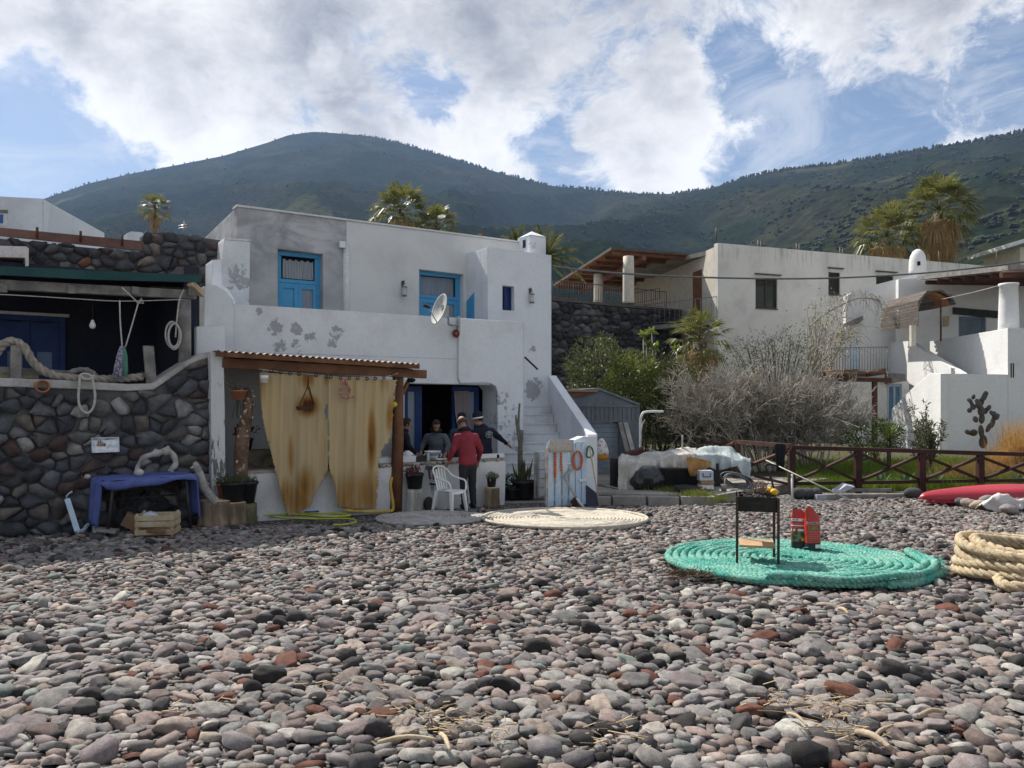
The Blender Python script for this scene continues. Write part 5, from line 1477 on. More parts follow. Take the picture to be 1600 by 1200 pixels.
pth = catmull([RG.pt(x, y, .03) for x, y in ((539, 594), (534, 603), (531, 612), (536, 620), (543, 621), (551, 620))], 8)
p2 = catmull([RG.pt(x, y, .04) for x, y in ((539, 594), (544, 603), (546, 611), (542, 618))], 8)
rr = random.Random(3)
cm_ = mat('dried_red', (.34, .10, .09), (.50, .33, .28), 30, .8, .4)
mb = MB()
for q in pth + p2: mb.ell(q + Vector((rr.uniform(-.01, .01), 0, 0)), (.026, .024, .022), 6, 4, rot=Matrix.Rotation(rr.uniform(0, 3), 3, 'Y'))
mb.build('pieces', cm_, o)
o = thing('white_lantern_pot', RG.pt(413, 588), 'small white cup hanging at the corner of the curtain', 'hanging cup')
q = RG.pt(413, 598, .02)
MB().lathe([(.055, 0), (.062, .06), (.066, .062), (.066, .12), (.055, .12), (.05, .02), (.001, .02)], q, 14).build('cup', M['white_plastic'], o)
MB().tube([q + C.u * .06 + Vector((0, 0, .12)), RG.pt(413, 578, .02), q - C.u * .06 + Vector((0, 0, .12))], .006, 4).build('hanger', M['rope_white'], o)
o = thing('yellow_float', C.pt(617, 632, .16), 'yellow ball float with a cord tied to the pergola post', 'float')
q = C.pt(617, 632, .17); MB().ell(q, (.045, .045, .045), 12, 8).build('ball', M['yellow'], o)
MB().tube([q, C.pt(617, 605, .15), C.pt(619, 590, .12)], .006, 4).build('cord', M['rope_white'], o)
o = thing('porch_lamp', C.pt(643, 593, .0), 'small dark lamp under the end of the pergola beam', 'lamp')
MB().lathe([(.02, .05), (.075, .035), (.07, -.005), (.04, -.03), (.001, -.035)], C.pt(643, 595, .0), 12).build('shade', M['dark'], o)
def ground_path(pts, r, n=6, lift=.02):
 out = []
 for x, y in pts:
  g = G(x, y); out.append(Vector((g.x, g.y, g.z + r + lift)))
 return catmull(out, n)
mb = MB()
mb.tube(ground_path([(402, 812), (420, 806), (450, 806), (500, 811), (540, 809), (530, 805), (470, 803), (425, 808), (432, 812), (490, 814), (545, 814), (556, 819), (540, 823), (520, 824)], .016, 8), .014, 7)
mb.tube(ground_path([(385, 810), (410, 811), (455, 809), (510, 813), (548, 811), (520, 808), (470, 808), (440, 810)], .016, 8, .045), .014, 7)
tag(mb.build('garden_hose', M['yellow_hose']), 'yellow green garden hose lying in loops below the curtain', 'hose')
mb = MB(); mb.tube(ground_path([(413, 802), (425, 799), (440, 803)], .02, 6, .03), .02, 7); mb.tube(ground_path([(465, 806), (485, 807), (500, 805)], .02, 6, .05), .02, 7)
tag(mb.build('blue_hose', mat('blue_hose', (.03, .07, .25), (.02, .05, .2), 6, .5)), 'short lengths of blue hose among the yellow hose', 'hose')
mb = MB(); pts = [(538, 798), (560, 799), (585, 800), (606, 799), (614, 796), (613, 780), (610, 760), (612, 745)]
pp_ = []
for x, y in pts:
 pp_.append(C.pt(x, y, .22))
mb.tube(catmull(pp_, 6), .028, 7)
tag(mb.build('yellow_net_roll', mat('yellow_netting', (.55, .38, .08), (.44, .29, .06), 9, .9, .6)), 'rolled yellow netting lying along the foot of the curtain', 'netting')
def gstump(name, x, y, r, h, mt, label, seed, Y=None, group=None):
 g = G(x, y)
 if Y: g = Vector((PX(x) * Y, Y, zg(Y)))
 return stump(name, g, r, h, mt, label, seed, group=group)
gstump('tree_stump', 462, 797, .24, .22, M['bark'], 'low pale stump under the fold of the curtain', 1)
gstump('tree_stump', 527, 796, .17, .28, M['bark'], 'stump with a dark hollow below the curtain slit', 2)
gstump('tree_stump', 512, 793, .14, .26, M['bark'], 'small stump just behind the hollow stump', 12)
gstump('tree_stump', 338, 820, .24, .38, M['bark'], 'big split stump carrying the end of the driftwood pole', 3)
gstump('tree_stump', 364, 808, .19, .34, M['bark'], 'split stump behind the big stump, below the black pots', 4, Y=11.98)
gstump('tree_stump', 385, 803, .17, .30, mat('mossy_wood', (.16, .15, .09), (.09, .085, .05), 6, .95, .8), 'mossy stump farthest along the row, by the counter', 5, Y=12.15)
g = G(447, 803); o = thing('black_bag', g + Vector((.75, .1, 0)), 'small black lump lying between the stumps below the curtain', 'bag')
mb = MB(); mb.ell(g + Vector((.62, .15, .08)), (.16, .1, .09), 12, 8); remeshed(mb, 'bag', .02, M['black_sheet'], o)
def pot_plant(name, label, c, r1, r2, h, pm_, kind, seed=0, group=None, cat='potted plant', lm=None):
 o = thing(name, c, label, cat, group)
 pot(o, c, r1, r2, h, pm_)
 rr = random.Random(seed); t = Vector(c) + Vector((0, 0, h * .93)); mb = MB()
 if kind == 'grass':
  for i in range(70):
   a = rr.uniform(0, 6.28); q = t + Vector((math.cos(a), math.sin(a), 0)) * r2 * rr.uniform(0, .8)
   e = Vector((math.cos(a) * rr.uniform(0, .1), math.sin(a) * rr.uniform(0, .1), rr.uniform(.06, .2)))
   quad_leaf(mb, q, e, rdir(rr), e.length, .018)
 elif kind == 'sword':
  for i in range(34):
   a = rr.uniform(0, 6.28); q = t + Vector((math.cos(a), math.sin(a), 0)) * r2 * rr.uniform(0, .6)
   e = Vector((math.cos(a) * rr.uniform(.02, .14), math.sin(a) * rr.uniform(.02, .14), rr.uniform(.25, .55)))
   quad_leaf(mb, q, e, rdir(rr), e.length, .055)
 elif kind == 'bush':
  leaf_cloud(mb, t + Vector((0, 0, r2 * .7)), (r2 * 1.15, r2 * 1.15, r2 * .9), 160, .07, .04, rr, shell=.2)
 elif kind == 'low':
  leaf_cloud(mb, t + Vector((0, 0, r2 * .3)), (r2 * 1.1, r2 * 1.1, r2 * .45), 130, .07, .035, rr, shell=.2)
 mb.build('foliage', lm or leaf_mat('pot_leaf', (.06, .09, .03), (.10, .13, .05)), o)
 return o
LG = leaf_mat('dusty_green_leaf', (.085, .10, .045), (.13, .14, .07))
pot_plant('potted_plant', 'black pot with short grass on the split stump beside the pier', Vector((PX(365) * 11.98, 11.98, zg(11.98) + .355)), .15, .19, .30, M['black'], 'grass', 1, lm=LG)
pot_plant('potted_plant', 'tapered black pot of grass on the mossy stump', Vector((PX(385) * 12.15, 12.15, zg(12.15) + .315)), .12, .175, .34, M['black'], 'grass', 2, lm=LG)
pot_plant('potted_plant', 'terracotta pot with a sprig between the pier and the stump', G(338, 820) + Vector((.10, .22, .38)), .12, .17, .24, M['terracotta'], 'low', 3)
c = C.pt(648, 800, .18); c.z = 0
stump('limed_log', c, .14, .42, M['bark_white'], 'white limed log under the hanging bucket plant beside the pergola post', 7)
pot_plant('potted_plant', 'dark bucket of reddish succulents on the white limed log', c + Vector((0, 0, .435)), .125, .165, .28, M['black'], 'low', 8, lm=leaf_mat('red_succulent', (.13, .04, .035), (.20, .07, .05)))
c = C.pt(768, 790, .26); c.z = 0
stump('limed_log', c, .15, .36, M['bark'], 'upright pale log carrying a small pot at the end of the counter', 9)
pot_plant('potted_plant', 'small dark pot with a grey green plant on the upright pale log', c + Vector((.0, 0, .375)), .075, .095, .18, M['black'], 'low', 10, lm=leaf_mat('grey_leaf', (.20, .24, .14), (.30, .32, .22)))
c = C.pt(670, 792, .1)
o = tag(MB().ell(Vector((c.x, c.y, .12)), (.10, .06, .14), 14, 10).build('round_stone', mat('dark_stone', (.08, .075, .075), (.05, .05, .05), 8, .9, .6)), 'dark round stone leaning on the counter wall behind the crutches', 'stone')
def crutch(x0, y0, x1, y1, label):
 a = C.pt(x0, y0, .34); b = C.pt(x1, y1, .06)
 a.z = 0.0
 o = thing('crutch', a, label, 'crutch', 'crutches leaning on the counter')
 d = (b - a)
 m1 = a + d * .72
 MB().tube([a + d * .02, m1], .016, 8).build('shaft', M['metal'], o)
 MB().tube([a - d * .012, a + d * .03], .024, 8).build('rubber_foot', M['rubber'], o)
 mb = MB(); mb.tube(catmull([m1, a + d * .85, a + d * .95 - C.n * -.02, b], 4), [.02] * 6 + [.024] * 7, 8)
 mb.obox(b - C.u * .06 - Vector((0, 0, .05)), C.u * .12, C.n * .03, Vector((0, 0, .06)))
 mb.build('forearm_cuff', mat('crutch_plastic', (.055, .065, .085), (.04, .05, .07), 6, .6), o)
 g_ = a + d * .62
 MB().tube([g_ - C.u * .02, g_ + C.n * .10], .018, 7).build('handgrip', M['black'], o)
crutch(681, 800, 669, 729, 'grey crutch leaning on the counter, the one nearer the pergola post')
crutch(676, 800, 678, 730, 'grey crutch leaning on the counter, the one nearer the white chair')
def chair(loc, yaw):
 o = thing('plastic_chair', loc, 'white plastic garden chair standing by the counter', 'chair')
 m = Matrix.Rotation(yaw, 3, 'Z')
 L = Vector(loc)
 T_ = lambda x, y, z: L + m @ Vector((x, y, z))          # y is the way the sitter faces
 mb = MB(); n = 10
 for j in range(n + 1):          # seat shell
  y = -.21 + .44 * j / n
  for i in range(9):
   x = (-.215 + .43 * i / 8) * (1 - .12 * (1 - j / n))
   mb.v.append(T_(x, y, .435 - .03 * (1 - (x / .22) ** 2) + (-.045 * max(0, (j - 8) / 2) ** 2)))
 for j in range(n):
  for i in range(8): mb.f.append([j * 9 + i, j * 9 + i + 1, (j + 1) * 9 + i + 1, (j + 1) * 9 + i]); mb.m.append(0); mb.sm.append(True)
 solid(mb.build('seat', M['white_plastic'], o), .012)
 for sx, sy, ex, ey in ((-.2, .2, -.25, .25), (.2, .2, .25, .25), (-.18, -.19, -.22, -.29), (.18, -.19, .22, -.29)):
  mb = MB(); a, b = T_(sx, sy, .43), T_(ex, ey, 0.0)
  for (p, w) in ((a, .075), (b, .045)):
   mb.v += [p + m @ Vector((dx * w / 2, dy * w / 2, 0)) for dx, dy in ((-1, -1), (1, -1), (1, 1), (-1, 1))]
  for f in ((0, 1, 5, 4), (1, 2, 6, 5), (2, 3, 7, 6), (3, 0, 4, 7), (0, 3, 2, 1), (4, 5, 6, 7)): mb.f.append(list(f)); mb.m.append(0); mb.sm.append(False)
  mb.build('leg', M['white_plastic'], o)
 hoop = catmull([T_(.245, .23, .42), T_(.275, .20, .60), T_(.275, .02, .655), T_(.27, -.15, .70), T_(.225, -.27, .82), T_(.10, -.33, .885), T_(-.10, -.33, .885), T_(-.225, -.27, .82), T_(-.27, -.15, .70), T_(-.275, .02, .655), T_(-.275, .20, .60), T_(-.245, .23, .42)], 6)
 MB().tube(hoop, .019, 8).build('backrest_hoop', M['white_plastic'], o)
 for i in range(5):
  x = -.16 + .08 * i
  a, b = T_(x * .9, -.20, .43), T_(x * 1.1, -.30 - .02 * (1 - abs(i - 2) / 2), .865 - .025 * abs(i - 2))
  mb = MB(); mb.bar(a, b, .045, .008, up=m @ Vector((0, 1, 0))); mb.build('back_slat', M['white_plastic'], o)
 return o
g = Vector((PX(703) * 13.85, 13.85, 0.03))
ch_ = chair(g, R(-124)); ch_.scale = (.86, .86, .9)
def on_counter(x, d): return C.w(C.t(x), cz + .012, -d)
def tray(x, d, w, l, h, m, label, name='foam_tray', yaw=0):
 p = on_counter(x, d); o = thing(name, p, label, 'tray')
 mb = MB(); a = C.a + yaw
 mm = Matrix.Rotation(a, 3, 'Z')
 c = [Vector((sx * w / 2, sy * l / 2, 0)) for sx, sy in ((-1, -1), (1, -1), (1, 1), (-1, 1))]
 ring = lambda k, z: [p + mm @ (q * k) + Vector((0, 0, z)) for q in c]
 mb.add(ring(.92, 0) + ring(1, h) + ring(.94, h) + ring(.88, .012), [(3, 2, 1, 0)] + [(i + r * 4, (i + 1) % 4 + r * 4, (i + 1) % 4 + r * 4 + 4, i + r * 4 + 4) for r in range(3) for i in range(4)] + [(12, 13, 14, 15)], 0)
 mb.build('box', m, o)
 return o
tray(608, .22, .34, .25, .10, M['foam'], 'white foam tray left of the pergola post on the counter')['label'] = 'white foam tray between curtain and pergola post on the counter'
tray(641, .20, .36, .26, .11, M['foam'], 'white foam box on the counter just past the pergola post')
tray(661, .16, .22, .20, .10, M['black'], 'black box between the foam box and the white basin', 'black_box')
tray(634, .42, .36, .22, .05, mat('clear_plastic', (.42, .45, .48), (.34, .36, .4), 9, .25), 'clear plastic tray lying behind the white foam box', 'plastic_tray')
p = on_counter(652, .42); o = thing('white_bowl', p, 'white upturned bowl behind the foam boxes', 'bowl')
MB().lathe([(.13, 0), (.125, .05), (.09, .10), (.05, .12), (.045, .135), (.001, .135)], p + Vector((0, 0, .05)), 18).build('bowl', M['white_plastic'], o)
p = on_counter(686, .26); o = thing('white_basin', p, 'wide white basin with handles on the counter', 'basin')
MB().lathe([(.08, 0), (.11, .05), (.145, .13), (.165, .14), (.165, .15), (.14, .147), (.10, .06), (.07, .015), (.001, .015)], p + Vector((0, 0, .02)), 24).build('basin', M['white_plastic'], o)
MB().lathe([(.121, .07), (.141, .115), (.145, .115), (.125, .07)], p + Vector((0, 0, .02)), 24).build('blue_band', mat('grey_blue_band', (.25, .31, .42), (.2, .26, .36), 30, .5), o)
for sx in (-1, 1):
 c = p + C.u * sx * .155 + Vector((0, 0, .13))
 MB().tube([c, c + C.u * sx * .035 + Vector((0, 0, -.03)), c + C.u * sx * .0 + Vector((0, 0, -.09))], .012, 6).build('handle', M['white_plastic'], o)
p = on_counter(697, .12); o = thing('paper_sheet', p, 'crumpled white paper on the counter before the basin', 'paper')
mb = MB()
for j in range(5):
 for i in range(7): mb.v.append(p + C.u * (-.15 + .05 * i) - C.n * (-.06 + .04 * j) + Vector((0, 0, .012 + rnd.uniform(0, .02))))
for j in range(4):
 for i in range(6): mb.f.append([j * 7 + i, j * 7 + i + 1, (j + 1) * 7 + i + 1, (j + 1) * 7 + i]); mb.m.append(0); mb.sm.append(False)
solid(mb.build('sheet', M['foam'], o), .003)
p = on_counter(672, .08); o = thing('water_bottle', p, 'small clear plastic bottle at the counter edge before the basin', 'bottle')
MB().lathe([(.03, 0), (.032, .02), (.032, .12), (.012, .17), (.012, .185), (.001, .186)], p, 12).build('bottle', mat('pale_bottle', (.42, .5, .47), (.36, .44, .42), 5, .15), o)
MB().lathe([(.014, .186), (.014, .2), (.001, .2)], p, 10).build('cap', M['white_plastic'], o)
# ---------------------------------------------------------------- the blue table and its company
tb = thing('folding_table', W.pt(232, 812, .55), 'dark folding table standing against the stone wall under a blue cloth', 'table')
tA, tB = W.pt(162, 750, .75), W.pt(305, 745, .75)
tz = (tA.z + tB.z) / 2
tA.z = tB.z = tz
tw = (tB - tA); tn = W.n * -.62
MB().obox(tA, tw, tn, Vector((0, 0, -.035))).build('tabletop', M['dark'], tb)
legm = mat('dark_iron', (.055, .05, .05), (.04, .03, .03), 7, .6)
for k, d, sk in ((.10, .04, -.06), (.14, .56, -.03), (.90, .04, .05), (.86, .56, .03)):
 a = tA + tw * k + tn * d + Vector((0, 0, -.036)); b = a + tw * sk; b.z = zg(b.y)
 MB().tube([a, b], .022, 7).build('leg', legm, tb)
MB().tube([tA + tw * .14 + tn * .52 + Vector((0, 0, -.3)), tA + tw * .86 + tn * .52 + Vector((0, 0, -.3))], .014, 6).build('stretcher', legm, tb)
cl = MB(); nu, nv = 56, 16
rr = random.Random(17)
W0 = tw.length; uu = tw.normalized(); vv = -W.n
drop_l, drop_r = .62, .60
tot = drop_l + W0 + drop_r
for i in range(nu + 1):
 s = tot * i / nu - drop_l
 for j in range(nv + 1):
  t = -.13 + (.70 + .13) * j / nv
  x, z = s, tz + .012
  ovl = 0
  if s < 0:
   ovl = -s; x = -.03 - .10 * ovl + .03 * math.sin(t * 14 + 1); z = tz - (-s)
  elif s > W0:
   ovl = s - W0; x = W0 + .03 + .06 * ovl + .03 * math.sin(t * 15); z = tz - (s - W0)
  y = t
  if t < 0:
   fr_ = 1 if 0 < s < W0 else 0
   y = -.02 + .02 * math.sin(s * 9); z += t * (.75 + .25 * math.sin(s * 3.1 + 1) + .1 * math.sin(s * 11)) * (1 if fr_ else .3)
  z += .018 * noise.noise(Vector((s * 3.5, t * 4, 2))) + (.02 * max(0, noise.noise(Vector((s * 2, t * 2, 7)))) if 0 < s < W0 else 0)
  if ovl: y = t * (1 - .5 * ovl) + .02
  cl.v.append(tA + uu * x + vv * y + Vector((0, 0, z - tz)))
for i in range(nu):
 for j in range(nv):
  cl.f.append([i * (nv + 1) + j, (i + 1) * (nv + 1) + j, (i + 1) * (nv + 1) + j + 1, i * (nv + 1) + j + 1]); cl.m.append(0); cl.sm.append(True)
tag(solid(cl.build('blue_tablecloth', M['blue_cloth']), .006), 'faded blue cloth draped over the folding table', 'tablecloth')
dr = thing('driftwood_arch', tA + tw * .55 + tn * .4, 'curved grey driftwood root standing as an arch on the blue cloth', 'driftwood')
DW = W.shift(.42)
pth = catmull([DW.pt(x, y) for x, y in ((213, 738), (217, 725), (225, 715), (238, 710), (250, 707), (259, 704), (267, 707), (273, 717), (274, 726), (268, 733), (266, 737))], 5)
mb = MB(); mb.tube(pth, [.026 + .022 * math.sin(min(1, i / 30) * 2.2) + .006 * math.sin(i * .8) for i in range(len(pth))], 9)
mb.cone(DW.pt(259, 705), DW.pt(262, 700), .07, .035); mb.cone(DW.pt(248, 708), DW.pt(243, 704), .05, .03)
remeshed(mb, 'root', .010, M['drift'], dr, 1)
for i, (x, y, r, lb) in enumerate(((188, 735, .045, 'small white stone on the blue cloth, off the arch'), (244, 737, .075, 'rounded white stone on the blue cloth under the driftwood arch'))):
 q = tA + uu * (PX(x) * 11.4 - tA.x) / uu.x + vv * .30; q.z = tz + .02 + r * .6
 tag(MB().ell(q, (r, r * .8, r * .75), 12, 8).build('white_stone', mat('white_stone', (.5, .49, .47), (.4, .39, .37), 9, .8, .2)), lb, 'stone')
dp2 = thing('driftwood_pole', G(340, 805), 'pale grey driftwood pole leaning from the stump to the table end', 'driftwood')
mb = MB(); DP = W.shift(.62)
mb.tube(catmull([DP.pt(304, 722), DP.pt(312, 740), DP.pt(319, 762), DP.pt(331, 778), DP.pt(342, 791)], 5), [.03, .04, .05, .055, .055, .06, .06, .062, .07, .075, .07, .07, .068, .07, .068, .07, .07, .068, .066, .064, .06], 9)
mb.cone(DP.pt(318, 757), DP.pt(326, 756), .04, .02); mb.cone(DP.pt(306, 728), DP.pt(299, 731), .025, .018)
remeshed(mb, 'pole', .010, M['drift'], dp2, 1)
def slat_crate(c, yaw, w, l, h, label):
 o = thing('wooden_crate', c, label, 'crate')
 m = Matrix.Rotation(yaw, 3, 'Z'); c = Vector(c)
 B = lambda x, y, z, s: MB().box(c + m @ Vector((x, y, z)), s, yaw)
 for sx in (-1, 1):
  for sy in (-1, 1): B(sx * (w / 2 - .02), sy * (l / 2 - .02), h / 2 + .02, (.035, .035, h + .04)).build('corner_post', M['wood_pale'], o)
 for z in (.05, .05 + h * .42, h - .02):
  for sy in (-1, 1): B(0, sy * (l / 2 + .004), z, (w, .010, h * .26)).build('slat', M['wood_pale'], o)
  for sx in (-1, 1): B(sx * (w / 2 + .005), 0, z, (.010, l, h * .26)).build('slat', M['wood_pale'], o)
 for i in range(4): B(0, -l / 2 + l * (i + .5) / 4, .012, (w - .02, l * .2, .01)).build('slat', M['wood_pale'], o)
 return o
g = G(247, 834)
slat_crate(g + Vector((0, 0, .0)), R(8), .50, .34, .27, 'pale slatted fruit crate under the blue clothed table')
q = g + Vector((-.1, -.02, .20))
mb = MB(); mb.ell(q, (.12, .10, .12), 14, 9)
for v in mb.v: v += Vector(rdir(rr)) * .012
tag(mb.build('plastic_bag', mat('crumpled_plastic', (.5, .54, .6), (.38, .42, .5), 9, .3, .5)), 'crumpled clear plastic bag lying in the fruit crate', 'bag')
g = G(207, 829)
o = tag(MB().box(g + Vector((0, 0, .13)), (.24, .12, .20), R(15), rot=Matrix.Rotation(R(15), 3, 'Z') @ Matrix.Rotation(R(28), 3, 'Y')).build('cardboard_box', M['cardboard']), 'brown cardboard box tipped over beside the fruit crate', 'box')
g = G(166, 836)
for i, (dx, dy, w, l, lb) in enumerate(((.0, 0, .30, .2, 'flat grey slab of stone lying by the table leg'), (.75, -.12, .24, .1, 'flat brown piece of board lying before the crate'))):
 tag(MB().box(g + Vector((dx, dy, .07)), (w, l, .035), R(12 + 20 * i), rot=Matrix.Rotation(R(10 + 15 * i), 3, 'Z') @ Matrix.Rotation(R(8), 3, 'Y')).build('flat_slab', M['concrete'] if i == 0 else M['wood_warm']), lb, 'slab' if i == 0 else 'board')
g = G(122, 838)
o = thing('iron_bracket', g, 'pale blue iron bar with a curled foot leaning on the stone wall', 'iron bar')
a, b = W.pt(105, 780, .12), G(121, 836) + Vector((0, 0, .05))
MB().bar(a, b, .07, .035, up=W.n).build('bar', M['pale_blue'], o)
MB().tube([a, W.pt(104, 775, .12), W.pt(108, 771, .14), W.pt(113, 768, .16)], .012, 5).build('hook', M['pale_blue'], o)
MB().tube(catmull([b, G(130, 834) + Vector((0, 0, .05)), G(138, 829) + Vector((0, 0, .09)), G(145, 827) + Vector((0, 0, .06)), G(148, 833) + Vector((0, 0, .03))], 5), .028, 7).build('curled_foot', M['pale_blue'], o)
S3 = Plane(862, 33.6, 34)
tw_ = thing('terrace_stone_wall', S3.pt(960, 640), 'dark dry stone terrace wall under the railing and columns', 'wall')
g0, g1 = S3.t(848), S3.t(1064)
ttop = lerp_fn([(S3.t(840), S3.pt(862, 470).z), (g1 + 1, S3.pt(1063, 488).z)])
zt3 = S3.pt(862, 470).z
MB().prism([S3.w(g0, -.2), S3.w(g1, -.2), S3.w(g1, ttop(g1) - .02), S3.w(g0, ttop(g0) - .02)], back(S3, .6)).build('core', M['mortar'], tw_)
dry = [(.05, .052, .058), (.07, .072, .078), (.04, .042, .047), (.10, .10, .105), (.06, .058, .06), (.12, .12, .12), (.045, .047, .052), (.085, .085, .09), (.055, .057, .063), (.15, .148, .145)]
stones(tw_, S3, g0, g1, lambda s: .9, ttop, .27, 1.5, stone_mat('dry_stone', dry, .6, .95), seed=14, depth=.13, gap=.02, rowjit=.48)
MB().obox(S3.w(g0, zt3 + .003, .06), S3.u * (g1 - g0), S3.n * -.6, Vector((0, 0, .12)) + S3.u * 0).build('coping', M['iron_rail'], tw_)
MB().obox(S3.w(g1 + .004, .0, .0), S3.u * .02, S3.n * -6.0, Vector((0, 0, zt3))).build('return_face', M['mortar'], tw_)
vt = thing('terrace_pergola', S3.w(S3.t(960), zt3 + .1, -2), 'brown beamed terrace roof on round cream columns above the stone wall', 'terrace roof')
RF = Plane(955, 35.0, 21)
A_ = RF.pt(955, 386); B_ = RF.pt(1121, 392)
zr_ = A_.z
bkv = (P(865, 442, 46.5) - A_); bkv.z = 0
edge = MB()
B_.z = zr_
edge.prism([A_, B_, B_ + bkv, A_ + bkv], Vector((0, 0, -.10))); edge.build('roof_slab', mat('dark_roof_edge', (.11, .10, .085), (.08, .07, .06), 4, .8), vt)
MB().prism([A_ + Vector((0, 0, -.105)), B_ + Vector((0, 0, -.105)), B_ + bkv + Vector((0, 0, -.105)), A_ + bkv + Vector((0, 0, -.105))], Vector((0, 0, -.02))).build('boarding', M['wood_warm'], vt)
wbeam = mat('terrace_beam_wood', (.24, .105, .055), (.15, .06, .035), 2, .7, .3)
for i in range(9):
 o0_ = A_ + bkv * (.02 + i * .12) + Vector((0, 0, -.20)); o1_ = B_ + bkv * (.02 + i * .12) + Vector((0, 0, -.20))
 MB().bar(o0_ + (B_ - A_) * .03, o1_ - (B_ - A_) * .005, .14, .15).build('joist', wbeam, vt)
m0 = A_ + (B_ - A_) * .30
MB().bar(m0 + bkv * .0 + Vector((0, 0, -.39)), m0 + bkv * .98 + Vector((0, 0, -.39)), .2, .22).build('main_beam', wbeam, vt)
cream = mat('cream_paint', (.62, .57, .48), (.54, .49, .41), 3, .85, .15)
for px, yb, yt, Y in ((982, 474, 403, 34.6), (935, 471, 430, 39.6)):
 z1 = zr_ - .505; z0 = zt3
 c = Vector((PX(px) * Y, Y, z0))
 MB().lathe([(.27, 0), (.26, .1), (.255, (z1 - z0) * .7), (.24, z1 - z0)], c, 18).build('column', cream, vt)
MB().prism([S3.w(g0 - 2, zt3 - .3, -.62), S3.w(g1 - .1, zt3 - .3, -.62), S3.w(g1 - .1, zt3 - .3, -15), S3.w(g0 - 2, zt3 - .3, -15)], Vector((0, 0, .29))).build('floor', M['concrete'], vt)
BW = S3.shift(-14.2)
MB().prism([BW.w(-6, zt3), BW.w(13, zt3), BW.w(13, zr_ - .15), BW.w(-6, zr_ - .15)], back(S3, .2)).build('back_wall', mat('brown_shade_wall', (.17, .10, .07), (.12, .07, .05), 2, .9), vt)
def railing(name, label, a, b, h, n, m, hand=.03, bar_r=.012):
 o = thing(name, a, label, 'railing')
 a, b = Vector(a), Vector(b)
 MB().bar(a + Vector((0, 0, h)), b + Vector((0, 0, h)), .05, .03).build('handrail', m, o)
 MB().bar(a + Vector((0, 0, .08)), b + Vector((0, 0, .08)), .03, .02).build('bottom_rail', m, o)
 for i in range(n + 1):
  p = a + (b - a) * i / n
  big = i % 10 == 0
  MB().tube([p + Vector((0, 0, .0 if big else .085)), p + Vector((0, 0, h - .012))], bar_r * (1.5 if big else 1), 5).build('baluster', m, o)
 return o
zc = zt3 + .123
p0, p1 = S3.w(S3.t(858), zc, -.12), S3.w(S3.t(1044), zc, -.12)
rl = mat('brown_grey_rail', (.14, .11, .09), (.10, .08, .065), 5, .6)
railing('terrace_railing', 'thin brown iron railing along the top of the dark stone wall', p0, p1, .82, 50, rl)
railing('stair_railing', 'short sloping iron handrail at the end of the stone wall', S3.w(S3.t(994), zc, -.8), S3.w(S3.t(1042), zc + .45, -.5), .6, 8, rl)
K = Plane(1122, 34.3, 21)
kh = thing('cream_house', K.pt(1300, 720), 'long rain streaked cream house with dark shutters', 'house')
ktop = K.pt(1122, 379.5).z
cream_w = plaster('rain_streaked_cream', (.75, .72, .66), (.60, .57, .52), streak=.75, top=ktop)
k0, k1 = K.t(1122), K.t(1545)
wins = [(1180.5, 434.5, 1214.5, 481), (1294.5, 425, 1312.5, 460), (1369, 430, 1396, 470)]
holes = []
for x0, y0, x1, y1 in wins:
 a, b = K.t(x0), K.t(x1); z1, z0 = K.pt(x0, y0).z, K.pt(x0, y1).z
 holes.append((a, b, z0, z1))
MB().prism([K.w(k0, -.2), K.w(k1, -.2), K.w(k1, ktop), K.w(k0, ktop)], back(K, .3), [[K.w(a, z0), K.w(b, z0), K.w(b, z1), K.w(a, z1)] for a, b, z0, z1 in holes]).build('front_wall', cream_w, kh)
side_dir = (bkv.normalized())
sp0 = K.w(k0, 0, -.31)
MB().prism([sp0 + Vector((0, 0, -.2)), sp0 + side_dir * 11 + Vector((0, 0, -.2)), sp0 + side_dir * 11 + Vector((0, 0, zr_ - .14)), sp0 + Vector((0, 0, ktop - .14))], K.u * .3).build('side_wall', cream, kh)
MB().prism([K.w(k0 + .31, ktop - .35, -.31), K.w(k1, ktop - .35, -.31), K.w(k1, ktop - .35, -8), K.w(k0 - 1.0, ktop - .35, -8)], Vector((0, 0, .2))).build('roof', M['concrete'], kh)
shut = mat('dark_shutter', (.055, .05, .048), (.04, .036, .035), 4, .6, .2)
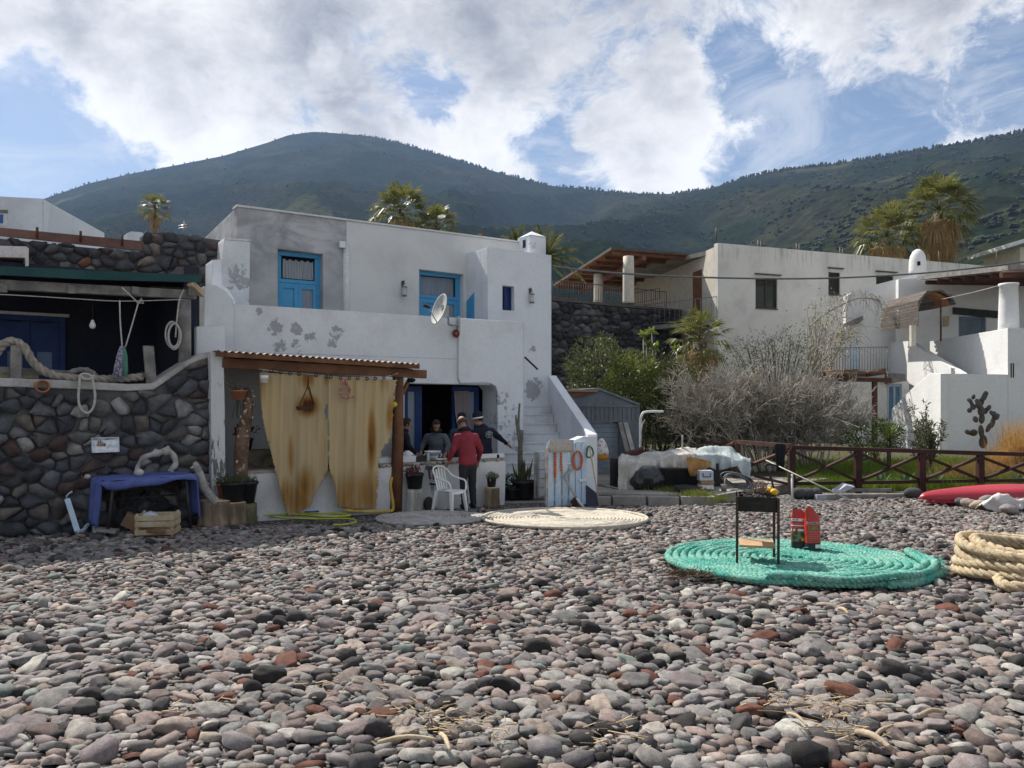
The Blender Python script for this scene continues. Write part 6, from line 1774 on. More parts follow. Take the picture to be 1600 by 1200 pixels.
for (a, b, z0, z1), two in zip(holes, (True, False, True)):
 q = K.shift(-.05)
 f = MB(); e = .06
 f.obox(q.w(a, z0), q.u * e, q.n * -.06, Vector((0, 0, z1 - z0))); f.obox(q.w(b - e, z0), q.u * e, q.n * -.06, Vector((0, 0, z1 - z0)))
 f.obox(q.w(a + e, z0, -.002), q.u * (b - a - 2 * e), q.n * -.05, Vector((0, 0, e))); f.obox(q.w(a + e, z1 - e, -.002), q.u * (b - a - 2 * e), q.n * -.05, Vector((0, 0, e)))
 if two: f.obox(q.w((a + b) / 2 - .04, z0 + e, .004), q.u * .08, q.n * -.05, Vector((0, 0, z1 - z0 - 2 * e)))
 w = f.build('shutter_window', shut, kh)
 n = int((z1 - z0 - 2 * e) / .055)
 spans = [(a + e, (a + b) / 2 - .045), ((a + b) / 2 + .045, b - e)] if two else [(a + e, b - e)]
 for (s0, s1) in spans:
  for i in range(n):
   zz_ = z0 + e + (z1 - z0 - 2 * e) * (i + .5) / n
   mb = MB(); mb.prism([q.w(s0, zz_ + .02, -.045), q.w(s1, zz_ + .02, -.045), q.w(s1, zz_ - .022, -.01), q.w(s0, zz_ - .022, -.01)], q.n * -.008); mb.build('slat', shut, w)
 MB().obox(K.w(a - .06, z1 + .17, .0), K.u * (b - a + .22), K.n * .12, Vector((0, 0, .05))).build('drip_ledge', M['iron_rail'], kh)
 MB().obox(K.w(a - .02, z0 - .045, .0), K.u * (b - a + .04), K.n * .05, Vector((0, 0, .04))).build('sill', M['iron_rail'], kh)
q0_ = sp0 + side_dir * 1.3 - K.u * .02
MB().prism([q0_ + Vector((0, 0, zt3 - .55)), q0_ + side_dir * .95 + Vector((0, 0, zt3 - .55)), q0_ + side_dir * .95 + Vector((0, 0, zt3 + 1.75)), q0_ + Vector((0, 0, zt3 + 1.75))], K.u * -.03).build('door', mat('brown_door', (.22, .085, .035), (.16, .06, .025), 3, .5, .2), kh)
for x in (1187, 1247, 1315):      # starter bars left standing on the roof
 for d in (-2.2, 2.2):
  a = P(x + d, 392, 37 + (x - 1187) * .014); a.z = ktop - .1
  MB().tube([a, a + Vector((0, 0, .78))], .04, 5).build('roof_rod', M['iron_rail'], kh)
 a = P(x, 366, 37 + (x - 1187) * .014); a.z = ktop + .66
 MB().tube([a + Vector((-.05, 0, 0)), a + Vector((.05, 0, .0))], .02, 4).build('roof_rod', M['iron_rail'], kh)
a = K.w(k0 + .05, ktop, -.2); MB().tube([a, a + Vector((0, 0, .72))], .035, 6).build('roof_pipe', M['iron_rail'], kh)
for x, y0, y1 in ((1467, 392, 412), (1557, 392, 415)):
 a = P(x, y1 + 6, 42); MB().tube([a, P(x, y0, 42)], .025, 5).build('roof_rod', M['iron_rail'], kh)
KS = MB(); KS.tube([K.w(k0 + .02, zt3 - .35, .1), sp0 + side_dir * 2.0 + Vector((0, 0, zt3 - .35))], .02, 5)
ra_ = Vector(sp0 + side_dir * 3.4 - K.u * 2.2); rb_2 = K.w(k0 - .15, 0, .12)
ra_.z = rb_2.z = zt3 - .75
railing('door_railing', 'grey iron railing before the brown door of the cream house', ra_, rb_2, 1.0, 14, mat('grey_rail', (.26, .25, .23), (.2, .19, .18), 5, .6))
mb = MB(); mb.obox(ra_ + Vector((0, 0, -.22)), rb_2 - ra_, side_dir * 2.5, Vector((0, 0, .2))); mb.build('landing', M['concrete'], kh)
tag(MB().tube(catmull([P(859, 415, 20), P(900, 421, 21), P(982, 428, 22), P(1100, 433.5, 22.5), P(1250, 435.5, 23), P(1380, 431, 23.5), P(1500, 421.5, 24), P(1640, 404, 24.5)], 5), .028, 6).build('power_cable', mat('grey_cable', (.16, .17, .18), (.12, .13, .14), 4, .6)), 'grey power cable sagging across the houses on the slope', 'cable')
o = thing('hill_house', P(1610, 430, 55), 'small cream house with a pale roof edge above the palms', 'house')
mb = MB(); mb.obox(P(1594, 440, 45), Vector((3, .5, 0)), Vector((-.3, 3, 0)), P(1594, 386, 45) - P(1594, 440, 45)); mb.build('wall', cream, o)
mb = MB(); a = P(1576, 387, 44.4); mb.prism([a, P(1640, 367, 44.4), P(1640, 361, 44.4), a + Vector((0, 0, .22))], Vector((0, 4, 0))); mb.build('roof', M['white_soft'], o)
# ---------------------------------------------------------------- white house with stairs
rh = thing('stair_house', Vector((16, 27, .2)), 'white house with outside stairs, a round column and a reed awning', 'house')
RW = plaster('clean_whitewash', (.77, .765, .75), (.68, .67, .65))
vp = Vector((.1017, 1, 0)).normalized()
class Side:                      # planes that run straight away from the viewer
 def __init__(s, X, Y): s.X, s.Y = X, Y
 def pt(s, x, y):
  k = PX(x); Y = (s.X - .1017 * s.Y) / (k - .1017)
  return Vector((k * Y, Y, H - (y - 620) / 1200 * Y))
fr = Plane(1575, 25.0, -5.8)      # fronts
s1_ = Side(PX(1470) * 25.0, 25.0)
inn = Vector((vp.y, -vp.x, 0)) * .22
pts = [s1_.pt(x, y) for x, y in ((1470, 584), (1454, 583), (1430, 602.5), (1393, 639.5), (1392, 720), (1470, 720))]
for p in pts[-2:]: p.z = -.1
MB().prism(pts, inn).build('lower_stair_wall', RW, rh)
s2_ = Side(PX(1510) * 26.0, 26.0)
pts = [s2_.pt(x, y) for x, y in ((1388, 582), (1388, 535.5), (1419, 533), (1432, 541), (1502, 584), (1472, 606), (1430, 604))]
MB().prism(pts, inn).build('upper_stair_wall', RW, rh)
s3_ = Side(PX(1575) * 25.0, 25.0)
pts = [s3_.pt(x, y) for x, y in ((1453, 604), (1453, 533.5), (1574.5, 512.7), (1575, 600))]
MB().prism(pts, inn).build('terrace_parapet', RW, rh)
zb_ = fr.pt(1470, 584).z
f0, f1, f2 = fr.t(1470), fr.t(1575), fr.t(1760)
mb = MB(); mb.prism([fr.w(f0, -.1), fr.w(f1 - .003, -.1), fr.w(f1 - .003, zb_ - .03), fr.w(f0, zb_)], back(fr, .22)); mb.build('front_block', RW, rh)
zpar = fr.pt(1575, 512.7).z
mb = MB(); mb.prism([fr.w(f1, -.1), fr.w(f2, -.1), fr.w(f2, zpar), fr.w(f1, zpar)], back(fr, .22)); mb.build('front_wall', RW, rh)
for x in (1579, 1582.5):
 MB().obox(fr.pt(x, 567.5, .0), fr.u * .035, fr.n * .012, fr.pt(x, 590) - fr.pt(x, 567.5)).build('rust_hinge', M['rust'], rh)
MB().box(s1_.pt(1487, 682) if False else fr.pt(1474, 682, .02) - fr.u * .35, (.16, .06, .2), fr.a).build('meter_box', M['white_plastic'], rh)
zf_ = zpar - 1.0
mb = MB(); mb.prism([fr.w(f1 + .25, zf_ - .2, -.23), fr.w(f2, zf_ - .2, -.23), fr.w(f2, zf_ - .2, -6), fr.w(f1 + .45, zf_ - .2, -6)], Vector((0, 0, .2))); mb.build('terrace_slab', M['concrete'], rh)
UB = Plane(1500, 31.5, -5.8)
ub0, ub1 = UB.t(1404), UB.t(1660)
wz = [UB.pt(1500, 541).z, UB.pt(1500, 494.5).z]
hw = (UB.t(1498), UB.t(1541))
MB().prism([UB.w(ub0, -.1), UB.w(ub1, -.1), UB.w(ub1, UB.pt(1560, 424).z), UB.w(ub0, UB.pt(1432, 436).z)], back(UB, .3), [[UB.w(hw[0], wz[0]), UB.w(hw[1], wz[0]), UB.w(hw[1], wz[1]), UB.w(hw[0], wz[1])]]).build('back_wall', RW, rh)
qf = UB.shift(-.12)
f = MB(); e = .09
f.obox(qf.w(hw[0], wz[0]), qf.u * e, qf.n * -.06, Vector((0, 0, wz[1] - wz[0]))); f.obox(qf.w(hw[1] - e, wz[0]), qf.u * e, qf.n * -.06, Vector((0, 0, wz[1] - wz[0])))
f.obox(qf.w(hw[0] + e, wz[1] - e, -.002), qf.u * (hw[1] - hw[0] - 2 * e), qf.n * -.05, Vector((0, 0, e)))
bl = mat('grey_blue_paint', (.17, .26, .36), (.13, .21, .30), 3, .5)
wd = f.build('terrace_window', bl, rh)
MB().obox(qf.w(hw[0] + e, wz[0], -.03), qf.u * (hw[1] - hw[0] - 2 * e), qf.n * -.01, Vector((0, 0, wz[1] - wz[0] - e))).build('pane', mat('slate_pane', (.10, .15, .20), (.07, .11, .15), 2, .2), wd)
MB().prism([UB.pt(x, y, .10) for x, y in ((1490, 480), (1561, 486), (1561, 497), (1490, 490.5))], back(UB, .12)).build('lintel', mat('dark_green_wood', (.045, .05, .045), (.03, .035, .03), 4, .7), rh)
p = UB.pt(1477, 502, .08)
o = thing('wall_lamp', p, 'small yellowish wall lamp on the shaded terrace wall', 'lamp')
mb = MB(); mb.prism([UB.pt(x, y, .12) for x, y in ((1475, 494), (1484, 494), (1481, 510), (1475.5, 510))], back(UB, .1)); mb.build('shade', mat('lamp_paper', (.5, .42, .26), (.42, .35, .2), 6, .8), o)
MB().obox(UB.pt(1478, 509, .02), UB.u * .08, UB.n * .06, Vector((0, 0, .2))).build('bracket', M['iron_rail'], o)
ra1, ra2, ra3 = P(1433, 437.5, 31.2), P(1575, 422, 26.2), P(1680, 417, 26.0)
ra4 = P(1690, 425, 33)
mb = MB(); mb.prism([ra1, ra2, ra3, ra4], Vector((0, 0, .16))); mb.build('porch_roof', mat('weathered_reed_roof', (.34, .32, .29), (.20, .185, .17), 5, .95, .8), rh)
for i in range(7):
 k = .08 + i * .145
 a = ra1 * (1 - k) + ra2 * k + Vector((.12, 0, -.12)); b = a + Vector((4.5, .4, 0))
 MB().tube([a, b], .09, 7).build('roof_beam', M['wood_dark'], rh)
MB().tube([ra2 + Vector((-.3, -.1, -.17)), ra3 + Vector((0, 0, -.17))], .12, 8).build('roof_beam', M['wood_dark'], rh)
cx = P(1576, 513, 25.8)
MB().lathe([(.315, 0), (.305, .5), (.285, 1.2), (.27, 1.72), (.30, 1.74), (.30, 1.82)], Vector((cx.x, cx.y, zpar - .25)), 22).build('column', RW, rh)
G2 = Plane(1380, 32.6, -5.8)
wv_ = [(1322, 720), (1322, 463), (1331, 457), (1360, 447), (1431, 428), (1436, 430), (1436, 540), (1420, 720)]
pts = [G2.pt(x, y) for x, y in wv_]
for i in (0, 7): pts[i].z = -.1
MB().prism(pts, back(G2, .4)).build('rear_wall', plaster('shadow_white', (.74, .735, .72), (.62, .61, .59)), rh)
cc_ = P(1434, 426, 33.2)
mb = MB(); mb.lathe([(.36, -.2), (.355, .1), (.345, .45), (.30, .68), (.20, .87), (.09, .95), (.001, .97)], cc_, 18, axis=Matrix.Diagonal(Vector((1, 1, 1.05)))); chm = mb.build('chimney', RW, rh)
MB().box(cc_ + Vector((-.13, -.33, .34)), (.12, .05, .17)).build('vent', M['dark'], chm)
aw = thing('reed_awning', P(1425, 500, 29), 'grey cane awning curved over the stair landing', 'awning')
fA, fB = P(1380, 490, 31.0), P(1434, 472, 28.4)      # lower corners of the hanging front
def arc(t):         # 0 hanging front edge .. 1 back edge of the barrel
 pts_ = [(0, 0), (0, .55), (.05, 1.0), (.35, 1.35), (.8, 1.42), (1.2, 1.2), (1.4, .8)]
 k = t * (len(pts_) - 1); i = min(int(k), len(pts_) - 2); f_ = k - i
 return (pts_[i][0] * (1 - f_) + pts_[i + 1][0] * f_, pts_[i][1] * (1 - f_) + pts_[i + 1][1] * f_)
l0, l1 = P(1377, 517, 31.5), P(1434, 508, 28.0)
reed = mat('dry_reed', (.30, .26, .23), (.18, .155, .14), 9, .95, .5, lo=.3, hi=.7, var=.3)
rr = random.Random(2)
mb = MB(); nre = 120
dirx = Vector((1, .0, 0))
for i in range(nre):
 t = i / (nre - 1) * .98
 dx, dz = arc(t)
 a = l0 + Vector((dx, 0, dz * .92 + rr.uniform(-.012, .012))) + (l0 - l1).normalized() * rr.uniform(-.10, .12)
 b = l1 + Vector((dx, 0, dz * .92 + rr.uniform(-.012, .012))) + (l1 - l0).normalized() * rr.uniform(-.05, .06)
 mb.tube([a, (a + b) / 2 + Vector((0, 0, rr.uniform(-.02, .01))), b], .021, 3, caps=False)
mb.build('cane', reed, aw)['kind'] = 'stuff'
for p_ in ((l1, 0), (l0 * .5 + l1 * .5, 0)):
 MB().tube(catmull([p_[0] + Vector((arc(t)[0], .0, arc(t)[1] * .92 - .03)) for t in (0, .2, .4, .55, .7, .85, .97)], 3), .02, 5).build('hoop', M['wood_grey'], aw)
mb = MB(); xs_ = [l1 + Vector((arc(t)[0] * .97 + .02, .25, arc(t)[1] * .92 - .06)) for t in np.linspace(.30, .97, 14)]
for q in xs_: mb.v += [q, q + (l0 - l1).normalized() * 1.1]
for i in range(len(xs_) - 1): mb.f.append([2 * i, 2 * i + 1, 2 * i + 3, 2 * i + 2]); mb.m.append(0); mb.sm.append(True)
solid(mb.build('inner_mat', mat('orange_cane', (.40, .20, .09), (.30, .14, .06), 9, .9), aw), .01)
a = P(1470, 470, 27.8); MB().tube([a, Vector((a.x, a.y, P(1470, 533, 27.8).z))], .03, 6).build('post', M['wood_dark'], aw)
MB().obox(P(1424, 541, 27.9), Vector((.17, .0, 0)), Vector((.0, .15, 0)), P(1424, 508, 27.9) - P(1424, 541, 27.9)).build('pilaster', cream, aw)
tag(MB().tube(catmull([P(1470, 468, 27.8), P(1520, 457, 27), P(1560, 446.5, 26)], 3), .012, 4).build('guy_line', M['rope_white']), 'pale line stretched from the reed awning to the round column', 'rope')
bz = P(1340, 580, 30).z
bl_ = MB(); bl_.obox(P(1300, 583, 30.5), P(1388, 583, 29.5) - P(1300, 583, 30.5), Vector((0.1, 2, 0)), Vector((0, 0, .14))); bl_.build('balcony', RW, rh)
MB().prism([P(1388, 600, 29.3), P(1388, 583, 29.3), P(1415, 584, 28.9), P(1415, 595, 28.9)], Vector((.1, .5, 0))).build('balcony_edge', M['wood_grey'], rh)
for i, (x0, y0, x1, y1) in enumerate(((1284, 584, 1340, 582), (1290, 587, 1352, 585), (1352, 586, 1384, 581))):
 MB().tube([P(x0, y0 - 1, 29.0 - i * .1), P(x1, y1 - 1, 28.8 - i * .1)], .11, 8).build('log_beam', mat('log_wood', (.18, .105, .06), (.11, .06, .04), 5, .9, .6), rh)
MB().bar(P(1283, 592, 28.6), P(1392, 594, 28.3), .16, .16).build('log_beam', M['wood_dark'], rh)
a = P(1366.5, 594, 28.4); MB().bar(a, Vector((a.x, a.y, 0)), .15, .15, up=(0, 1, 0)).build('pergola_post', M['wood_dark'], rh)
railing('balcony_railing', 'thin grey iron railing of the small balcony under the vine', P(1299, 582, 29.9) + Vector((0, 0, .0)), P(1387, 581, 29.3) + Vector((0, 0, .0)), .95, 20, mat('thin_grey_rail', (.22, .23, .25), (.17, .18, .19), 5, .6))
LD = Plane(1396, 29.8, -5.8)
MB().prism([LD.pt(x, y) for x, y in ((1330, 720), (1330, 596), (1420, 596), (1420, 720))], back(LD, .2), [[LD.pt(x, y) for x, y in ((1386, 656), (1409, 656), (1409, 600), (1386, 600))]]).build('lower_wall', RW, rh)
LQ = LD.shift(-.06)
f = MB(); f.prism([LQ.pt(x, y) for x, y in ((1386, 657), (1409, 657), (1409, 600), (1386, 600))], back(LD, .05), [[LQ.pt(x, y) for x, y in ((1389, 655), (1396, 655), (1396, 604), (1389, 604))], [LQ.pt(x, y) for x, y in ((1399, 655), (1406, 655), (1406, 604), (1399, 604))]])
ld = f.build('lower_door', mat('pale_blue_frame', (.45, .55, .65), (.38, .48, .6), 3, .5), rh)
MB().prism([LQ.pt(x, y, -.02) for x, y in ((1388, 656), (1407, 656), (1407, 603), (1388, 603))], back(LD, .01)).build('pane', mat('blue_glass', (.10, .22, .36), (.07, .16, .28), 2, .15), ld)
G3 = G2.shift(.02)
MB().prism([G3.pt(x, y) for x, y in ((1329, 580), (1341, 580), (1341, 536), (1329, 536))], G2.n * .04).build('balcony_door', M['pale_blue'], rh)
MB().prism([G3.pt(x, y, .02) for x, y in ((1315, 507), (1346, 494), (1346, 500), (1340, 506), (1316, 512))], G2.n * .2).build('wooden_ledge', M['wood_grey'], rh)
SH = Plane(935, 19.3, 8)
sh = thing('metal_shed', SH.pt(940, 740), 'grey gabled metal shed with a roller door behind the stair wall', 'shed')
sz0 = -.05
pr_ = [(864, 760), (864, 640), (905, 613.5), (938, 611), (998.5, 634), (998.5, 700), (998.5, 760)]
pts = [SH.pt(x, y) for x, y in pr_]
for i in (0, 6): pts[i].z = sz0
MB().prism(pts, back(SH, .08), [[SH.pt(x, y) for x, y in ((905, 740), (905, 663), (968, 659), (968, 740))]]).build('front_wall', M['shed'], sh)
RL = SH.shift(-.06)
for i in range(12):
 z = .0 + i * .12
 MB().obox(RL.w(RL.t(903), z, -.02), RL.u * 1.05, RL.n * -.02, Vector((0, 0, .112))).build('roller_slat', mat('roller_metal', (.21, .25, .29), (.17, .20, .24), 2, .5), sh)
for i in range(19):
 x = 868 + i * 7
 a = SH.pt(x, 632 + max(0, (x - 940) * .0), .012); b = SH.pt(x, 657, .012)
 MB().obox(b, SH.u * .03, SH.n * .012, Vector((0, 0, a.z - b.z))).build('rib', M['shed'], sh)
MB().bar(SH.pt(864, 633, .02), SH.pt(998, 634.5, .02), .04, .06).build('trim', M['shed'], sh)
MB().prism([SH.pt(862, 636, .06), SH.pt(905, 612, .06), SH.pt(905, 608, .06), SH.pt(862, 632, .06)], back(SH, 3)).build('roof_slope', M['shed'], sh)
MB().prism([SH.pt(x, y, .06) for x, y in ((905, 613), (938, 610), (1000, 634), (1000, 630.5), (938, 606), (905, 609))], back(SH, 3)).build('roof_slope', M['shed'], sh)
o = thing('roof_board', SH.pt(905, 607, .1), 'pale board lying on the near slope of the shed roof', 'board')
MB().prism([SH.pt(x, y, .10) for x, y in ((873, 608), (934, 610), (934, 612.5), (873, 611.5))], back(SH, .8)).build('board', M['cardboard'], o)
MB().prism([SH.pt(x, y, .06) for x, y in ((874, 612.5), (935, 613), (905, 620), (878, 620))], back(SH, .05)).build('fascia', M['wood_warm'], sh)
MB().prism([SH.pt(x, y, -.0) for x, y in ((998.6, 760), (998.6, 635), (999.8, 635), (999.8, 760))], back(SH, 3)).build('side_wall', M['shed'], sh)
for x0, x1, m_, lb in ((966, 979, M['wood_grey'], 'grey board leaning on the shed front, the one nearer the roller door'), (974, 988, mat('grey_board', (.42, .40, .37), (.3, .28, .26), 4, .9, .4), 'paler board leaning on the shed front by its corner')):
 a = SH.pt(x1, 712, .35); b = SH.pt(x0, 660, .05)
 tag(MB().obox(a, SH.u * .11, SH.n * -.03, b - a).build('leaning_board', m_), lb, 'board')
ap = MB()
K0 = [G(930, 790), G(1010, 790), G(1070, 789), G(1120, 786), G(1150, 781)]
apt = [P(932, 787, 15.4), P(990, 786, 15.45), P(1068, 787, 15.3), P(1138, 783, 15.6)]
top_ = .15
f_ = [Vector((p.x, p.y, -.08)) for p in apt]; bk_ = [Vector((7.6, 18.4, -.08)), Vector((3.2, 19.6, -.08)), Vector((1.7, 19.6, -.08))]
apo = MB().prism(f_ + bk_, Vector((0, 0, top_ + .08))).build('concrete_apron', mat('pale_concrete', (.36, .335, .29), (.24, .22, .19), 1.3, .95, .7, bscale=12, lo=.3, hi=.7), None, kind='structure')
for i, (x0, x1) in enumerate(((933, 955), (957, 1010), (1012, 1062), (1064, 1120))):
 Y = 15.15
 a = P(x0, 790, Y); b = P(x1, 790, Y - (.05 if i else 0))
 MB().box(((a.x + b.x) / 2, Y + .08, .035), (b.x - a.x - .02, .22, .17 + .02 * (i % 2)), R(rnd.uniform(-1, 1))).build('kerb_block', M['concrete'], apo)
fence = thing('timber_fence', Vector((10, 17, 0)), 'dark red brown timber fence with crossed rails along the garden', 'fence')
fY = lambda x: 16.8 + (x - 1238) * .0019
def fp(x, y, off=0.0):
 Y = fY(x) + off
 return P(x, y, Y)
posts = [1237, 1340.5, 1440, 1531.5, 1621, 1712]
ztop = lambda x: P(x, 699 + (x - 1238) * .030, fY(x)).z
for x in posts:
 a = fp(x, 700); z1 = ztop(x)
 MB().box((a.x, a.y, (z1 - .12) / 2), (.135 + rnd.uniform(-.01, .01), .12, z1 + .02)).build('post', M['wood_red'], fence)
for (xa, xb) in zip([1237] + posts[1:-1], posts[1:]):
 a, b = fp(xa, 700), fp(xb, 700); za, zb = ztop(xa), ztop(xb)
 v = Vector
 MB().bar(v((a.x - .03, a.y, za - .0)), v((b.x + .03, b.y, zb - .0)), .12, .085).build('top_rail', M['wood_red'], fence)
 MB().bar(v((a.x + .07, a.y, .20)), v((b.x - .07, b.y, .20)), .06, .07).build('bottom_rail', M['wood_red'], fence)
 MB().bar(v((a.x + .06, a.y - .035, .26)), v((b.x - .06, b.y - .035, zb - .10)), .05, .115, up=(0, 1, 0)).build('brace', M['wood_red'], fence)
 MB().bar(v((a.x + .06, a.y + .035, za - .10)), v((b.x - .06, b.y + .035, .26)), .05, .115, up=(0, 1, 0)).build('brace', M['wood_red'], fence)
of = thing('old_timber_fence', P(1150, 740, 17.6), 'older brown fence length sloping away behind the tarpaulin heap', 'fence')
wo = mat('old_red_wood', (.12, .06, .045), (.075, .038, .03), 4, .85, .5, bscale=25)
q1, q2 = P(1148, 690, 18.6), P(1236, 697, 16.85)
q3 = P(1085, 700, 20)
MB().bar(q3, q1, .1, .09).build('top_rail', wo, of); MB().bar(q1, q2, .1, .09).build('top_rail', wo, of)
for p, h in ((q1, q1.z), (P(1152, 700, 18.5), 1.0), (q3, q3.z)):
 MB().bar(Vector((p.x, p.y, -.02)), Vector((p.x, p.y, h)), .13, .13, up=(0, 1, 0)).build('post', wo, of)
MB().bar(P(1172, 727, 17.6), P(1233, 703, 16.95), .06, .13, up=(0, 1, 0)).build('brace', wo, of)
MB().bar(P(1110, 708, 19.0), P(1147, 692, 18.5), .06, .12, up=(0, 1, 0)).build('brace', wo, of)
MB().bar(P(1180, 744, 17.4), P(1234, 757, 16.9), .06, .12, up=(0, 1, 0)).build('bottom_rail', wo, of)
PALM_G = leaf_mat('palm_green', (.10, .12, .03), (.17, .17, .05), (.26, .23, .10), 1.5, .4, .4)
PALM_D = leaf_mat('palm_dead', (.42, .28, .13), (.54, .38, .19), (.28, .17, .08), 1.5, .8, .35)
TRUNK = mat('palm_trunk', (.13, .10, .075), (.07, .055, .045), 4, .95, .9, bscale=9)
def fan_frond(mb, p, d, L, R_, r, droop=.25, mi=0, nl=18, spread=2.3):
 d = d.normalized(); side = d.cross(Vector((0, 0, 1)))
 if side.length < .1: side = Vector((1, 0, 0))
 side.normalize(); up = side.cross(d).normalized()
 tip = p + d * L + Vector((0, 0, -droop * L * .35))
 mb.tube([p, (p + tip) / 2 + up * .03 * L, tip], [.018, .013, .010], 4, mi)
 f = (tip - p).normalized()
 for i in range(nl):
  a = -spread / 2 + spread * i / (nl - 1) + r.uniform(-.05, .05)
  v = (f * math.cos(a) + side * math.sin(a)).normalized()
  l = R_ * (1 - .28 * abs(a) / (spread / 2)) * r.uniform(.85, 1.08)
  w = l * spread / nl * .62
  s2 = v.cross(up).normalized()
  k1 = tip + v * l * .55 + up * .05 * l; k2 = tip + v * l + Vector((0, 0, -droop * l * r.uniform(.4, 1.1)))
  b = len(mb.v)
  mb.v += [tip, k1 - s2 * w * .5, k1 + s2 * w * .5, k2]
  mb.f += [[b, b + 1, b + 2], [b + 1, b + 3, b + 2]]; mb.m += [mi, mi]; mb.sm += [False, False]
def fan_palm(name, label, base, height, R_, n, ndead, seed, trunk_r=.2, skirt=0.0, group=None, L=.8):
 r = random.Random(seed)
 o = thing(name, base, label, 'palm tree', group)
 base = Vector(base); top = base + Vector((r.uniform(-.1, .1), 0, height))
 MB().tube([base - Vector((0, 0, .3)), base * .5 + top * .5, top], [trunk_r * 1.2, trunk_r, trunk_r * .9], 12).build('trunk', TRUNK, o)
 mb = MB()
 for i in range(n):
  el = math.asin(max(-.45, min(.98, -.35 + 1.35 * (i / n) ** .8)))
  az = i * 2.399 + r.uniform(-.3, .3)
  d = Vector((math.cos(az) * math.cos(el), math.sin(az) * math.cos(el), math.sin(el)))
  fan_frond(mb, top + Vector((0, 0, .15 * math.sin(el))), d, L * R_ * r.uniform(.75, 1.05), R_ * r.uniform(.75, 1.0), r, .25 + .5 * max(0, .4 - el))
 mb.build('crown', PALM_G, o)
 if ndead:
  mb = MB()
  for i in range(ndead):
   az = i * 2.399; k = i / ndead
   el = -.35 - 1.0 * k
   d = Vector((math.cos(az) * math.cos(el), math.sin(az) * math.cos(el), math.sin(el)))
   q = top - Vector((0, 0, skirt * k * r.uniform(.6, 1)))
   fan_frond(mb, q, d, R_ * .45 * r.uniform(.6, 1.1), R_ * .75 * r.uniform(.7, 1), r, .9, nl=14, spread=1.7)
  mb.build('dead_fronds', PALM_D, o)
 return o
def feather_palm(name, label, base, height, L, n, seed, zlo=-.1, cat='palm tree', mt=None):
 r = random.Random(seed); o = thing(name, base, label, cat); base = Vector(base); top = base + Vector((0, 0, height))
 if height > .3: MB().tube([base - Vector((0, 0, .3)), top], [.24, .2], 10).build('trunk', TRUNK, o)
 mb = MB()
 for i in range(n):
  az = i * 2.399 + r.uniform(-.2, .2); el = zlo + (1.35 - zlo) * ((i + .5) / n)
  d = Vector((math.cos(az) * math.cos(el), math.sin(az) * math.cos(el), math.sin(el)))
  l = L * r.uniform(.8, 1.1); pts = []
  for k in range(9):
   t = k / 8; pts.append(top + d * l * t + Vector((0, 0, -.55 * l * t * t * math.cos(el))))
  mb.tube(pts, [.02 * (1 - .8 * k / 8) + .003 for k in range(9)], 4)
  side = d.cross(Vector((0, 0, 1))).normalized()
  for k in range(2, 27):
   t = k / 27; j = min(7, int(t * 8)); f = t * 8 - j
   p = pts[j] * (1 - f) + pts[j + 1] * f; tg = (pts[j + 1] - pts[j]).normalized()
   for s in (-1, 1):
    v = (side * s * .8 + tg * .7 + Vector((0, 0, r.uniform(-.25, .15)))).normalized()
    quad_leaf(mb, p, v, Vector((0, 0, 1)), l * .26 * math.sin(.35 + 2.5 * t) * r.uniform(.8, 1.1), .05 * L / 1.6, 0, .15)
 mb.build('crown', mt or PALM_G, o)
 return o
def at_ground(x, Y, z=0.0): return Vector((PX(x) * Y, Y, z))
def palm_at(name, label, x, ycrown, Y, R_, n, nd, seed, **kw):
 z = P(x, ycrown, Y).z
 return fan_palm(name, label, at_ground(x, Y, .0), z, R_, n, nd, seed, **kw)
palm_at('fan_palm', 'tall fan palm with a long skirt of dead tan fronds, the larger of the pair', 1468, 330, 48, 1.8, 44, 110, 1, trunk_r=.28, skirt=2.6)
palm_at('fan_palm', 'shorter bushy fan palm beside the tall skirted palm', 1383, 372, 46, 1.55, 40, 60, 2, trunk_r=.26, skirt=1.3)
palm_at('fan_palm', 'fan palm rising over the roof of the white house', 627, 333, 36, 1.12, 34, 40, 3, trunk_r=.2, skirt=.7)
palm_at('fan_palm', 'low round fan palm at the flank of the rooftop palm', 683, 356, 37, .85, 32, 26, 4, trunk_r=.2, skirt=.5)
palm_at('fan_palm', 'small slender palm far off above the upper stone wall', 241, 325, 52, .82, 26, 16, 5, trunk_r=.12, skirt=.9)
feather_palm('feather_palm', 'feather palm with arching fronds behind the little chimney', at_ground(853, 30), P(853, 402, 30).z, 1.55, 26, 6)
feather_palm('feather_palm', 'feather palm half hidden behind the roof edge, short of the chimney', at_ground(806, 31), P(806, 382, 31).z, 1.05, 22, 7)
o = fan_palm('dwarf_palm', 'dwarf fan palm with tan lower fronds beside the stone wall end', at_ground(1096, 30), P(1096, 535, 30).z, 1.0, 26, 80, 8, trunk_r=.3, skirt=.7, L=.8)
p = P(751, 372, 22); o = thing('chimney_pot', p, 'small clay pipe standing up behind the roof edge', 'chimney pot')
MB().lathe([(.12, -.3), (.09, .0), (.05, .1), (.08, .12), (.001, .14)], p, 10).build('pipe', M['terracotta'], o)
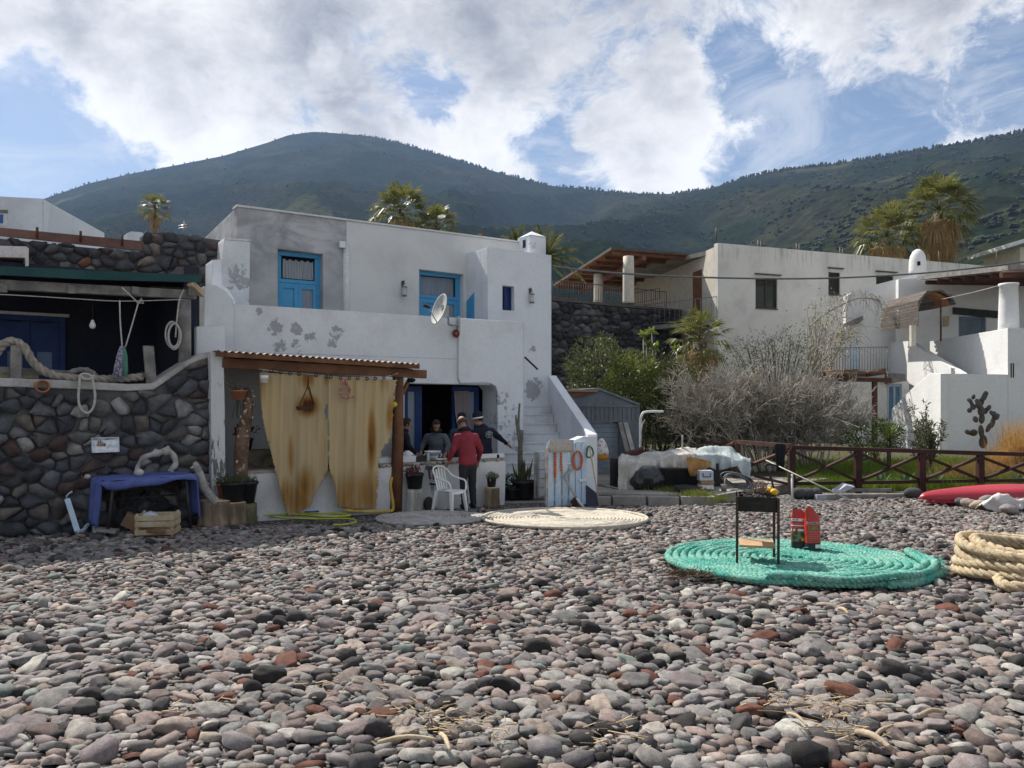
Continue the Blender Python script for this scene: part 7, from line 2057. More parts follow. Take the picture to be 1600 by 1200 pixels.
def shrub(name, label, c, rad, n, L, W_, mts, seed, stems=6, cat='shrub', group=None, base=None, shell=.45, lump=.35, up=.4):
 r = random.Random(seed); c = Vector(c)
 b = Vector(base) if base else Vector((c.x, c.y, 0))
 o = thing(name, b, label, cat, group)
 mb = MB()
 for i in range(stems):
  d = rdir(r, -.1); e = c + Vector((d.x * rad[0], d.y * rad[1], d.z * rad[2])) * .75
  mb.tube(catmull([b + Vector((r.uniform(-.1, .1), r.uniform(-.1, .1), -.05)), (b + e) / 2 + rdir(r) * .12, e], 4), [.03 * (1 - .09 * k) for k in range(9)], 5)
 mb.build('stems', M['stem'], o)
 mb = MB(); leaf_cloud(mb, c, rad, n, L, W_, r, shell=shell, lump=lump, up_bias=up, seed=seed)
 mb.build('foliage', mts, o)
 return o
GREEN = leaf_mat('bright_shrub_leaf', (.11, .14, .03), (.19, .22, .05), (.07, .09, .025), 1.6, .45, .4)
OLIVE = leaf_mat('olive_shrub_leaf', (.09, .11, .04), (.15, .165, .065), (.06, .075, .03), 1.8, .45, .35)
GREYG = leaf_mat('grey_green_leaf', (.10, .11, .065), (.15, .155, .10), (.07, .075, .045), 2.5, .6, .2)
DARKG = leaf_mat('dark_green_leaf', (.025, .045, .012), (.045, .075, .018), (.06, .09, .025), 2.5, .4, .2)
shrub('green_shrub', 'rounded grey green shrub at the foot of the dark stone wall', P(938, 588, 22.5), (1.0, .9, 1.1), 5200, .095, .045, OLIVE, 1)
shrub('green_shrub', 'bright green shrub right against the shed corner', P(985, 600, 22), (.95, .8, .9), 5200, .085, .045, GREEN, 2)
shrub('green_shrub', 'yellowish green shrub before the dwarf palm', P(1040, 610, 22.5), (1.15, .9, 1.0), 5600, .085, .045, leaf_mat('mixed_leaf', (.085, .10, .03), (.13, .135, .045), (.06, .055, .03), 2, .5, .25), 3)
shrub('green_shrub', 'low dark green shrub in shade behind the tarpaulin heap', P(1030, 680, 21.5), (1.6, .7, .9), 4200, .085, .045, DARKG, 4)
shrub('green_shrub', 'grey olive bush topping the bare shrub before the cream house', P(1215, 556, 22.8), (1.7, .8, .75), 2600, .10, .025, GREYG, 5, stems=40, shell=.1)
r = random.Random(6)
for i, (x, y0, y1, lb) in enumerate(((1004, 568, 523, 'thin bare sapling with a leaf tuft, first before the stone wall'), (1020, 566, 518, 'tall thin sapling with a leaf tuft before the stone wall'), (1009, 570, 535, 'short thin sapling between its two taller neighbours'), (1024, 575, 543, 'thin sapling with a broad leaf tuft low on the wall'), (1057, 585, 545, 'thin sapling at the outer end of the stone wall'))):
 b = P(x, y0 + 40, 23.2); t_ = P(x + r.uniform(-2, 2), y1, 23.2)
 o = thing('sapling', Vector((b.x, b.y, 0)), lb, 'sapling')
 MB().tube([Vector((b.x, b.y, .2)), b, (b + t_) / 2 + Vector((.03, 0, 0)), t_], [.035, .03, .024, .015], 5).build('trunk', M['drift'], o)
 mb = MB()
 for k in range(14): quad_leaf(mb, t_, rdir(r, -.3), rdir(r), r.uniform(.14, .28), .12)
 mb.build('crown', leaf_mat('fresh_leaf', (.16, .21, .03), (.22, .27, .05), None, 2, .4, .4), o)
def twiggy(name, label, base, spread, height, stems, depth, seed, mt, lean=Vector((0, 0, 0)), cat='bare shrub', r0=.035, limit=16000, group=None):
 r = random.Random(seed); o = thing(name, base, label, cat, group)
 big, fine = MB(), MB(); count = [0]
 B = Vector(base)
 def grow(p, d, L, rad, lev):
  if count[0] > limit: return
  n = 3 if lev < 2 else 2
  pts = [p]; q = p; dd = d
  for i in range(n):
   dd = (dd + rdir(r) * .28 + Vector((0, 0, .05))).normalized(); q = q + dd * L / n; pts.append(q)
  (big if lev == 0 else fine).tube(pts, [rad * (1 - .35 * i / n) for i in range(n + 1)], 5 if lev == 0 else 3, caps=False)
  count[0] += n
  if lev < depth:
   for i in range(r.choice((3, 4, 4)) if lev else 5):
    k = r.uniform(.35, 1.0); j = min(n - 1, int(k * n)); s = pts[j] + (pts[j + 1] - pts[j]) * (k * n - j)
    nd = (dd + rdir(r) * .85 + Vector((0, 0, .12))).normalized()
    grow(s, nd, L * r.uniform(.48, .72), max(.0085, rad * .55), lev + 1)
 for i in range(stems):
  a = 2 * math.pi * (i + r.random()) / stems; sp = r.uniform(.1, 1.0)
  d = Vector((math.cos(a) * sp * spread[0], math.sin(a) * sp * spread[1], height * r.uniform(.75, 1.05))) + lean
  grow(B + Vector((math.cos(a) * .3 * spread[0] * sp, math.sin(a) * .3 * spread[1] * sp, -.05)), d.normalized(), d.length * .55, r0 * r.uniform(.7, 1.1), 0)
 big.build('limbs', mt, o); f = fine.build('twigs', mt, o); f['kind'] = 'stuff'
 return o
TWIG = mat('grey_twig', (.42, .38, .325), (.27, .245, .205), 3, .95, .2)
TWIG2 = mat('brown_twig', (.31, .285, .225), (.21, .19, .15), 3, .95, .2)
twiggy('bare_shrub', 'large leafless grey shrub filling the garden behind the fence', at_ground(1195, 20.6, .15), (2.0, 1.2), 2.75, 50, 4, 3, TWIG, limit=22000, r0=.03)
twiggy('bare_shrub', 'leafless brownish shrub beside the big grey one, over the heap', at_ground(1110, 21.0, .1), (1.4, 1.0), 2.4, 30, 4, 5, TWIG2, limit=14000, r0=.025)
twiggy('bare_shrub', 'leafless grey shrub leaning to the white stair house', at_ground(1268, 21.0, .15), (1.3, 1.0), 2.6, 28, 4, 8, TWIG, limit=12000, r0=.026)
mb = MB(); leaf_cloud(mb, P(1120, 640, 20.6), (2.0, 1.1, 1.0), 3600, .06, .024, random.Random(3), shell=.2)
so = mb.build('shrub_buds', GREYG); so['kind'] = 'stuff'; tag(so, 'sparse grey green young leaves among the bare twigs', 'leaves')
vn = thing('wall_vine', P(1290, 590, 28.8), 'nearly leafless climbing vine spread over the white balcony wall', 'vine')
r = random.Random(12); mb = MB(); lf = MB()
for i in range(60):
 x, y = r.uniform(1262, 1330), r.uniform(475, 570)
 p0 = P(1272 + r.uniform(-10, 10), 600, 29.4); p1 = P(x, y, 29.3 + r.uniform(0, 2))
 p2 = P(x + r.uniform(-10, 40), y + r.uniform(-25, 15), 30 + r.uniform(0, 1.5)); p3 = p2 + Vector((r.uniform(-.2, .6), 0, r.uniform(-.7, -.1)))
 mb.tube(catmull([p0, p1, p2, p3], 4), [.022, .02, .018, .016, .014, .013, .012, .011, .010, .009, .008, .007, .006], 3, caps=False)
for i in range(50):
 x = r.uniform(1300, 1378); y = 472 - 12 * math.sin((x - 1300) / 78 * math.pi) + r.uniform(-6, 6)
 p = P(x, y, 30.5 + r.uniform(-.4, .4)); mb.tube([p, p + Vector((r.uniform(-.3, .3), 0, .1)), p + Vector((r.uniform(-.4, .5), 0, r.uniform(-.9, -.2)))], .008, 3, caps=False)
mb.tube(catmull([P(1265, 510, 29.5), P(1290, 490, 30), P(1340, 466, 30.4), P(1376, 470, 30.6)], 5), .03, 5); mb.tube(catmull([P(1348, 470, 30.4), P(1360, 459, 30.4), P(1374, 470, 30.4), P(1378, 482, 30.4)], 5), .02, 4)
mb.build('stems', TWIG, vn)
for i in range(420):
 x, y = r.gauss(1290, 20), r.gauss(508, 26)
 if r.random() < .35: x, y = r.gauss(1318, 12), r.gauss(527, 10)
 quad_leaf(lf, P(x, y, 29.4 + r.uniform(0, 1.2)), rdir(r), rdir(r), r.uniform(.06, .13), .06)
lf.build('foliage', leaf_mat('yellowing_leaf', (.20, .19, .07), (.28, .25, .10), (.16, .15, .06), 2, .6, .3), vn)
shrub('green_shrub', 'dark green hedge bush below the balcony of the stair house', P(1362, 682, 22), (.95, .6, .55), 4200, .07, .035, leaf_mat('hedge_leaf', (.05, .085, .015), (.075, .12, .022), (.03, .05, .01), 3, .4, .25), 21)
def rosette(name, label, c, n, L, W_, mt, seed, h=0.0, cat='agave', group=None, zlo=.1):
 r = random.Random(seed); o = thing(name, c, label, cat, group); c = Vector(c)
 if h: MB().tube([c - Vector((0, 0, .05)), c + Vector((0, 0, h))], [.06, .05], 7).build('trunk', TRUNK, o)
 mb = MB(); t = c + Vector((0, 0, h))
 for i in range(n):
  az = i * 2.399; el = zlo + (1.4 - zlo) * (i / n)
  d = Vector((math.cos(az) * math.cos(el), math.sin(az) * math.cos(el), math.sin(el)))
  l = L * r.uniform(.8, 1.05); s = d.cross(Vector((0, 0, 1))).normalized()
  p1 = t + d * l * .5; p2 = t + d * l + Vector((0, 0, -.12 * l * math.cos(el)))
  b = len(mb.v); mb.v += [t - s * W_ * .25, t + s * W_ * .25, p1 + s * W_ * .5, p1 - s * W_ * .5, p2]
  mb.f += [[b, b + 1, b + 2, b + 3], [b + 3, b + 2, b + 4]]; mb.m += [0, 0]; mb.sm += [False, False]
 mb.build('leaves', mt, o); return o
YUC = leaf_mat('yucca_leaf', (.10, .13, .03), (.15, .18, .05), None, 3, .4, .25)
AGV = leaf_mat('agave_leaf', (.07, .12, .075), (.10, .15, .10), None, 2, .45, .1)
rosette('yucca', 'spiky yucca on a short stem between hedge and oleander', at_ground(1389, 20.5, .2), 60, .62, .05, YUC, 1, .75, 'yucca', zlo=-.3)
rosette('agave', 'bluish agave behind the fence under the bare shrub', at_ground(1343, 19.2, .45), 26, .5, .10, AGV, 2)
OLE = leaf_mat('oleander_leaf', (.09, .10, .045), (.14, .14, .07), (.06, .07, .03), 3, .5, .2)
r = random.Random(31)
ol = thing('oleander', at_ground(1445, 19.8, .2), 'loose oleander bush with narrow leaves before the white stair wall', 'oleander')
mb = MB(); lf = MB()
b = at_ground(1447, 19.8, .2)
for i in range(34):
 x = r.gauss(1446, 20); y = 695 - abs(r.gauss(0, 28)); y = max(632, y)
 if y < 650: x = r.uniform(1418, 1450)
 e = P(x, y, 19.8 + r.uniform(-.5, .5)); c_ = catmull([b + rdir(r) * .08, (b + e) / 2 + rdir(r) * .12, e], 5)
 mb.tube(c_, [.02 - .0015 * k for k in range(len(c_))], 4, caps=False)
 for k in range(4, len(c_)):
  for q in range(7): quad_leaf(lf, c_[k] + rdir(r) * .05, (rdir(r) + Vector((0, 0, .7))).normalized(), rdir(r), r.uniform(.10, .19), .032)
mb.build('stems', TWIG2, ol); lf.build('foliage', OLE, ol)
pc = thing('prickly_pear', at_ground(1535, 20.6, .2), 'tall prickly pear cactus against the shaded white wall', 'cactus')
pads = [(1536, 690, 5.5, 9, 0), (1533, 674, 5, 9, -8), (1545, 668, 4.5, 7, 30), (1521, 676, 5, 5, -50), (1512, 675, 4, 4.5, -70), (1551, 660, 4, 8, 15), (1556, 651, 4, 5, 20), (1553, 647, 3.5, 4, -10), (1534, 654, 4.5, 7, 5), (1524, 655, 5, 4.5, -50), (1533, 642, 4.5, 7, 0), (1529, 632, 4.5, 6.5, -10), (1540, 642, 4.5, 5, 40), (1545, 637, 3.5, 4, 35), (1520, 635, 5.5, 4.5, -55), (1515, 641, 3.5, 3.5, -70), (1533, 628, 4.5, 7, 15), (1527, 627, 3, 3.5, -20), (1538, 619, 4.5, 7.5, 20), (1517, 628, 3, 5.5, -25), (1514, 625, 2.5, 3, -30), (1521, 620, 3, 3.5, 15), (1541, 615, 2.5, 3, 20), (1549, 645, 3, 3.5, -20), (1559, 650, 3, 3, 60)]
CAC = mat('cactus_skin', (.085, .085, .070), (.075, .060, .055), 5, .6, .2)
for i, (x, y, w, h, a) in enumerate(pads):
 Y = 20.6 - .04 * (i % 4); k = Y / 1200
 MB().ell(P(x, y, Y), (w * k * 1.2, .035, h * k * 1.2), 12, 8, rot=Matrix.Rotation(R(a), 3, 'Y') @ Matrix.Rotation(R(rnd.uniform(-35, 35)), 3, 'Z')).build('pad', CAC, pc)
r = random.Random(41)
gr = thing('dry_reed_clump', at_ground(1590, 20, .2), 'tall clump of golden dry reeds beside the white wall', 'reeds')
mb = MB()
for i in range(900):
 x = r.gauss(1592, 26); Y = 20 + r.uniform(-.9, .7); b = at_ground(x, Y, .2)
 if x < 1545 and r.random() < .5: continue
 hgt = r.uniform(.5, 1.55) * (1 if x > 1570 else .6)
 d = Vector((r.gauss(0, .16) - .03, r.gauss(0, .1), 1)).normalized()
 e = b + d * hgt; m_ = (b + e) / 2 + rdir(r) * .03; e += Vector((r.gauss(0, .14), 0, -.05))
 s = Vector((.009, .003, 0)); n0 = len(mb.v)
 mb.v += [b - s, b + s, m_ + s, m_ - s, e]; mb.f += [[n0, n0 + 1, n0 + 2, n0 + 3], [n0 + 3, n0 + 2, n0 + 4]]; mb.m += [0, 0]; mb.sm += [False, False]
mb.build('stalks', leaf_mat('golden_straw', (.48, .28, .09), (.56, .36, .14), (.36, .19, .06), 3, .8, .3), gr)
mb = MB()
for i in range(700):
 x = r.gauss(1545, 42); Y = 18.9 + r.uniform(-.6, .9); b = at_ground(x, Y, .16)
 d = Vector((r.gauss(0, .55), r.gauss(0, .3), .8)).normalized(); e = b + d * r.uniform(.2, .65); s = Vector((.008, 0, .002)); n0 = len(mb.v)
 mb.v += [b - s, b + s, e]; mb.f.append([n0, n0 + 1, n0 + 2]); mb.m.append(0); mb.sm.append(False)
o = mb.build('dry_grass', leaf_mat('straw', (.42, .27, .10), (.34, .22, .09), (.28, .2, .08), 3, .8, .3)); o['kind'] = 'stuff'; tag(o, 'tangled straw coloured grass under the reeds', 'grass')
r = random.Random(51); mb = MB()
for i in range(26000):
 Y = 17.2 + 5.2 * r.random() ** 1.3; x = r.uniform(1232, 1720)
 if fbm(PX(x) * Y, Y, .9, 2) < -.32: continue
 b = at_ground(x, Y, max(0, min(.24, (Y - 18.2) * .05)) - .03)
 d = Vector((r.gauss(0, .35), r.gauss(0, .35), 1)).normalized(); L = r.uniform(.10, .34) * (1 + .5 * fbm(PX(x) * Y + 9, Y, .8, 2)); e = b + d * L
 s = Vector((.011, .004 * r.uniform(-1, 1), 0)); n0 = len(mb.v)
 mb.v += [b - s, b + s, e]; mb.f.append([n0, n0 + 1, n0 + 2]); mb.m.append(0); mb.sm.append(False)
o = mb.build('meadow_grass', leaf_mat('fresh_grass', (.12, .19, .018), (.18, .25, .03), (.09, .13, .02), 1.2, .5, .35)); o['kind'] = 'stuff'; tag(o, 'fresh bright green grass in the garden behind the fence', 'grass')
for i, (x, Y, lb) in enumerate(((1415, 17.9, 'small cactus pads at the fence foot, second bay'), (1378, 17.8, 'small grey green agave just behind the fence, under the yucca'), (1461, 17.8, 'agave with a leaning leaf behind the fence below the oleander'), (1590, 17.8, 'upright agave behind the fence below the reeds'))):
 rosette('agave', lb if 'cactus' not in lb else 'small broad leaved agave behind the fence by its third post', at_ground(x, Y, .02), 18, .42, .11, AGV, 60 + i)
tf = MB(); r = random.Random(61)
for c, n, rad in ((G(1000, 778) + Vector((.9, 0, .16)), 500, (.55, .3)), (P(1088, 779, 15.3), 420, (.35, .2)), (P(1125, 785, 15.0), 160, (.25, .1)), (P(1055, 776, 15.9), 150, (.4, .2))):
 for i in range(n):
  b = Vector((c.x + r.gauss(0, rad[0] * .5), c.y + r.gauss(0, rad[1] * .5), .06 if c.y < 15.1 else .14)); d = Vector((r.gauss(0, .5), r.gauss(0, .4), 1)).normalized(); e = b + d * r.uniform(.05, .16); s = Vector((.008, .002, 0)); n0 = len(tf.v)
  tf.v += [b - s, b + s, e]; tf.f.append([n0, n0 + 1, n0 + 2]); tf.m.append(0); tf.sm.append(False)
o = tf.build('kerb_weeds', leaf_mat('weed_leaf', (.14, .17, .03), (.19, .20, .05), None, 3, .6, .3)); o['kind'] = 'stuff'; tag(o, 'green weeds growing along the broken kerb', 'weeds')
o = thing('column_cactus', at_ground(812, 16.4, .1), 'slim columnar cactus with two arms before the peeling wall', 'cactus')
cm2 = mat('old_cactus', (.20, .20, .16), (.12, .13, .09), 6, .9, .4)
MB().tube(catmull([P(814, 778, 16.3), P(813, 740, 16.3), P(813, 700, 16.3), P(815, 672, 16.3)], 5), [.062 - .001 * i for i in range(16)], 9).build('trunk', cm2, o)
MB().tube(catmull([P(812, 690, 16.3), P(810, 662, 16.3), P(812, 630, 16.3)], 5), [.036 - .0016 * i for i in range(11)], 7).build('arm', cm2, o)
MB().tube(catmull([P(811, 690, 16.25), P(807, 662, 16.25), P(806, 648, 16.25)], 5), [.030 - .0015 * i for i in range(11)], 7).build('arm', cm2, o)
pot_plant('potted_plant', 'big black pot with a sword leaved plant under the column cactus', P(818, 778, 15.9) - Vector((0, 0, .0)), .21, .245, .36, M['black'], 'sword', 71, lm=leaf_mat('sword_leaf', (.075, .085, .035), (.15, .14, .06), None, 4, .5, .2))
pot_plant('potted_plant', 'black pot with a small green bush beside the counter end', P(799, 779, 15.8), .15, .18, .22, M['black'], 'bush', 72, lm=DARKG)
tag(MB().bar(P(836, 778, 15.75), P(836.5, 708, 15.75), .06, .05).build('wooden_stake', M['drift']), 'upright grey stake standing before the stair blocks', 'stake')
def disc_z(x, y): return zg(y) + 0.012
def rope_mat(name, label, cx, cy_, r1, pitch, r, mt, twisted, seed, cat='rope mat', squash=1.0):
 rr = random.Random(seed); pts = []; a = 0.0; rad = pitch * 1.2
 while rad < r1:
  w = 1 + .012 * math.sin(3 * a + seed) + .01 * noise.noise(Vector((math.cos(a) * 2, math.sin(a) * 2, seed)))
  x, y = cx + rad * w * math.cos(a), cy_ + rad * w * math.sin(a) * squash
  pts.append(Vector((x, y, disc_z(x, y) + r + .012 * noise.noise(Vector((x * 2.2, y * 2.2, rad * 9))) + .010 * noise.noise(Vector((x * 9, y * 9, rad * 30))))))
  a += .07 if twisted else .10; rad += pitch * (.07 if twisted else .10) / (2 * math.pi)
 mb = MB()
 if twisted: strands(mb, pts, r, .16, 3, 5, step=.03)
 else: mb.tube([p - Vector((0, 0, .034)) for p in pts], r, 5)
 return mb, pts
mb, pts = rope_mat('', '', 3.08, 8.45, 1.385, .086, .043, None, True, 3)
for k, (rad, a0, a1) in enumerate(((1.37, -2.1, .15), (1.28, -1.7, .05), (1.40, -1.3, -.2))):
 q = [Vector((3.10 + rad * math.cos(t), 8.45 + rad * math.sin(t), disc_z(0, 8.45 + rad * math.sin(t)) + (.095 if k < 2 else .03) + .012 * math.sin(t * 9 + k))) for t in np.linspace(a0, a1, 60)]
 strands(mb, q, .043, .16, 3, 5, step=.03)
q = catmull([Vector((3.1 + 1.40 * math.cos(-.35), 8.45 + 1.40 * math.sin(-.35), .40)), Vector((4.38, 8.02, .37)), Vector((4.41, 7.88, .32)), Vector((4.33, 7.76, .31)), Vector((4.2, 7.72, .32))], 8)
strands(mb, q, .05, .16, 3, 5, step=.03)
r = random.Random(77)
for i in range(160):
 t = r.uniform(0, 6.28); rad = r.uniform(.3, 1.45) if i > 70 else 1.42
 if i <= 70: t = r.gauss(-.35, .12)
 p = Vector((3.1 + rad * math.cos(t), 8.45 + rad * math.sin(t), 0)); p.z = disc_z(0, p.y) + .09
 d = Vector((r.uniform(-.06, .06), r.uniform(-.06, .06), r.uniform(-.01, .035)))
 mb.tube([p, p + d * .5 + Vector((0, 0, .01)), p + d], .004, 3, caps=False)
tag(mb.build('coiled_net_rope', M['rope_green']), 'wide flat coil of turquoise rope spread on the pebbles', 'rope coil')
mb, _ = rope_mat('', '', .86, 12.62, 1.36, .058, .029, None, False, 5)
for rad in (1.345,):
 q = [Vector((.86 + rad * math.cos(t), 12.62 + rad * math.sin(t), disc_z(0, 12.62 + rad * math.sin(t)) + .02)) for t in np.linspace(0, 2 * math.pi, 90)]
 mb.tube(q, .03, 5)
tag(mb.build('coiled_rope_mat', M['rope_mat']), 'pale flat rope coil lying in the sun before the gate', 'rope coil')
mb, _ = rope_mat('', '', -1.36, 12.75, .93, .06, .03, None, False, 8)
tag(mb.build('coiled_rope_mat', M['rope_mat_grey']), 'grey flat rope coil in the shade below the white chair', 'rope coil')
mb = MB(); r = random.Random(15); cx, cy_ = 5.38, 7.72
for lay in range(4):
 for ring in range(2):
  rad = .80 - ring * .105 - lay * .012 + r.uniform(-.02, .02); ph = r.uniform(0, 6)
  q = []
  for t in np.linspace(0, 2 * math.pi, 60):
   w = 1 + .05 * math.sin(2 * t + ph) + .035 * math.sin(3 * t + ph * 2)
   x, y = cx + rad * w * math.cos(t), cy_ + rad * w * math.sin(t) * .92
   q.append(Vector((x, y, zg(y) + .055 + lay * .085 + .04 * math.sin(2 * t + ph * 1.7))))
  strands(mb, q, .052, .30, 3, 6, step=.045)
q = catmull([Vector((4.62, 7.30, .38)), Vector((4.55, 7.10, .36)), Vector((4.66, 6.98, .37)), Vector((4.86, 7.02, .37)), Vector((4.98, 6.92, .36)), Vector((5.10, 6.95, .35))], 8)
strands(mb, q, .052, .30, 3, 6, step=.04)
q = catmull([Vector((4.9, 7.1, .72)), Vector((5.05, 7.0, .64)), Vector((5.2, 6.98, .55)), Vector((5.4, 6.98, .46)), Vector((5.8, 7.0, .50))], 8)
tag(mb.build('hawser_coil', M['rope_beige']), 'high coil of thick beige hawser at the edge of the pebbles', 'rope coil')
mb = MB(); strands(mb, q, .022, .10, 3, 5, step=.02)
tag(mb.build('lashing_rope', M['rope_white']), 'thin grey lashing line tied over the beige hawser coil', 'rope')
zb_q = disc_z(0, 8.2) + .085
bq = thing('charcoal_barbecue', Vector((2.6, 8.2, zb_q)), 'black charcoal barbecue on thin legs standing on the turquoise rope coil', 'barbecue')
X0, X1, Y0_, Y1_ = PX(1163.5) * 7.98, PX(1221.5) * 7.98, 7.98, 8.42
ztp = P(0, 777, 7.98).z; zbt = P(0, 800, 7.98).z
mb = MB()
th = .012
for (a, b) in (((X0, Y0_), (X1, Y0_)), ((X1, Y0_), (X1, Y1_)), ((X1, Y1_), (X0, Y1_)), ((X0, Y1_), (X0, Y0_))):
 d = (Vector((b[0], b[1], 0)) - Vector((a[0], a[1], 0))); n_ = Vector((-d.y, d.x, 0)).normalized() * th
 mb.obox(Vector((a[0], a[1], zbt)), d, n_, Vector((0, 0, ztp - zbt)))
mb.obox((X0 + .013, Y0_ + .013, zbt + .002), (X1 - X0 - .026, 0, 0), (0, Y1_ - Y0_ - .026, 0), (0, 0, .012))
mb.build('firebox', M['blackmetal'], bq)
MB().obox((X0 + .13, Y0_ - .005, ztp - .072), (.10, 0, 0), (0, .006, 0), (0, 0, .014)).build('maker_badge', mat('dull_badge', (.03, .03, .032), (.022, .022, .024), 9, .35), bq)
for x, y in ((X0 - .012, Y0_ - .012), (X1 + .012, Y0_ - .012), (X1 - .0, Y1_ + .012), (X0, Y1_ + .012)):
 MB().box((x, y, (zb_q - .05 + ztp) / 2), (.026, .026, ztp - zb_q + .05)).build('leg', M['rust'] if False else mat('burnt_leg', (.035, .026, .02), (.06, .04, .025), 9, .7), bq)
MB().box(((X0 + X1) / 2, (Y0_ + Y1_) / 2, P(0, 853, 8.05).z), (X1 - X0 - .03, .40, .022)).build('shelf', mat('plywood', (.50, .31, .17), (.42, .25, .13), 4, .7), bq)
mb = MB(); r = random.Random(7)
for i in range(60):
 p = Vector((r.uniform(X0 + .05, X1 - .05), r.uniform(Y0_ + .05, Y1_ - .05), ztp - .02 + r.uniform(-.01, .025)))
 mb.ell(p, (r.uniform(.015, .035), r.uniform(.012, .025), r.uniform(.012, .022)), 6, 4, rot=Matrix.Rotation(r.uniform(0, 3), 3, 'Z'))
o = mb.build('charcoal', M['charcoal'], None); o['kind'] = 'stuff'; tag(o, 'grey black charcoal lumps lying in the barbecue', 'charcoal')
a = Vector((X1 - .02, Y1_ - .02, ztp)); MB().tube(catmull([a + Vector((.03, 0, -.03)), a + Vector((-.01, .02, .15)), a + Vector((-.07, .03, .30)), P(1203, 727, 8.5)], 5), .011, 6).build('lid_rod', M['blackmetal'], bq)
mb = MB()
for i in range(26):
 p = Vector((PX(1190) * 8.25 + r.gauss(0, .05), 8.25 + r.gauss(0, .05), ztp + .0)); mb.tube([p, p + Vector((r.gauss(0, .05), r.gauss(0, .05), r.uniform(.04, .15)))], .005, 4)
bq.rotation_euler = (0, 0, R(-15))
tag(mb.build('kindling', mat('burnt_kindling', (.22, .12, .08), (.10, .07, .06), 20, .9)), 'small heap of half burnt kindling on the charcoal', 'kindling')
for i, (x, y, Y, lb) in enumerate(((1203, 767, 8.28, 'yellow orange lemon on the barbecue, the one half hidden behind the other'), (1209.5, 770.5, 8.14, 'bright lemon on the barbecue, whole in front of the other'))):
 p = P(x, y, Y); p.z = ztp + .035
 mb = MB(); mb.ell(p, (.043, .038, .037), 16, 10)
 mb.cone(p + Vector((.038, 0, .0)), p + Vector((.05, 0, 0)), .012, .006, 8)
 tag(mb.build('lemon', M['lemon']), lb, 'lemon')
def sack(label, x0, x1, yb, yt, Y, yaw, top, decor, seed):
 r = random.Random(seed); zb = disc_z(0, Y) + .083; Xa, Xb = PX(x0) * Y, PX(x1) * Y; w = Xb - Xa; h = P(0, yt, Y).z - zb
 o = thing('charcoal_bag', Vector(((Xa + Xb) / 2, Y, zb)), label, 'bag', 'charcoal bags on the rope coil')
 m = Matrix.Translation(Vector(((Xa + Xb) / 2, Y, zb))) @ Matrix.Rotation(yaw, 4, 'Z')
 n, k = 24, 14
 def shape(u, v):        # u round, v up
  t = 2 * math.pi * u
  wx = w / 2 * (.96 - .10 * v ** 3 + .05 * math.sin(3.1 * v)); dy = .085 * (1 - .72 * max(0, v - .55) / .45) * (.8 + .2 * math.sin(3 * v + seed))
  ex = .55
  x = wx * math.copysign(abs(math.cos(t)) ** ex, math.cos(t)); y = dy * math.copysign(abs(math.sin(t)) ** ex, math.sin(t))
  z = h * v * (1 if v < .8 else 1)
  if v > .8: z = h * (.8 + (v - .8) * top(x / w + .5) * 1.0)
  nn = noise.noise(Vector((x * 9, y * 9 + seed, v * 5))) * .012
  return Vector((x + nn, y + nn * .8, z))
 def band(v0, v1, off=0.0):
  mb = MB(); kk = max(2, int(k * (v1 - v0)) + 1)
  for j in range(kk + 1):
   v = v0 + (v1 - v0) * j / kk
   for i in range(n):
    p = shape(i / n, v); q = Vector((p.x, p.y, 0)).normalized() * off
    mb.v.append(m @ (p + q))
  for j in range(kk):
   for i in range(n): mb.f.append([j * n + i, j * n + (i + 1) % n, (j + 1) * n + (i + 1) % n, (j + 1) * n + i]); mb.m.append(0); mb.sm.append(True)
  return mb
 b = band(.16, 1.0); b.build('bag_body', mat('red_printed_paper', (.50, .035, .022), (.40, .022, .016), 5, .42, .25, spec=.5), o)
 b = band(0, .162); b.build('bag_base', mat('dark_printed_base', (.022, .025, .03), (.035, .038, .045), 8, .5, .2), o)
 def patch(u0, u1, v0, v1, mt, nm, off=.006):
  mb = MB(); q = []
  for j in range(4):
   for i in range(7):
    u = .75 + (u0 + (u1 - u0) * i / 6 - .5) * .5; v = v0 + (v1 - v0) * j / 3
    p = shape(u, v); mb.v.append(m @ (p + Vector((0, -off, 0))))
  for j in range(3):
   for i in range(6): mb.f.append([j * 7 + i, j * 7 + i + 1, (j + 1) * 7 + i + 1, (j + 1) * 7 + i]); mb.m.append(0); mb.sm.append(True)
  mb.build(nm, mt, o)
 decor(patch); return o
WH = M['white_plastic']; RDp = mat('print_grey', (.10, .09, .09), (.14, .12, .12), 40, .5)
PIC = mat('food_picture', (.22, .20, .12), (.05, .07, .04), 22, .5, lo=.45, hi=.55); PINK = mat('faint_red_print', (.58, .16, .15), (.5, .1, .1), 30, .5); YEL = mat('yellow_print', (.72, .50, .02), (.66, .45, .02), 9, .5)
def dec_a(p):
 p(.02, .70, .68, .745, WH, 'white_label');
 for i in range(4): p(.12 + .13 * i, .12 + .13 * i + .08, .698, .728, RDp, 'label_print', .010)
 p(.05, .78, .60, .62, PINK, 'print_line')
 p(.05, .70, .555, .58, WH, 'print_line'); p(.05, .6, .51, .525, PINK, 'print_line')
 for i in range(3): p(.06 + .2 * i, .18 + .2 * i, .43, .485, WH, 'print_stripe')
 p(.0, .95, .17, .42, PIC, 'food_picture'); p(.50, 1.0, .19, .255, YEL, 'yellow_print', .011)
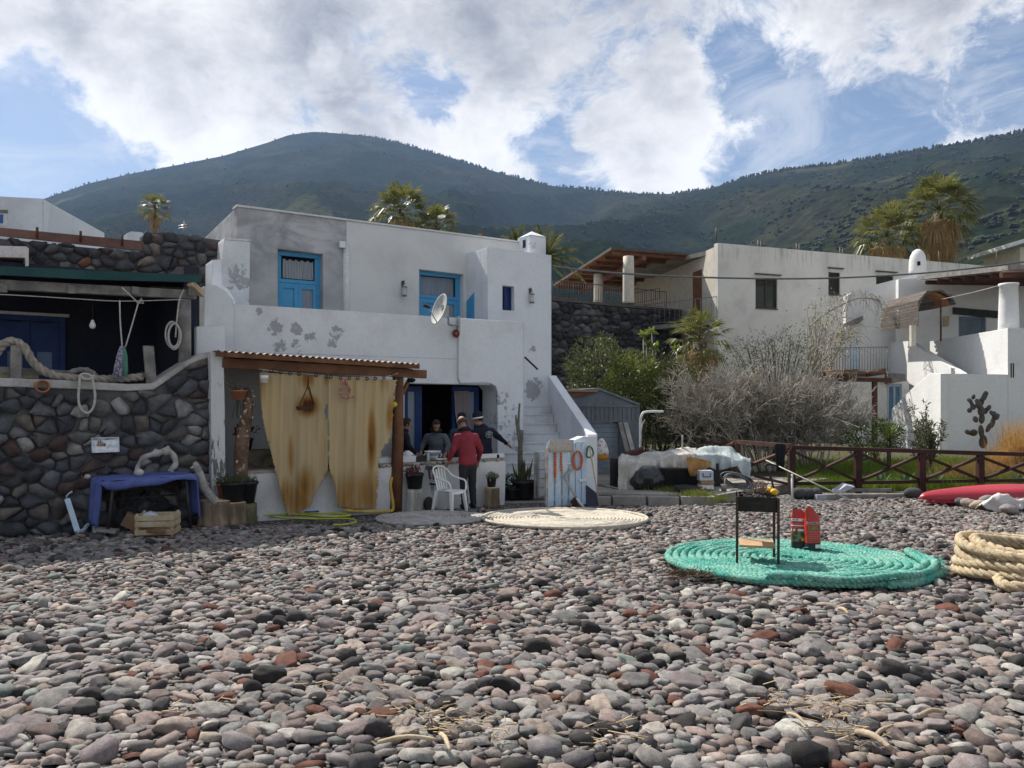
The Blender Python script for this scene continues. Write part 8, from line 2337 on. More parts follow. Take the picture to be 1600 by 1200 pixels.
def dec_b(p):
 p(.10, .70, .60, .655, mat('grey_label', (.42, .40, .40), (.34, .32, .32), 30, .5), 'grey_label')
 for i in range(5): p(.17 + .1 * i, .17 + .1 * i + .06, .612, .643, RDp, 'label_print', .010)
 g = mat('olive_print', (.24, .22, .08), (.16, .14, .05), 20, .5)
 for i, (a, b) in enumerate(((.26, .34), (.40, .46), (.48, .56), (.62, .67), (.70, .78))): p(a, b, .47, .555, g, 'print_letter')
 p(.16, .74, .42, .44, PINK, 'print_line'); p(.2, .66, .37, .385, PINK, 'print_line'); p(.2, .7, .32, .335, PINK, 'print_line'); p(.2, .6, .27, .285, PINK, 'print_line')
 p(.50, .84, .045, .13, WH, 'barcode_label');
sack('red charcoal bag standing behind, with a white label and food picture', 1236.5, 1264, 856, 794, 9.05, R(-12), lambda t: .45 + .5 * abs(math.sin(t * 9)), dec_a, 3)
sack('red charcoal bag in front, with a torn peaked top and dark base', 1257, 1281, 859, 792, 8.92, R(6), lambda t: 1.15 - 2.0 * abs(t - .32), dec_b, 9)
r = random.Random(19)
mb = MB(); b = G(1090, 905)
for i in range(240):
 p = b + Vector((r.gauss(0, .16), r.gauss(0, .10), .05)); mb.tube([p, p + Vector((r.uniform(-.12, .12), r.uniform(-.05, .05), r.uniform(-.01, .05)))], .004, 3, caps=False)
o = mb.build('dry_seaweed', mat('brown_seaweed', (.07, .05, .035), (.11, .08, .05), 20, .95)); o['kind'] = 'stuff'; tag(o, 'dark brown dried seaweed at the rim of the turquoise coil', 'seaweed')
for i, (x0, y0, x1, y1, rad, lb) in enumerate(((1338, 1168, 1392, 1196, .016, 'thick pale forked driftwood stick among the near pebbles'), (1435, 1143, 1475, 1136, .012, 'short straight brown stick lying on the near pebbles'), (1230, 1138, 1262, 1160, .008, 'thin curved twig on the near pebbles left of the forked stick'), (590, 1186, 683, 1181, .010, 'long thin straw stalk lying across the near pebbles'), (688, 1172, 703, 1199, .011, 'pale broken cane end at the tip of the straw stalk'), (1310, 966, 1326, 975, .014, 'small yellow piece of cane on the pebbles below the turquoise coil'))):
 a, b = G(x0, y0), G(x1, y1); up = Vector((0, 0, .075))
 o = MB(); o.tube(catmull([a + up, (a + b) / 2 + up + Vector((0, 0, .02)), b + up], 4), [rad * k for k in (.8, 1, 1.05, 1, 1, .95, .9, .8, .6)], 7)
 if i == 0: o.tube(catmull([(a + b) / 2 + up, (a + b) / 2 + Vector((.06, .06, .09)), (a + b) / 2 + Vector((.14, .10, .10))], 3), [rad * .7 * k for k in (1, 1, .9, .9, .8, .6, .4)], 6)
 lb = lb.replace(' left of the forked stick', ' beside the forked stick')
 tag(o.build('dry_stick', M['wood_pale'] if i not in (0, 1) else mat('pale_drift', (.46, .36, .26), (.34, .26, .18), 9, .9, .5)), lb, 'stick')
mb = MB()
for (x, y, n) in ((1300, 1120, 50), (720, 1150, 60), (660, 1125, 30), (1225, 1110, 40), (1330, 1158, 60), (960, 1165, 30), (520, 1090, 20), (300, 1120, 20)):
 g = G(x, y)
 for i in range(n):
  p = g + Vector((r.gauss(0, .12), r.gauss(0, .07), .06 + r.uniform(-.03, .03))); mb.tube([p, p + Vector((r.uniform(-.09, .09), r.uniform(-.05, .05), r.uniform(-.015, .02)))], r.uniform(.0015, .004), 3, caps=False)
o = mb.build('dry_straw', mat('straw_litter', (.55, .42, .26), (.42, .31, .18), 9, .9)); o['kind'] = 'stuff'; tag(o, 'scattered dry straw caught between the pebbles', 'straw')
PL = Plane(886, 14.72, 33)
pl_ = thing('slatted_gate', PL.pt(886, 788), 'light blue slatted pallet gate leaning at the foot of the stair', 'gate')
zt_, zb2 = PL.pt(886, 691).z, .02
for i, (x0, x1) in enumerate(((856, 865.5), (868, 876.5), (879.5, 887), (890, 898), (900, 907.5), (909, 917))):
 a, b = PL.t(x0), PL.t(x1)
 MB().obox(PL.w(a, zb2 + rnd.uniform(-.01, .01)), PL.u * (b - a), PL.n * -.022, Vector((0, 0, zt_ - zb2 + rnd.uniform(-.02, .02)))).build('slat', M['pale_blue'], pl_)
for z in (.12, .72, 1.12): MB().obox(PL.w(PL.t(856.5), z, -.025), PL.u * (PL.t(917) - PL.t(856.5)), PL.n * -.04, Vector((0, 0, .09))).build('cross_rail', M['pale_blue'], pl_)
MB().obox(PL.w(PL.t(904), PL.pt(904, 753).z, .03), PL.u * .17, PL.n * -.02, Vector((0, 0, .06))).build('latch_board', M['white_soft'], pl_)
gp = MB().bar(PL.pt(853.5, 790, .05), PL.pt(854.5, 700, .05), .045, .045).build('gate_post', M['drift'], pl_)
cg = mat('beige_mat_cloth', (.46, .43, .40), (.38, .35, .33), 20, .95, .3)
solid(hang_cloth([(687, 859, 896), (692, 858.5, 896), (700, 858, 896), (706.5, 859, 895)], PL.shift(.04), 10, .01).build('door_mat', cg), .015)
tag(bpy.data.objects['door_mat'], 'beige fabric mat hung over the top of the slatted gate', 'mat')
def floats(name, label, x, y0, y1, rr_):
 o = thing(name, PL.pt(x, y0, .05), label, 'float line', 'float lines hung on the gate'); n = int((y1 - y0) / 4)
 for i in range(n + 1):
  MB().ell(PL.pt(x, y0 + (y1 - y0) * i / n, .04), (rr_, rr_, .028), 8, 5).build('float', M['orange'], o)
 MB().tube([PL.pt(x, y0 - 3, .04), PL.pt(x, y1 + 12, .04)], .012, 5).build('cord', M['drift'], o)
floats('float_line', 'string of orange floats hung on the gate, thicker of two', 867.5, 709, 744, .030)
floats('float_line', 'string of orange floats hung on the gate, thinner with grey end', 877, 709, 734, .022)
mb = MB(); r = random.Random(3)
for k in range(3):
 q = [PL.pt(902.5 + (6 + k * .6) * math.sin(t), 719.5 - 14.5 * math.cos(t), .04 + .012 * k) for t in np.linspace(0, 2 * math.pi, 26)[:-1]]
 mb.tube(q, .018, 5, closed=True)
tag(mb.build('orange_rope_loop', M['orange']), 'loop of orange rope hanging on the slatted gate', 'rope')
o = thing('crooked_stick', PL.pt(895, 770, .2), 'crooked driftwood stick with a white tip leaning on the gate', 'stick')
MB().tube(catmull([PL.pt(891, 724, .04), PL.pt(892, 733, .05), PL.pt(883, 745, .06), PL.pt(884, 750, .08), PL.pt(890, 760, .12), PL.pt(901, 778, .22)], 4), [.028] * 10 + [.024] * 11, 7).build('stick', M['drift'], o)
MB().tube([PL.pt(901, 778, .22), PL.pt(906, 786, .26), PL.pt(912.5, 793, .30)], [.022, .026, .024], 8).build('white_tip', M['white_soft'], o)
mb = MB(); mb.prism([PL.pt(x, y, .15) for x, y in ((893, 784), (901, 776), (907, 790), (897, 791))], PL.n * -.05); tag(mb.build('brown_board', M['wood_dark']), 'small brown board on the ground at the gate foot', 'board')
o = thing('long_stick', PL.pt(928, 790, .2), 'long thin stick leaning by the gate with a green strap', 'stick')
a, b = PL.pt(921, 697, .06), PL.pt(936, 799, .3); b.z = .05
MB().tube([a, (a + b) / 2 + Vector((0, 0, .01)), b], .014, 6).build('stick', M['wood_pale'], o)
MB().tube(catmull([a, PL.pt(925, 701, .06), PL.pt(927, 709, .06), PL.pt(923, 714, .06), PL.pt(917, 713, .05), PL.pt(918, 700, .05), a], 4), .018, 6).build('green_strap', mat('green_strap', (.03, .14, .07), (.10, .12, .09), 6, .8), o)
mb = MB(); mb.prism([PL.pt(x, y, .03) for x, y in ((916.5, 758), (932, 770), (936, 794), (917, 791))], PL.n * -.02); tag(mb.build('slate_panel', mat('dark_blue_panel', (.045, .05, .075), (.06, .065, .09), 3, .8)), 'dark slanted panel at the pillar foot beside the gate', 'panel')
g = P(945, 777, 15.5); tag(MB().box((g.x, g.y, .17), (.35, .25, .06), R(10)).build('flat_slab', M['concrete']), 'pale flat slab on the apron beside the dark panel', 'slab')
o = thing('buoy_sack', P(943, 700, 16.6), 'white printed sack over an orange buoy hanging behind the stair pillar', 'sack')
mb = MB(); c = P(940, 712, 16.6); mb.ell(c, (.16, .13, .10), 14, 9); mb.build('buoy', M['yellow'] if False else mat('orange_buoy', (.68, .28, .02), (.6, .22, .02), 6, .5), o)
mb = MB(); mb.lathe([(.165, .0), (.16, .08), (.12, .2), (.06, .31), (.03, .34)], c + Vector((.0, 0, .03)), 12, wob=.05); solid(mb.build('sack_cloth', mat('printed_sack', (.62, .60, .58), (.40, .16, .12), 13, .8, lo=.55, hi=.62), o), .006)
# ---------------------------------------------------------------- the covered heap
zA = .15
def on_apron(x, y, Y): return Vector((PX(x) * Y, Y, zA))
topy = lerp_fn([(966, 726), (972, 720), (985, 717), (1000, 715), (1030, 710), (1050, 706), (1066, 704), (1085, 706), (1105, 704), (1120, 705), (1140, 708), (1150, 713), (1160, 716), (1172, 722)])
boty = lerp_fn([(966, 774), (974, 776), (984, 776), (990, 765), (997, 748), (1010, 738), (1030, 731), (1060, 731), (1078, 734), (1092, 738), (1108, 730), (1122, 736), (1140, 731), (1152, 728), (1160, 742), (1172, 748)])
def tarp(name, label, xa, xb, mt, seed):
 mb = MB(); nx, ny = int((xb - xa) / 1.6), 34
 for i in range(nx + 1):
  x = xa + (xb - xa) * i / nx
  for j in range(ny + 1):
   t = j / ny
   Yf = 16.25 + .0035 * (x - 1000)
   if t < .45:
    k = t / .45; y = boty(x) + (topy(x) + 6 - boty(x)) * k
    Y = Yf + .10 * k ** 2 + (.05 * math.sin(x * .42 + seed + 2 * noise.noise(Vector((x * .05, y * .02, seed)))) + .07 * noise.noise(Vector((x * .11, y * .02, seed)))) * (1.1 - k) + .012 * noise.noise(Vector((x * .3, y * .12, seed + 3)))
    p = P(x + 1.5 * noise.noise(Vector((x * .1, y * .08, 3))), y, Y)
   else:
    k = (t - .45) / .55; Y = Yf + .10 + 1.0 * k
    z = P(x, topy(x) + 6, Yf + .1).z + .10 * math.sin(k * 2.4) + .13 * noise.noise(Vector((x * .045, k * 2.5, seed))) + .045 * abs(noise.noise(Vector((x * .10 + k * 2, k * 4, seed + 1)))) + .012 * noise.noise(Vector((x * .3, k * 9, seed + 1))) - .35 * max(0, k - .6)
    p = Vector((PX(x) * Y, Y, z))
   mb.v.append(p)
 for i in range(nx):
  for j in range(ny): a = i * (ny + 1) + j; mb.f.append([a, a + ny + 1, a + ny + 2, a + 1]); mb.m.append(0); mb.sm.append(True)
 tag(solid(mb.build(name, mt), .008), label, 'tarpaulin')
tarp('white_tarpaulin', 'cream white tarpaulin thrown over the heap nearest the shed', 966, 1088, M['tarp'], 2)
tarp('white_tarpaulin', 'pale bluish tarpaulin over the fence end of the heap', 1084, 1173, M['tarp_blue'], 8)
tag(MB().box(on_apron(1075, 0, 17.0) + Vector((0, 0, .25)), (1.5, .6, .5)).build('heap_core', M['black']), 'dark stacked boxes under the tarpaulins', 'boxes')
mb = MB(); mb.ell(on_apron(1015, 0, 16.25) + Vector((-.0, 0, .22)), (.36, .28, .27), 18, 12); mb.ell(on_apron(1003, 0, 16.2) + Vector((0, 0, .16)), (.26, .2, .2), 16, 10)
o = remeshed(mb, 'black_plastic_bag', .03, M['black_sheet'], None, 1); tag(o, 'shiny black plastic bag bulging under the cream tarpaulin', 'bag')
for v in o.data.vertices: v.co += Vector((.03 * noise.noise(v.co * 5), .04 * noise.noise(v.co * 6 + Vector((3, 0, 0))), .03 * noise.noise(v.co * 7)))
c = on_apron(1056, 0, 16.45)
tb_ = thing('black_tub', c, 'big black plastic tub under the middle of the tarpaulin', 'tub')
MB().lathe([(.52, 0), (.58, .40), (.61, .42), (.61, .46), (.55, .46), (.50, .03), (.001, .03)], c, 24, axis=Matrix.Diagonal(Vector((1, .6, 1)))).build('tub', M['black'], tb_)
c = on_apron(1071, 0, 15.75)
ty = thing('tyre_casing', c, 'old small tyre lying flat before the black tub', 'tyre')
MB().lathe([(.125, .02), (.19, .0), (.225, .03), (.232, .06), (.225, .10), (.19, .13), (.125, .11), (.115, .065), (.125, .02)], c, 26).build('tread', M['rubber'], ty)
solid(hang_cloth([(714, 1072, 1079), (717, 1072, 1098), (722, 1073, 1112), (729, 1074, 1110), (734, 1075, 1090), (744, 1079, 1086)], Plane(1090, 15.98, 5), 14, .05).build('tan_sheet', M['tan_cloth']), .012)
tag(bpy.data.objects['tan_sheet'], 'tan brown cloth hanging over the edge of the tarpaulin', 'cloth')
for i, (x, y0, y1, w, m_, lb) in enumerate(((1104.5, 758, 764.5, 21, M['foam'], 'white box with blue marks at the bottom of the small stack'), (1106, 751.5, 757.5, 21, M['cardboard'], 'brown cardboard box in the middle of the small stack'), (1104.5, 736, 751, 22, mat('pale_blue_box', (.55, .58, .63), (.46, .5, .56), 6, .8), 'bluish white box with dark blue marks topping the small stack'))):
 Y = 15.85; a = P(x - w / 2, y1, Y); b = P(x + w / 2, y0, Y)
 o = thing('storage_box', Vector(((a.x + b.x) / 2, Y, a.z)), lb, 'box', 'boxes stacked before the heap')
 MB().obox(a, (b.x - a.x, .02 * i, 0), (0, .25, 0), (0, 0, b.z - a.z - .003)).build('box', m_, o)
 if i != 1:
  q = P(0, (y0 + y1) / 2, Y); w_ = b.x - a.x; h_ = b.z - a.z; bm = mat('navy_print', (.03, .05, .16), (.04, .06, .2), 9, .7)
  for (u0, u1, v0, v1) in ((.2, .26, .45, .8), (.74, .8, .45, .8), (.2, .8, .36, .45)) if i == 2 else ((.06, .12, .2, .75), (.12, .18, .62, .75)):
   MB().obox(a + Vector((w_ * u0, -.006, h_ * v0)), (w_ * (u1 - u0), 0, 0), (0, .004, 0), (0, 0, h_ * (v1 - v0))).build('box_mark', bm, o)
mb = MB(); r = random.Random(23)
for k in range(9):
 cx_ = P(1152 + r.uniform(-4, 4), 751 + r.uniform(-3, 3), 16.2 - .03 * k); ra_, rb_ = .28 + r.uniform(-.06, .05), .13 + r.uniform(-.02, .03)
 mb.tube([cx_ + Vector((ra_ * math.cos(t), .03 * math.sin(2 * t), rb_ * math.sin(t) - .25 * ra_ * math.cos(t))) for t in np.linspace(0, 2 * math.pi, 22)[:-1]], .016, 5, closed=True)
tag(mb.build('hose_coil', mat('grey_black_hose', (.06, .065, .07), (.16, .17, .18), 4, .5)), 'coil of dark grey hose leaning beside the box stack', 'hose')
c = on_apron(1131, 0, 15.9); o = thing('small_bucket', c, 'small grey bucket with a stick beside the hose coil', 'bucket')
MB().lathe([(.055, 0), (.07, .14), (.062, .14), (.05, .02), (.001, .02)], c, 14).build('bucket', M['wood_grey'], o); MB().tube([c + Vector((0, 0, .03)), c + Vector((.03, 0, .28))], .012, 5).build('stick', M['wood_pale'], o)
r = random.Random(29); mb = MB()
leaf_cloud(mb, on_apron(1089, 0, 15.6) + Vector((0, 0, .05)), (.18, .1, .06), 160, .06, .03, r, shell=.2); o = mb.build('dead_leaves', leaf_mat('dark_red_leaf', (.06, .03, .03), (.10, .05, .04))); o['kind'] = 'stuff'; tag(o, 'dark reddish dead leaves lying by the tyre', 'leaves')
c = on_apron(1067, 0, 16.9); c.z = P(0, 712, 16.9).z
mb = MB(); mb.ell(c, (.19, .13, .10), 16, 10); [v.__iadd__(rdir(r) * .012) for v in mb.v]; tag(mb.build('white_bundle', M['tarp']), 'white wrapped bundle on top of the tarpaulin', 'bundle')
tag(MB().tube([P(1066, 722, 17.0), P(1066.5, 680, 17.0)], .018, 6).build('upright_stick', M['drift']), 'thin grey stick standing up out of the heap', 'stick')
tag(MB().bar(P(1078, 706, 17.6), P(1130, 712, 17.4), .05, .06).build('timber_pole', M['wood_pale']), 'pale timber pole lying behind the white bundle', 'pole')
tag(MB().obox(P(972, 722, 17.2), P(1006, 712, 17.3) - P(972, 722, 17.2), (.1, .7, 0), (0, 0, .16)).build('rusty_chest', M['rust']), 'rusty brown box behind the cream tarpaulin by the shed', 'box')
tag(MB().obox(on_apron(953, 0, 16.6), (.24, 0, 0), (.08, .6, 0), (0, 0, .62)).build('dark_crate', M['black']), 'tall dark crate between the pillar and the tarpaulin', 'crate')
tag(MB().box(P(1029, 717, 16.75), (.34, .2, .10), R(6)).build('white_box', M['foam']), 'white flat box lying on the cream tarpaulin', 'box')
mb = MB(); mb.prism([P(x, y, 16.9) for x, y in ((1028, 716), (1030, 708), (1043, 712), (1042, 718))], Vector((.05, .2, 0))); tag(mb.build('white_carton', M['white_plastic']), 'tilted white carton beside the flat white box', 'carton')
c = P(1019, 712, 17.6); mb = MB(); mb.lathe([(.001, .14), (.12, .1), (.17, -.02), (.17, -.12)], c, 14, wob=.05); tag(solid(mb.build('grey_basin', mat('grey_plastic', (.20, .22, .22), (.15, .17, .17), 5, .6)), .01), 'upturned grey basin behind the tarpaulin before the shed', 'basin')
tag(MB().tube(catmull([P(1001, 745, 18.2), P(1000.5, 690, 18.2), P(1000.5, 660, 18.2), P(1003, 648, 18.2), P(1010, 643.5, 18.3), P(1036, 643, 18.6)], 5), .03, 7).build('bent_white_pipe', M['white_soft']), 'bent white pipe standing beside the shed', 'pipe')
tag(MB().tube(catmull([P(1002, 708, 18.1), P(1002, 680, 18.1), P(1004, 663, 18.1), P(1008, 656, 18.1)], 5), .015, 5).build('thin_pipe', M['drift']), 'thin grey bent rod along the white pipe', 'rod')
tag(MB().tube(catmull([P(932, 757, 15.9), P(950, 760, 15.7), P(966, 764, 15.5)], 4), .025, 6).build('ground_pole', M['wood_grey']), 'grey pole lying on the apron beside the pillar', 'pole')
tag(MB().bar(P(1120, 777, 15.2), P(1160, 770, 15.5), .10, .10).build('kerb_timber', M['wood_grey']), 'weathered timber lying at the end of the kerb', 'timber')
# ---------------------------------------------------------------- fence side: kayak, stones, planks, cord
ky = thing('kayak', Vector((9.8, 15.1, .03)), 'red plastic kayak lying upside down along the fence', 'kayak')
mb = MB(); n = 44; ka = Vector((PX(1436) * 15.0, 15.0, .0)); kd = Vector((1, .10, 0)).normalized(); ks = Vector((-kd.y, kd.x, 0)); Lk = 3.7
for i in range(n + 1):
 t = i / n; w = .36 * (math.sin(math.pi * min(1, max(0, t))) ** .6) + .004; hh = .30 * (math.sin(math.pi * t) ** .42) + .004
 z0 = .05 + .06 * (1 - math.sin(math.pi * t)) ** 3
 for j in range(13):
  a = math.pi * j / 12; cx_ = math.cos(a); s_ = math.sin(a)
  rid = .018 * math.exp(-((a - math.pi / 2) / .12) ** 2) - .016 * math.exp(-((abs(a - math.pi / 2) - .5) / .14) ** 2) * math.sin(math.pi * t)
  mb.v.append(ka + kd * (Lk * t) + ks * (w * math.copysign(abs(cx_) ** .8, cx_)) + Vector((0, 0, z0 + (hh + rid) * s_ ** .7 if s_ > 0 else z0)))
for i in range(n):
 for j in range(12): a = i * 13 + j; mb.f.append([a, a + 1, a + 14, a + 13]); mb.m.append(0); mb.sm.append(True)
solid(mb.build('hull', M['red_plastic'], ky), .012)
mb = MB(); mb.tube([ka + kd * (Lk * (.02 + .96 * k / 20)) - ks * (.36 * math.sin(math.pi * (.02 + .96 * k / 20)) ** .6 + .012) + Vector((0, 0, .06)) for k in range(21)], .022, 6); mb.build('gunwale_rim', mat('dark_red_rim', (.30, .02, .03), (.25, .016, .025), 3, .4), ky)
ps = [(1503, 791, .13, .09, (.12, .115, .11)), (1516, 795, .16, .10, (.34, .27, .25)), (1530, 797, .15, .09, (.42, .34, .25)), (1543, 794, .17, .13, (.30, .29, .28)), (1557, 799, .14, .10, (.22, .22, .23)), (1578, 802, .17, .09, (.30, .26, .25)), (1592, 799, .15, .12, (.14, .135, .14)), (1520, 786, .20, .08, (.36, .30, .22)), (1562, 788, .18, .14, (.34, .31, .30)), (1610, 800, .2, .15, (.25, .24, .24))]
lb_ = ['dark grey stone at the outer tip of the stone pile', 'pinkish flat stone second from the tip of the pile', 'tan flat stone in the stone pile beside the pinkish one', 'grey upright stone under the sack, above the tan stone', 'blue grey stone low in the pile under the sack', 'brown grey flat stone in front of the pile', 'dark stone in the shaded hollow of the pile', 'long tan slab topping the outer end of the pile', 'big grey stone carrying the white sack', 'grey stone at the frame edge of the pile']
for (x, y, a, h, c), lb in zip(ps, lb_):
 g = G(x, y); mb = MB(); mb.ell(Vector((g.x, g.y, g.z + h * .75)), (a, a * .7, h), 12, 8, rot=Matrix.Rotation(rnd.uniform(-.3, .3), 3, 'Z') @ Matrix.Rotation(rnd.uniform(-.25, .25), 3, 'Y'))
 off = Vector((x, y, 0))
 for v in mb.v:
  d = v - Vector((g.x, g.y, g.z + h * .75)); v += d * .35 * noise.noise(d * 9 + off)
 tag(mb.build('pile_stone', mat('pile_stone_%d' % x, c, tuple(k * .75 for k in c), 9, .9, .5)), lb, 'stone')
mb = MB(); nx, ny = 26, 12
for i in range(nx + 1):
 for j in range(ny + 1):
  x = 1535 + 72 * i / nx; t = j / ny
  y = lerp_fn([(1535, 787), (1550, 776), (1562, 770), (1575, 771), (1590, 780), (1610, 778)])(x); yb = lerp_fn([(1535, 790), (1552, 800), (1560, 803), (1572, 790), (1585, 797), (1610, 792)])(x)
  Y = 13.95 + .35 * t; yy = yb + (y - yb) * min(1, t * 1.8); p = P(x, yy, 13.85 + .12 * t)
  if t > .55: p = P(x, y, 13.95) + Vector((0, .5 * (t - .55), -.25 * (t - .55)))
  mb.v.append(p + Vector((0, .09 * noise.noise(Vector((x * .09, t * 3, 1))), .03 * noise.noise(Vector((x * .13, t * 4, 6))))))
for i in range(nx):
 for j in range(ny): a = i * (ny + 1) + j; mb.f.append([a, a + ny + 1, a + ny + 2, a + 1]); mb.m.append(0); mb.sm.append(True)
tag(solid(mb.build('white_sack', mat('dirty_white_sack', (.66, .62, .60), (.50, .46, .44), 4, .8, .5)), .01), 'crumpled white sack draped over the stone pile', 'sack')
tag(MB().obox(P(1288, 784, 15.9) , P(1415, 783, 16.1) - P(1288, 784, 15.9), (0, .10, 0), (0, 0, .15)).build('long_plank', M['wood_grey']), 'long weathered plank lying at the fence foot', 'plank')
tag(MB().obox(P(1390, 778, 16.35), P(1422, 778, 16.3) - P(1390, 778, 16.35), (0, .12, 0), (0, 0, .12)).build('short_plank', M['wood_grey']), 'short plank end beyond the long weathered plank', 'plank')
tag(MB().box(P(1282, 778, 15.95), (.22, .12, .14), R(4)).build('white_block', mat('pale_block', (.42, .44, .47), (.34, .36, .4), 6, .9, .3)), 'pale block beside the long weathered plank', 'block')
mb = MB(); mb.prism([P(x, y, 16.2) for x, y in ((1303, 771), (1323, 758), (1336, 761), (1319, 769))], Vector((0, .2, .03))); tag(mb.build('tilted_slab', mat('pale_slab', (.48, .5, .54), (.36, .38, .42), 5, .9, .3)), 'pale slab tilted up behind the long plank', 'slab')
tag(MB().bar(P(1325, 766, 16.35), P(1392, 765, 16.4), .08, .06).build('timber', M['wood_grey']), 'dark timber behind the long plank at the fence foot', 'timber')
for i, (x, y, a) in enumerate(((1248, 780, .17), (1262, 779, .16), (1275, 778, .13), (1427, 778, .2))):
 g = P(x, y, 16.1); mb = MB(); mb.ell(Vector((g.x, g.y, .08)), (a, .13, .12), 12, 8)
 tag(mb.build('dark_stone', mat('dark_kerb_stone', (.05, .052, .058), (.08, .08, .085), 8, .95, .6)), ('dark stone at the fence foot right beside the stake', 'dark stone between the stake and the pale block', 'small dark stone touching the pale block', 'dark lump between plank end and kayak tip')[i], 'stone')
tag(MB().tube([P(1238, 788, 15.6), P(1237.5, 741, 15.6)], .022, 6).build('white_stake', M['white_soft']), 'thin white stake standing before the corner fence post', 'stake')
tag(MB().tube([P(1197, 719, 16.6), P(1270, 754, 14.6), G(1347, 793) + Vector((0, 0, .03))], .014, 5).build('guy_rope', M['rope_white']), 'pale cord running from the fence down to the pebbles', 'rope')
solid(hang_cloth([(693, 1213, 1224), (697, 1209, 1228), (708, 1211, 1227), (720, 1212, 1226), (736, 1214, 1224)], Plane(1218, 16.7, 0), 10, .05).build('dark_cloth', mat('black_cloth', (.012, .012, .016), (.02, .02, .026), 6, .95)), .02)
tag(bpy.data.objects['dark_cloth'], 'black cloth hung over the corner of the timber fence', 'cloth')
def crease(o, amp, f, seed=0):
 for v in o.data.vertices:
  n = v.normal
  v.co += n * amp * (noise.noise(v.co * f + Vector((seed, 0, 0))) + .5 * noise.noise(v.co * f * 2.3 + Vector((0, seed, 3))))
def person(label, loc, yaw, J, jacket, trousers, hairm, hat=None, head_yaw=0.0, head_pitch=0.0, scarf=None, shoes=None, scale=1.0, bald=False):
 """J: joints as offsets from the feet in world axes: pelvis, chest, neck, head, and for each side shoulder, elbow, wrist, hip, knee, ankle"""
 o = thing('person', Vector(loc), label, 'person')
 L = Vector(loc); W_ = {k: L + Vector(v) for k, v in J.items()}
 rz = Matrix.Rotation(yaw, 3, 'Z'); rh = Matrix.Rotation(yaw + head_yaw, 3, 'Z') @ Matrix.Rotation(-head_pitch, 3, 'X')
 hd = W_['head']
 b = MB()
 b.ell(hd + rh @ Vector((0, -.005, .02)), (.076, .093, .10), 16, 12, rot=rh); b.ell(hd + rh @ Vector((0, .022, -.055)), (.055, .065, .068), 14, 9, rot=rh)
 b.cone(hd + rh @ Vector((0, .088, .012)), hd + rh @ Vector((0, .112, -.028)), .010, .017, 8); b.ell(hd + rh @ Vector((0, .078, -.062)), (.026, .016, .010), 8, 5, rot=rh)
 b.ell(hd + rh @ Vector((0, .082, .034)), (.055, .016, .010), 10, 5, rot=rh)
 for s in (-1, 1): b.ell(hd + rh @ Vector((s * .078, -.005, -.005)), (.012, .026, .034), 8, 6, rot=rh)
 b.cone(W_['neck'], hd + rh @ Vector((0, -.01, -.06)), .060, .052, 12)
 b.ell(W_['chest'], (.15, .095, .19), 14, 9, rot=rz); b.ell((W_['chest'] + W_['pelvis']) / 2, (.135, .095, .19), 14, 9, rot=rz); b.ell(W_['pelvis'], (.145, .10, .11), 14, 9, rot=rz)
 for s in 'LR':
  b.cone(W_['chest'] + Vector((0, 0, .10)), W_['sho' + s], .06, .05); b.cone(W_['sho' + s], W_['elb' + s], .047, .038); b.cone(W_['elb' + s], W_['wri' + s], .038, .027)
  b.cone(W_['hip' + s], W_['kne' + s], .075, .052); b.cone(W_['kne' + s], W_['ank' + s], .052, .036)
  f = (W_['wri' + s] - W_['elb' + s]).normalized(); sd = f.cross(Vector((0, 0, 1))) if abs(f.z) < .9 else rz @ Vector((0, 1, 0)); sd.normalize(); up = sd.cross(f).normalized()
  dn = Vector((0, 0, -1)) if abs(f.z) < .9 else up * (1 if up.dot(rz @ Vector((0, 1, 0))) > 0 else -1)
  pal = W_['wri' + s] + f * .045
  b.cone(W_['wri' + s], pal, .027, .026);
  for q in (-1, 0, 1): b.cone(pal - f * .01 + sd * q * .018, pal + f * .04 + sd * q * .024, .017, .015, 6)
  for q, l in ((-1.5, .055), (-.5, .072), (.5, .070), (1.5, .06)):
   k0 = pal + f * .045 + sd * q * .0175; k1 = k0 + f * l * .5 + dn * l * .12; k2 = k1 + f * l * .4 + dn * l * .35
   b.cone(k0, k1, .0095, .009, 6); b.cone(k1, k2, .009, .0075, 6)
  ts = (sd if (sd.dot(rz @ Vector((1, 0, 0))) > 0) == (s == 'L') else -sd)
  t0 = pal + ts * .028; t1 = t0 + f * .03 + ts * .018; b.cone(t0, t1, .012, .010, 6); b.cone(t1, t1 + f * .03 + dn * .012, .010, .008, 6)
 remeshed(b, 'body', .0085, M['skin'], o, 1)
 eye = MB()
 for s in (-1, 1): MB().ell(hd + rh @ Vector((s * .031, .088, .012)), (.011, .006, .006), 8, 5, rot=rh).build('eye', M['dark'], o)
 j = MB()
 j.ell(W_['chest'] + Vector((0, 0, .02)), (.185, .125, .20), 16, 10, rot=rz); md = (W_['chest'] + W_['pelvis']) / 2
 j.ell(md, (.178, .13, .22), 16, 10, rot=rz); j.ell(W_['pelvis'] + Vector((0, 0, .04)), (.185, .138, .14), 16, 10, rot=rz)
 j.cone(W_['chest'] + Vector((0, 0, .14)), W_['neck'] + Vector((0, 0, -.015)), .10, .075)
 for s in 'LR':
  j.cone(W_['chest'] + Vector((0, 0, .11)), W_['sho' + s], .085, .075); j.cone(W_['sho' + s], W_['elb' + s], .075, .062); j.cone(W_['elb' + s], W_['wri' + s] - (W_['wri' + s] - W_['elb' + s]).normalized() * .01, .062, .043)
 jo = remeshed(j, 'jacket', .016, jacket, o, 3); crease(jo, .011, 9)
 t = MB(); t.ell(W_['pelvis'] + Vector((0, 0, -.02)), (.16, .118, .13), 14, 9, rot=rz)
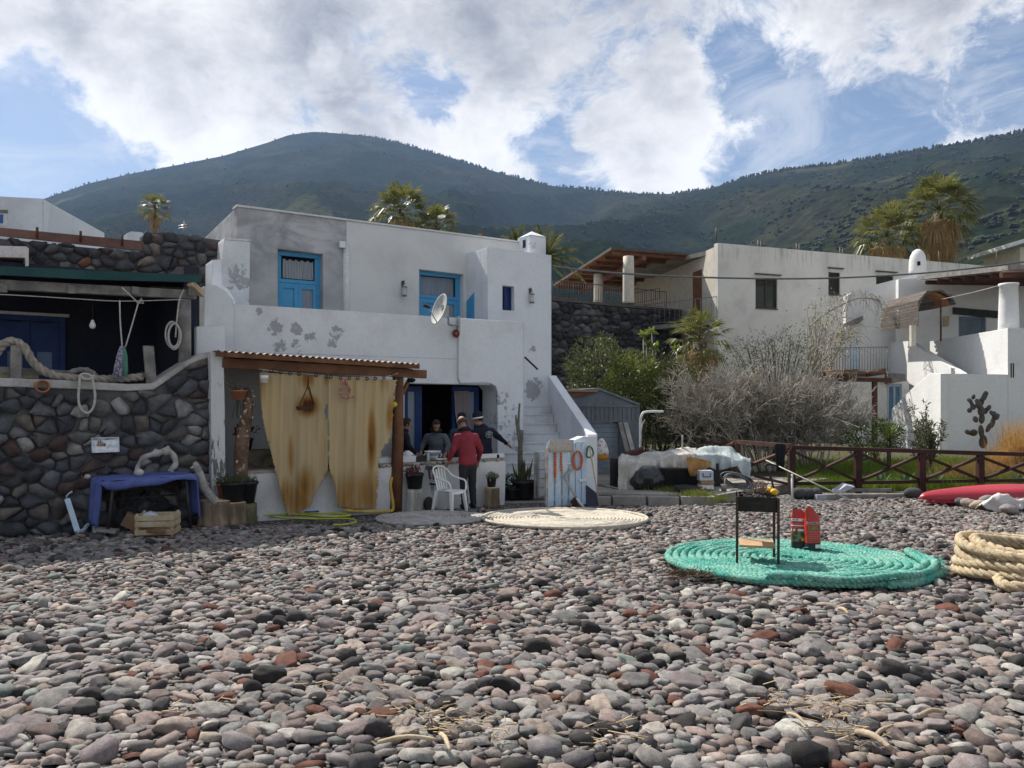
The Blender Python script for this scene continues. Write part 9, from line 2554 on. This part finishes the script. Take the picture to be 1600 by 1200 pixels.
 for s in 'LR': t.cone(W_['hip' + s], W_['kne' + s], .092, .070); t.cone(W_['kne' + s], W_['ank' + s] + Vector((0, 0, .01)), .070, .060)
 to = remeshed(t, 'trousers', .016, trousers, o, 3); crease(to, .008, 10, 4)
 for s in 'LR':
  a = W_['ank' + s]; q = MB(); fw = rz @ Vector((0, 1, 0))
  q.ell(Vector((a.x, a.y, L.z + .05)) + fw * .05, (.048, .135, .05), 12, 8, rot=rz); q.cone(a + Vector((0, 0, .02)), Vector((a.x, a.y, L.z + .05)), .05, .05)
  for v in q.v: v.z = max(v.z, L.z + .002)
  remeshed(q, 'shoe', .014, shoes or M['black'], o, 1)
 hm = MB()
 n_ = 14
 for i in range(9):
  el = -.55 + i * (math.pi / 2 + .55) / 8
  for k in range(n_):
   az = 2 * math.pi * k / n_; d = Vector((math.cos(az) * math.cos(el), math.sin(az) * math.cos(el), math.sin(el)))
   hm.v.append(hd + rh @ Vector((d.x * .086, d.y * .103 - .008, d.z * .108 + .022)))
 for i in range(8):
  for k in range(n_):
   az = 2 * math.pi * (k + .5) / n_; el = -.55 + (i + .5) * (math.pi / 2 + .55) / 8
   if math.sin(az) > .25 and el < .62: continue
   if bald and el > .35: continue
   hm.f.append([i * n_ + k, i * n_ + (k + 1) % n_, (i + 1) * n_ + (k + 1) % n_, (i + 1) * n_ + k]); hm.m.append(0); hm.sm.append(True)
 if hat is None or hat == 'beanie': solid(hm.build('hair', hairm, o), .012)
 if hat:
  h = MB(); zz = .035
  h.lathe([(.103, 0), (.106, .02), (.104, .055), (.09, .10), (.055, .135), (.001, .148)], hd + rh @ Vector((0, -.008, zz)), 18, axis=rh @ Matrix.Diagonal(Vector((.88, 1.02, 1))))
  h.build('hat', mat('dark_knit', (.012, .014, .028), (.02, .022, .035), 60, .95, .4), o)
  if hat == 'beanie':
   MB().lathe([(.106, -.016), (.109, -.002), (.106, .012)], hd + rh @ Vector((0, -.008, zz + .0)), 18, axis=rh @ Matrix.Diagonal(Vector((.90, 1.04, 1)))).build('hat_band', M['white_plastic'], o)
 if scarf:
  MB().tube([W_['neck'] + rz @ Vector((.082 * math.cos(a), .085 * math.sin(a), .012 + .012 * math.sin(2 * a))) for a in np.linspace(0, 2 * math.pi, 17)[:-1]], .042, 8, closed=True).build('scarf', scarf, o)
 return o, W_
def joints(yaw, pelvis, chest, neck, head, wl, wr, el=None, er=None, fl=(-.11, 0), frr=(.11, 0)):
 rz = Matrix.Rotation(yaw, 3, 'Z'); V_ = lambda x, y, z: rz @ Vector((x, y, z))
 J = dict(pelvis=V_(*pelvis), chest=V_(*chest), neck=V_(*neck), head=V_(*head))
 c = Vector(chest)
 for s, k, w, e, f in (('L', -1, wl, el, fl), ('R', 1, wr, er, frr)):
  sh_ = rz @ (c + Vector((k * .185, 0, .10))); wv = rz @ Vector(w)
  J['sho' + s] = sh_; J['wri' + s] = wv
  J['elb' + s] = rz @ Vector(e) if e else (sh_ + wv) / 2 + rz @ Vector((k * .05, -.06, -.02))
  hp = rz @ (Vector(pelvis) + Vector((k * .085, 0, -.06))); an = V_(f[0], f[1], .08)
  J['hip' + s] = hp; J['ank' + s] = an; J['kne' + s] = (hp + an) / 2 + V_(0, .035, 0)
 return J
red = mat('red_jacket_cloth', (.26, .030, .045), (.20, .022, .034), 5, .75, .35, bscale=18)
dk = mat('charcoal_trousers', (.030, .032, .036), (.022, .024, .027), 6, .9, .2)
y1 = R(30)
p1 = Vector((PX(731) * 14.15, 14.15, .02))
person('man in a red jacket seen from behind, leaning on the counter', p1, y1, joints(y1, (0, 0, .80), (-.0, .07, 1.13), (-.01, .12, 1.36), (-.02, .20, 1.475), (-.29, .17, .86), (.31, .19, .83), (-.265, .03, 1.04), (.275, .04, 1.02), (-.06, .0), (.15, .06)), red, dk, mat('greying_hair', (.07, .06, .055), (.04, .035, .03), 40, .8), head_pitch=.55, scarf=M['dark'], bald=True)[0].scale = (1.03, 1.03, 1.08)
navy_c = mat('navy_hoodie_cloth', (.010, .012, .022), (.016, .018, .03), 6, .9, .3)
jean = mat('blue_jeans', (.12, .16, .25), (.085, .115, .19), 9, .9, .3)
y2 = R(42)
p2 = Vector((PX(757) * 15.75, 15.75, 0.02))
o2, w2 = person('man in a navy hoodie and white banded beanie stretching out one arm', p2, y2, joints(y2, (0, 0, .92), (.02, .03, 1.27), (-.03, .06, 1.50), (-.10, .10, 1.615), (-.28, .22, 1.02), (.62, .02, 1.10), None, (.40, .02, 1.24)), navy_c, jean, M['hair'], hat='beanie', head_yaw=R(45), head_pitch=.15)
pr_c = w2['chest'] + Matrix.Rotation(y2, 3, 'Z') @ Vector((.01, -.150, .02)); pu = Matrix.Rotation(y2, 3, 'Z') @ Vector((1, 0, 0))
prm = mat('faded_white_print', (.42, .44, .46), (.30, .32, .34), 30, .9)
for (x0, x1, z, h) in ((-.045, .045, .075, .012), (-.05, .05, .045, .016), (-.055, .055, .015, .014), (-.04, .04, -.015, .012), (-.055, .05, -.045, .010), (-.085, -.072, .03, .03), (.072, .085, .03, .03), (-.09, -.078, -.02, .03), (.078, .09, -.02, .03)):
 MB().obox(pr_c + pu * x0 + Vector((0, 0, z)), pu * (x1 - x0), Matrix.Rotation(y2, 3, 'Z') @ Vector((0, .02, 0)), Vector((0, 0, h))).build('back_print', prm, o2)
gt = mat('grey_tweed', (.15, .17, .20), (.09, .105, .125), 60, .95, .4)
y3 = R(165)
p3 = Vector((PX(683) * 15.75, 15.75, .02))
person('person in a grey jacket behind the counter, looking down', p3, y3, joints(y3, (0, 0, .84), (.0, .07, 1.16), (-.02, .12, 1.38), (-.05, .19, 1.49), (-.26, .18, .96), (.28, .18, .98)), gt, dk, M['hair'], head_yaw=R(28), head_pitch=.45, scarf=M['dark'])
y4 = R(180)
p4 = Vector((PX(722) * 15.9, 15.9, .02))
person('person with a dark knitted cap, mostly hidden behind the red jacket', p4, y4, joints(y4, (0, 0, .88), (0, .02, 1.25), (0, .04, 1.46), (0, .07, 1.585), (-.26, .1, 1.0), (.26, .1, 1.0)), mat('speckled_jacket', (.07, .08, .10), (.02, .022, .03), 50, .95, lo=.45, hi=.55), dk, M['hair'], hat='cap', head_pitch=.2)
y5 = R(-70)
p5 = Vector((PX(627.5) * 15.3, 15.3, .02))
person('dark clothed person half hidden behind the pergola post', p5, y5, joints(y5, (0, 0, .86), (0, .04, 1.2), (0, .07, 1.42), (0, .10, 1.535), (-.24, .22, .98), (.24, .22, .98)), M['dark'], dk, M['hair'], head_pitch=.25)
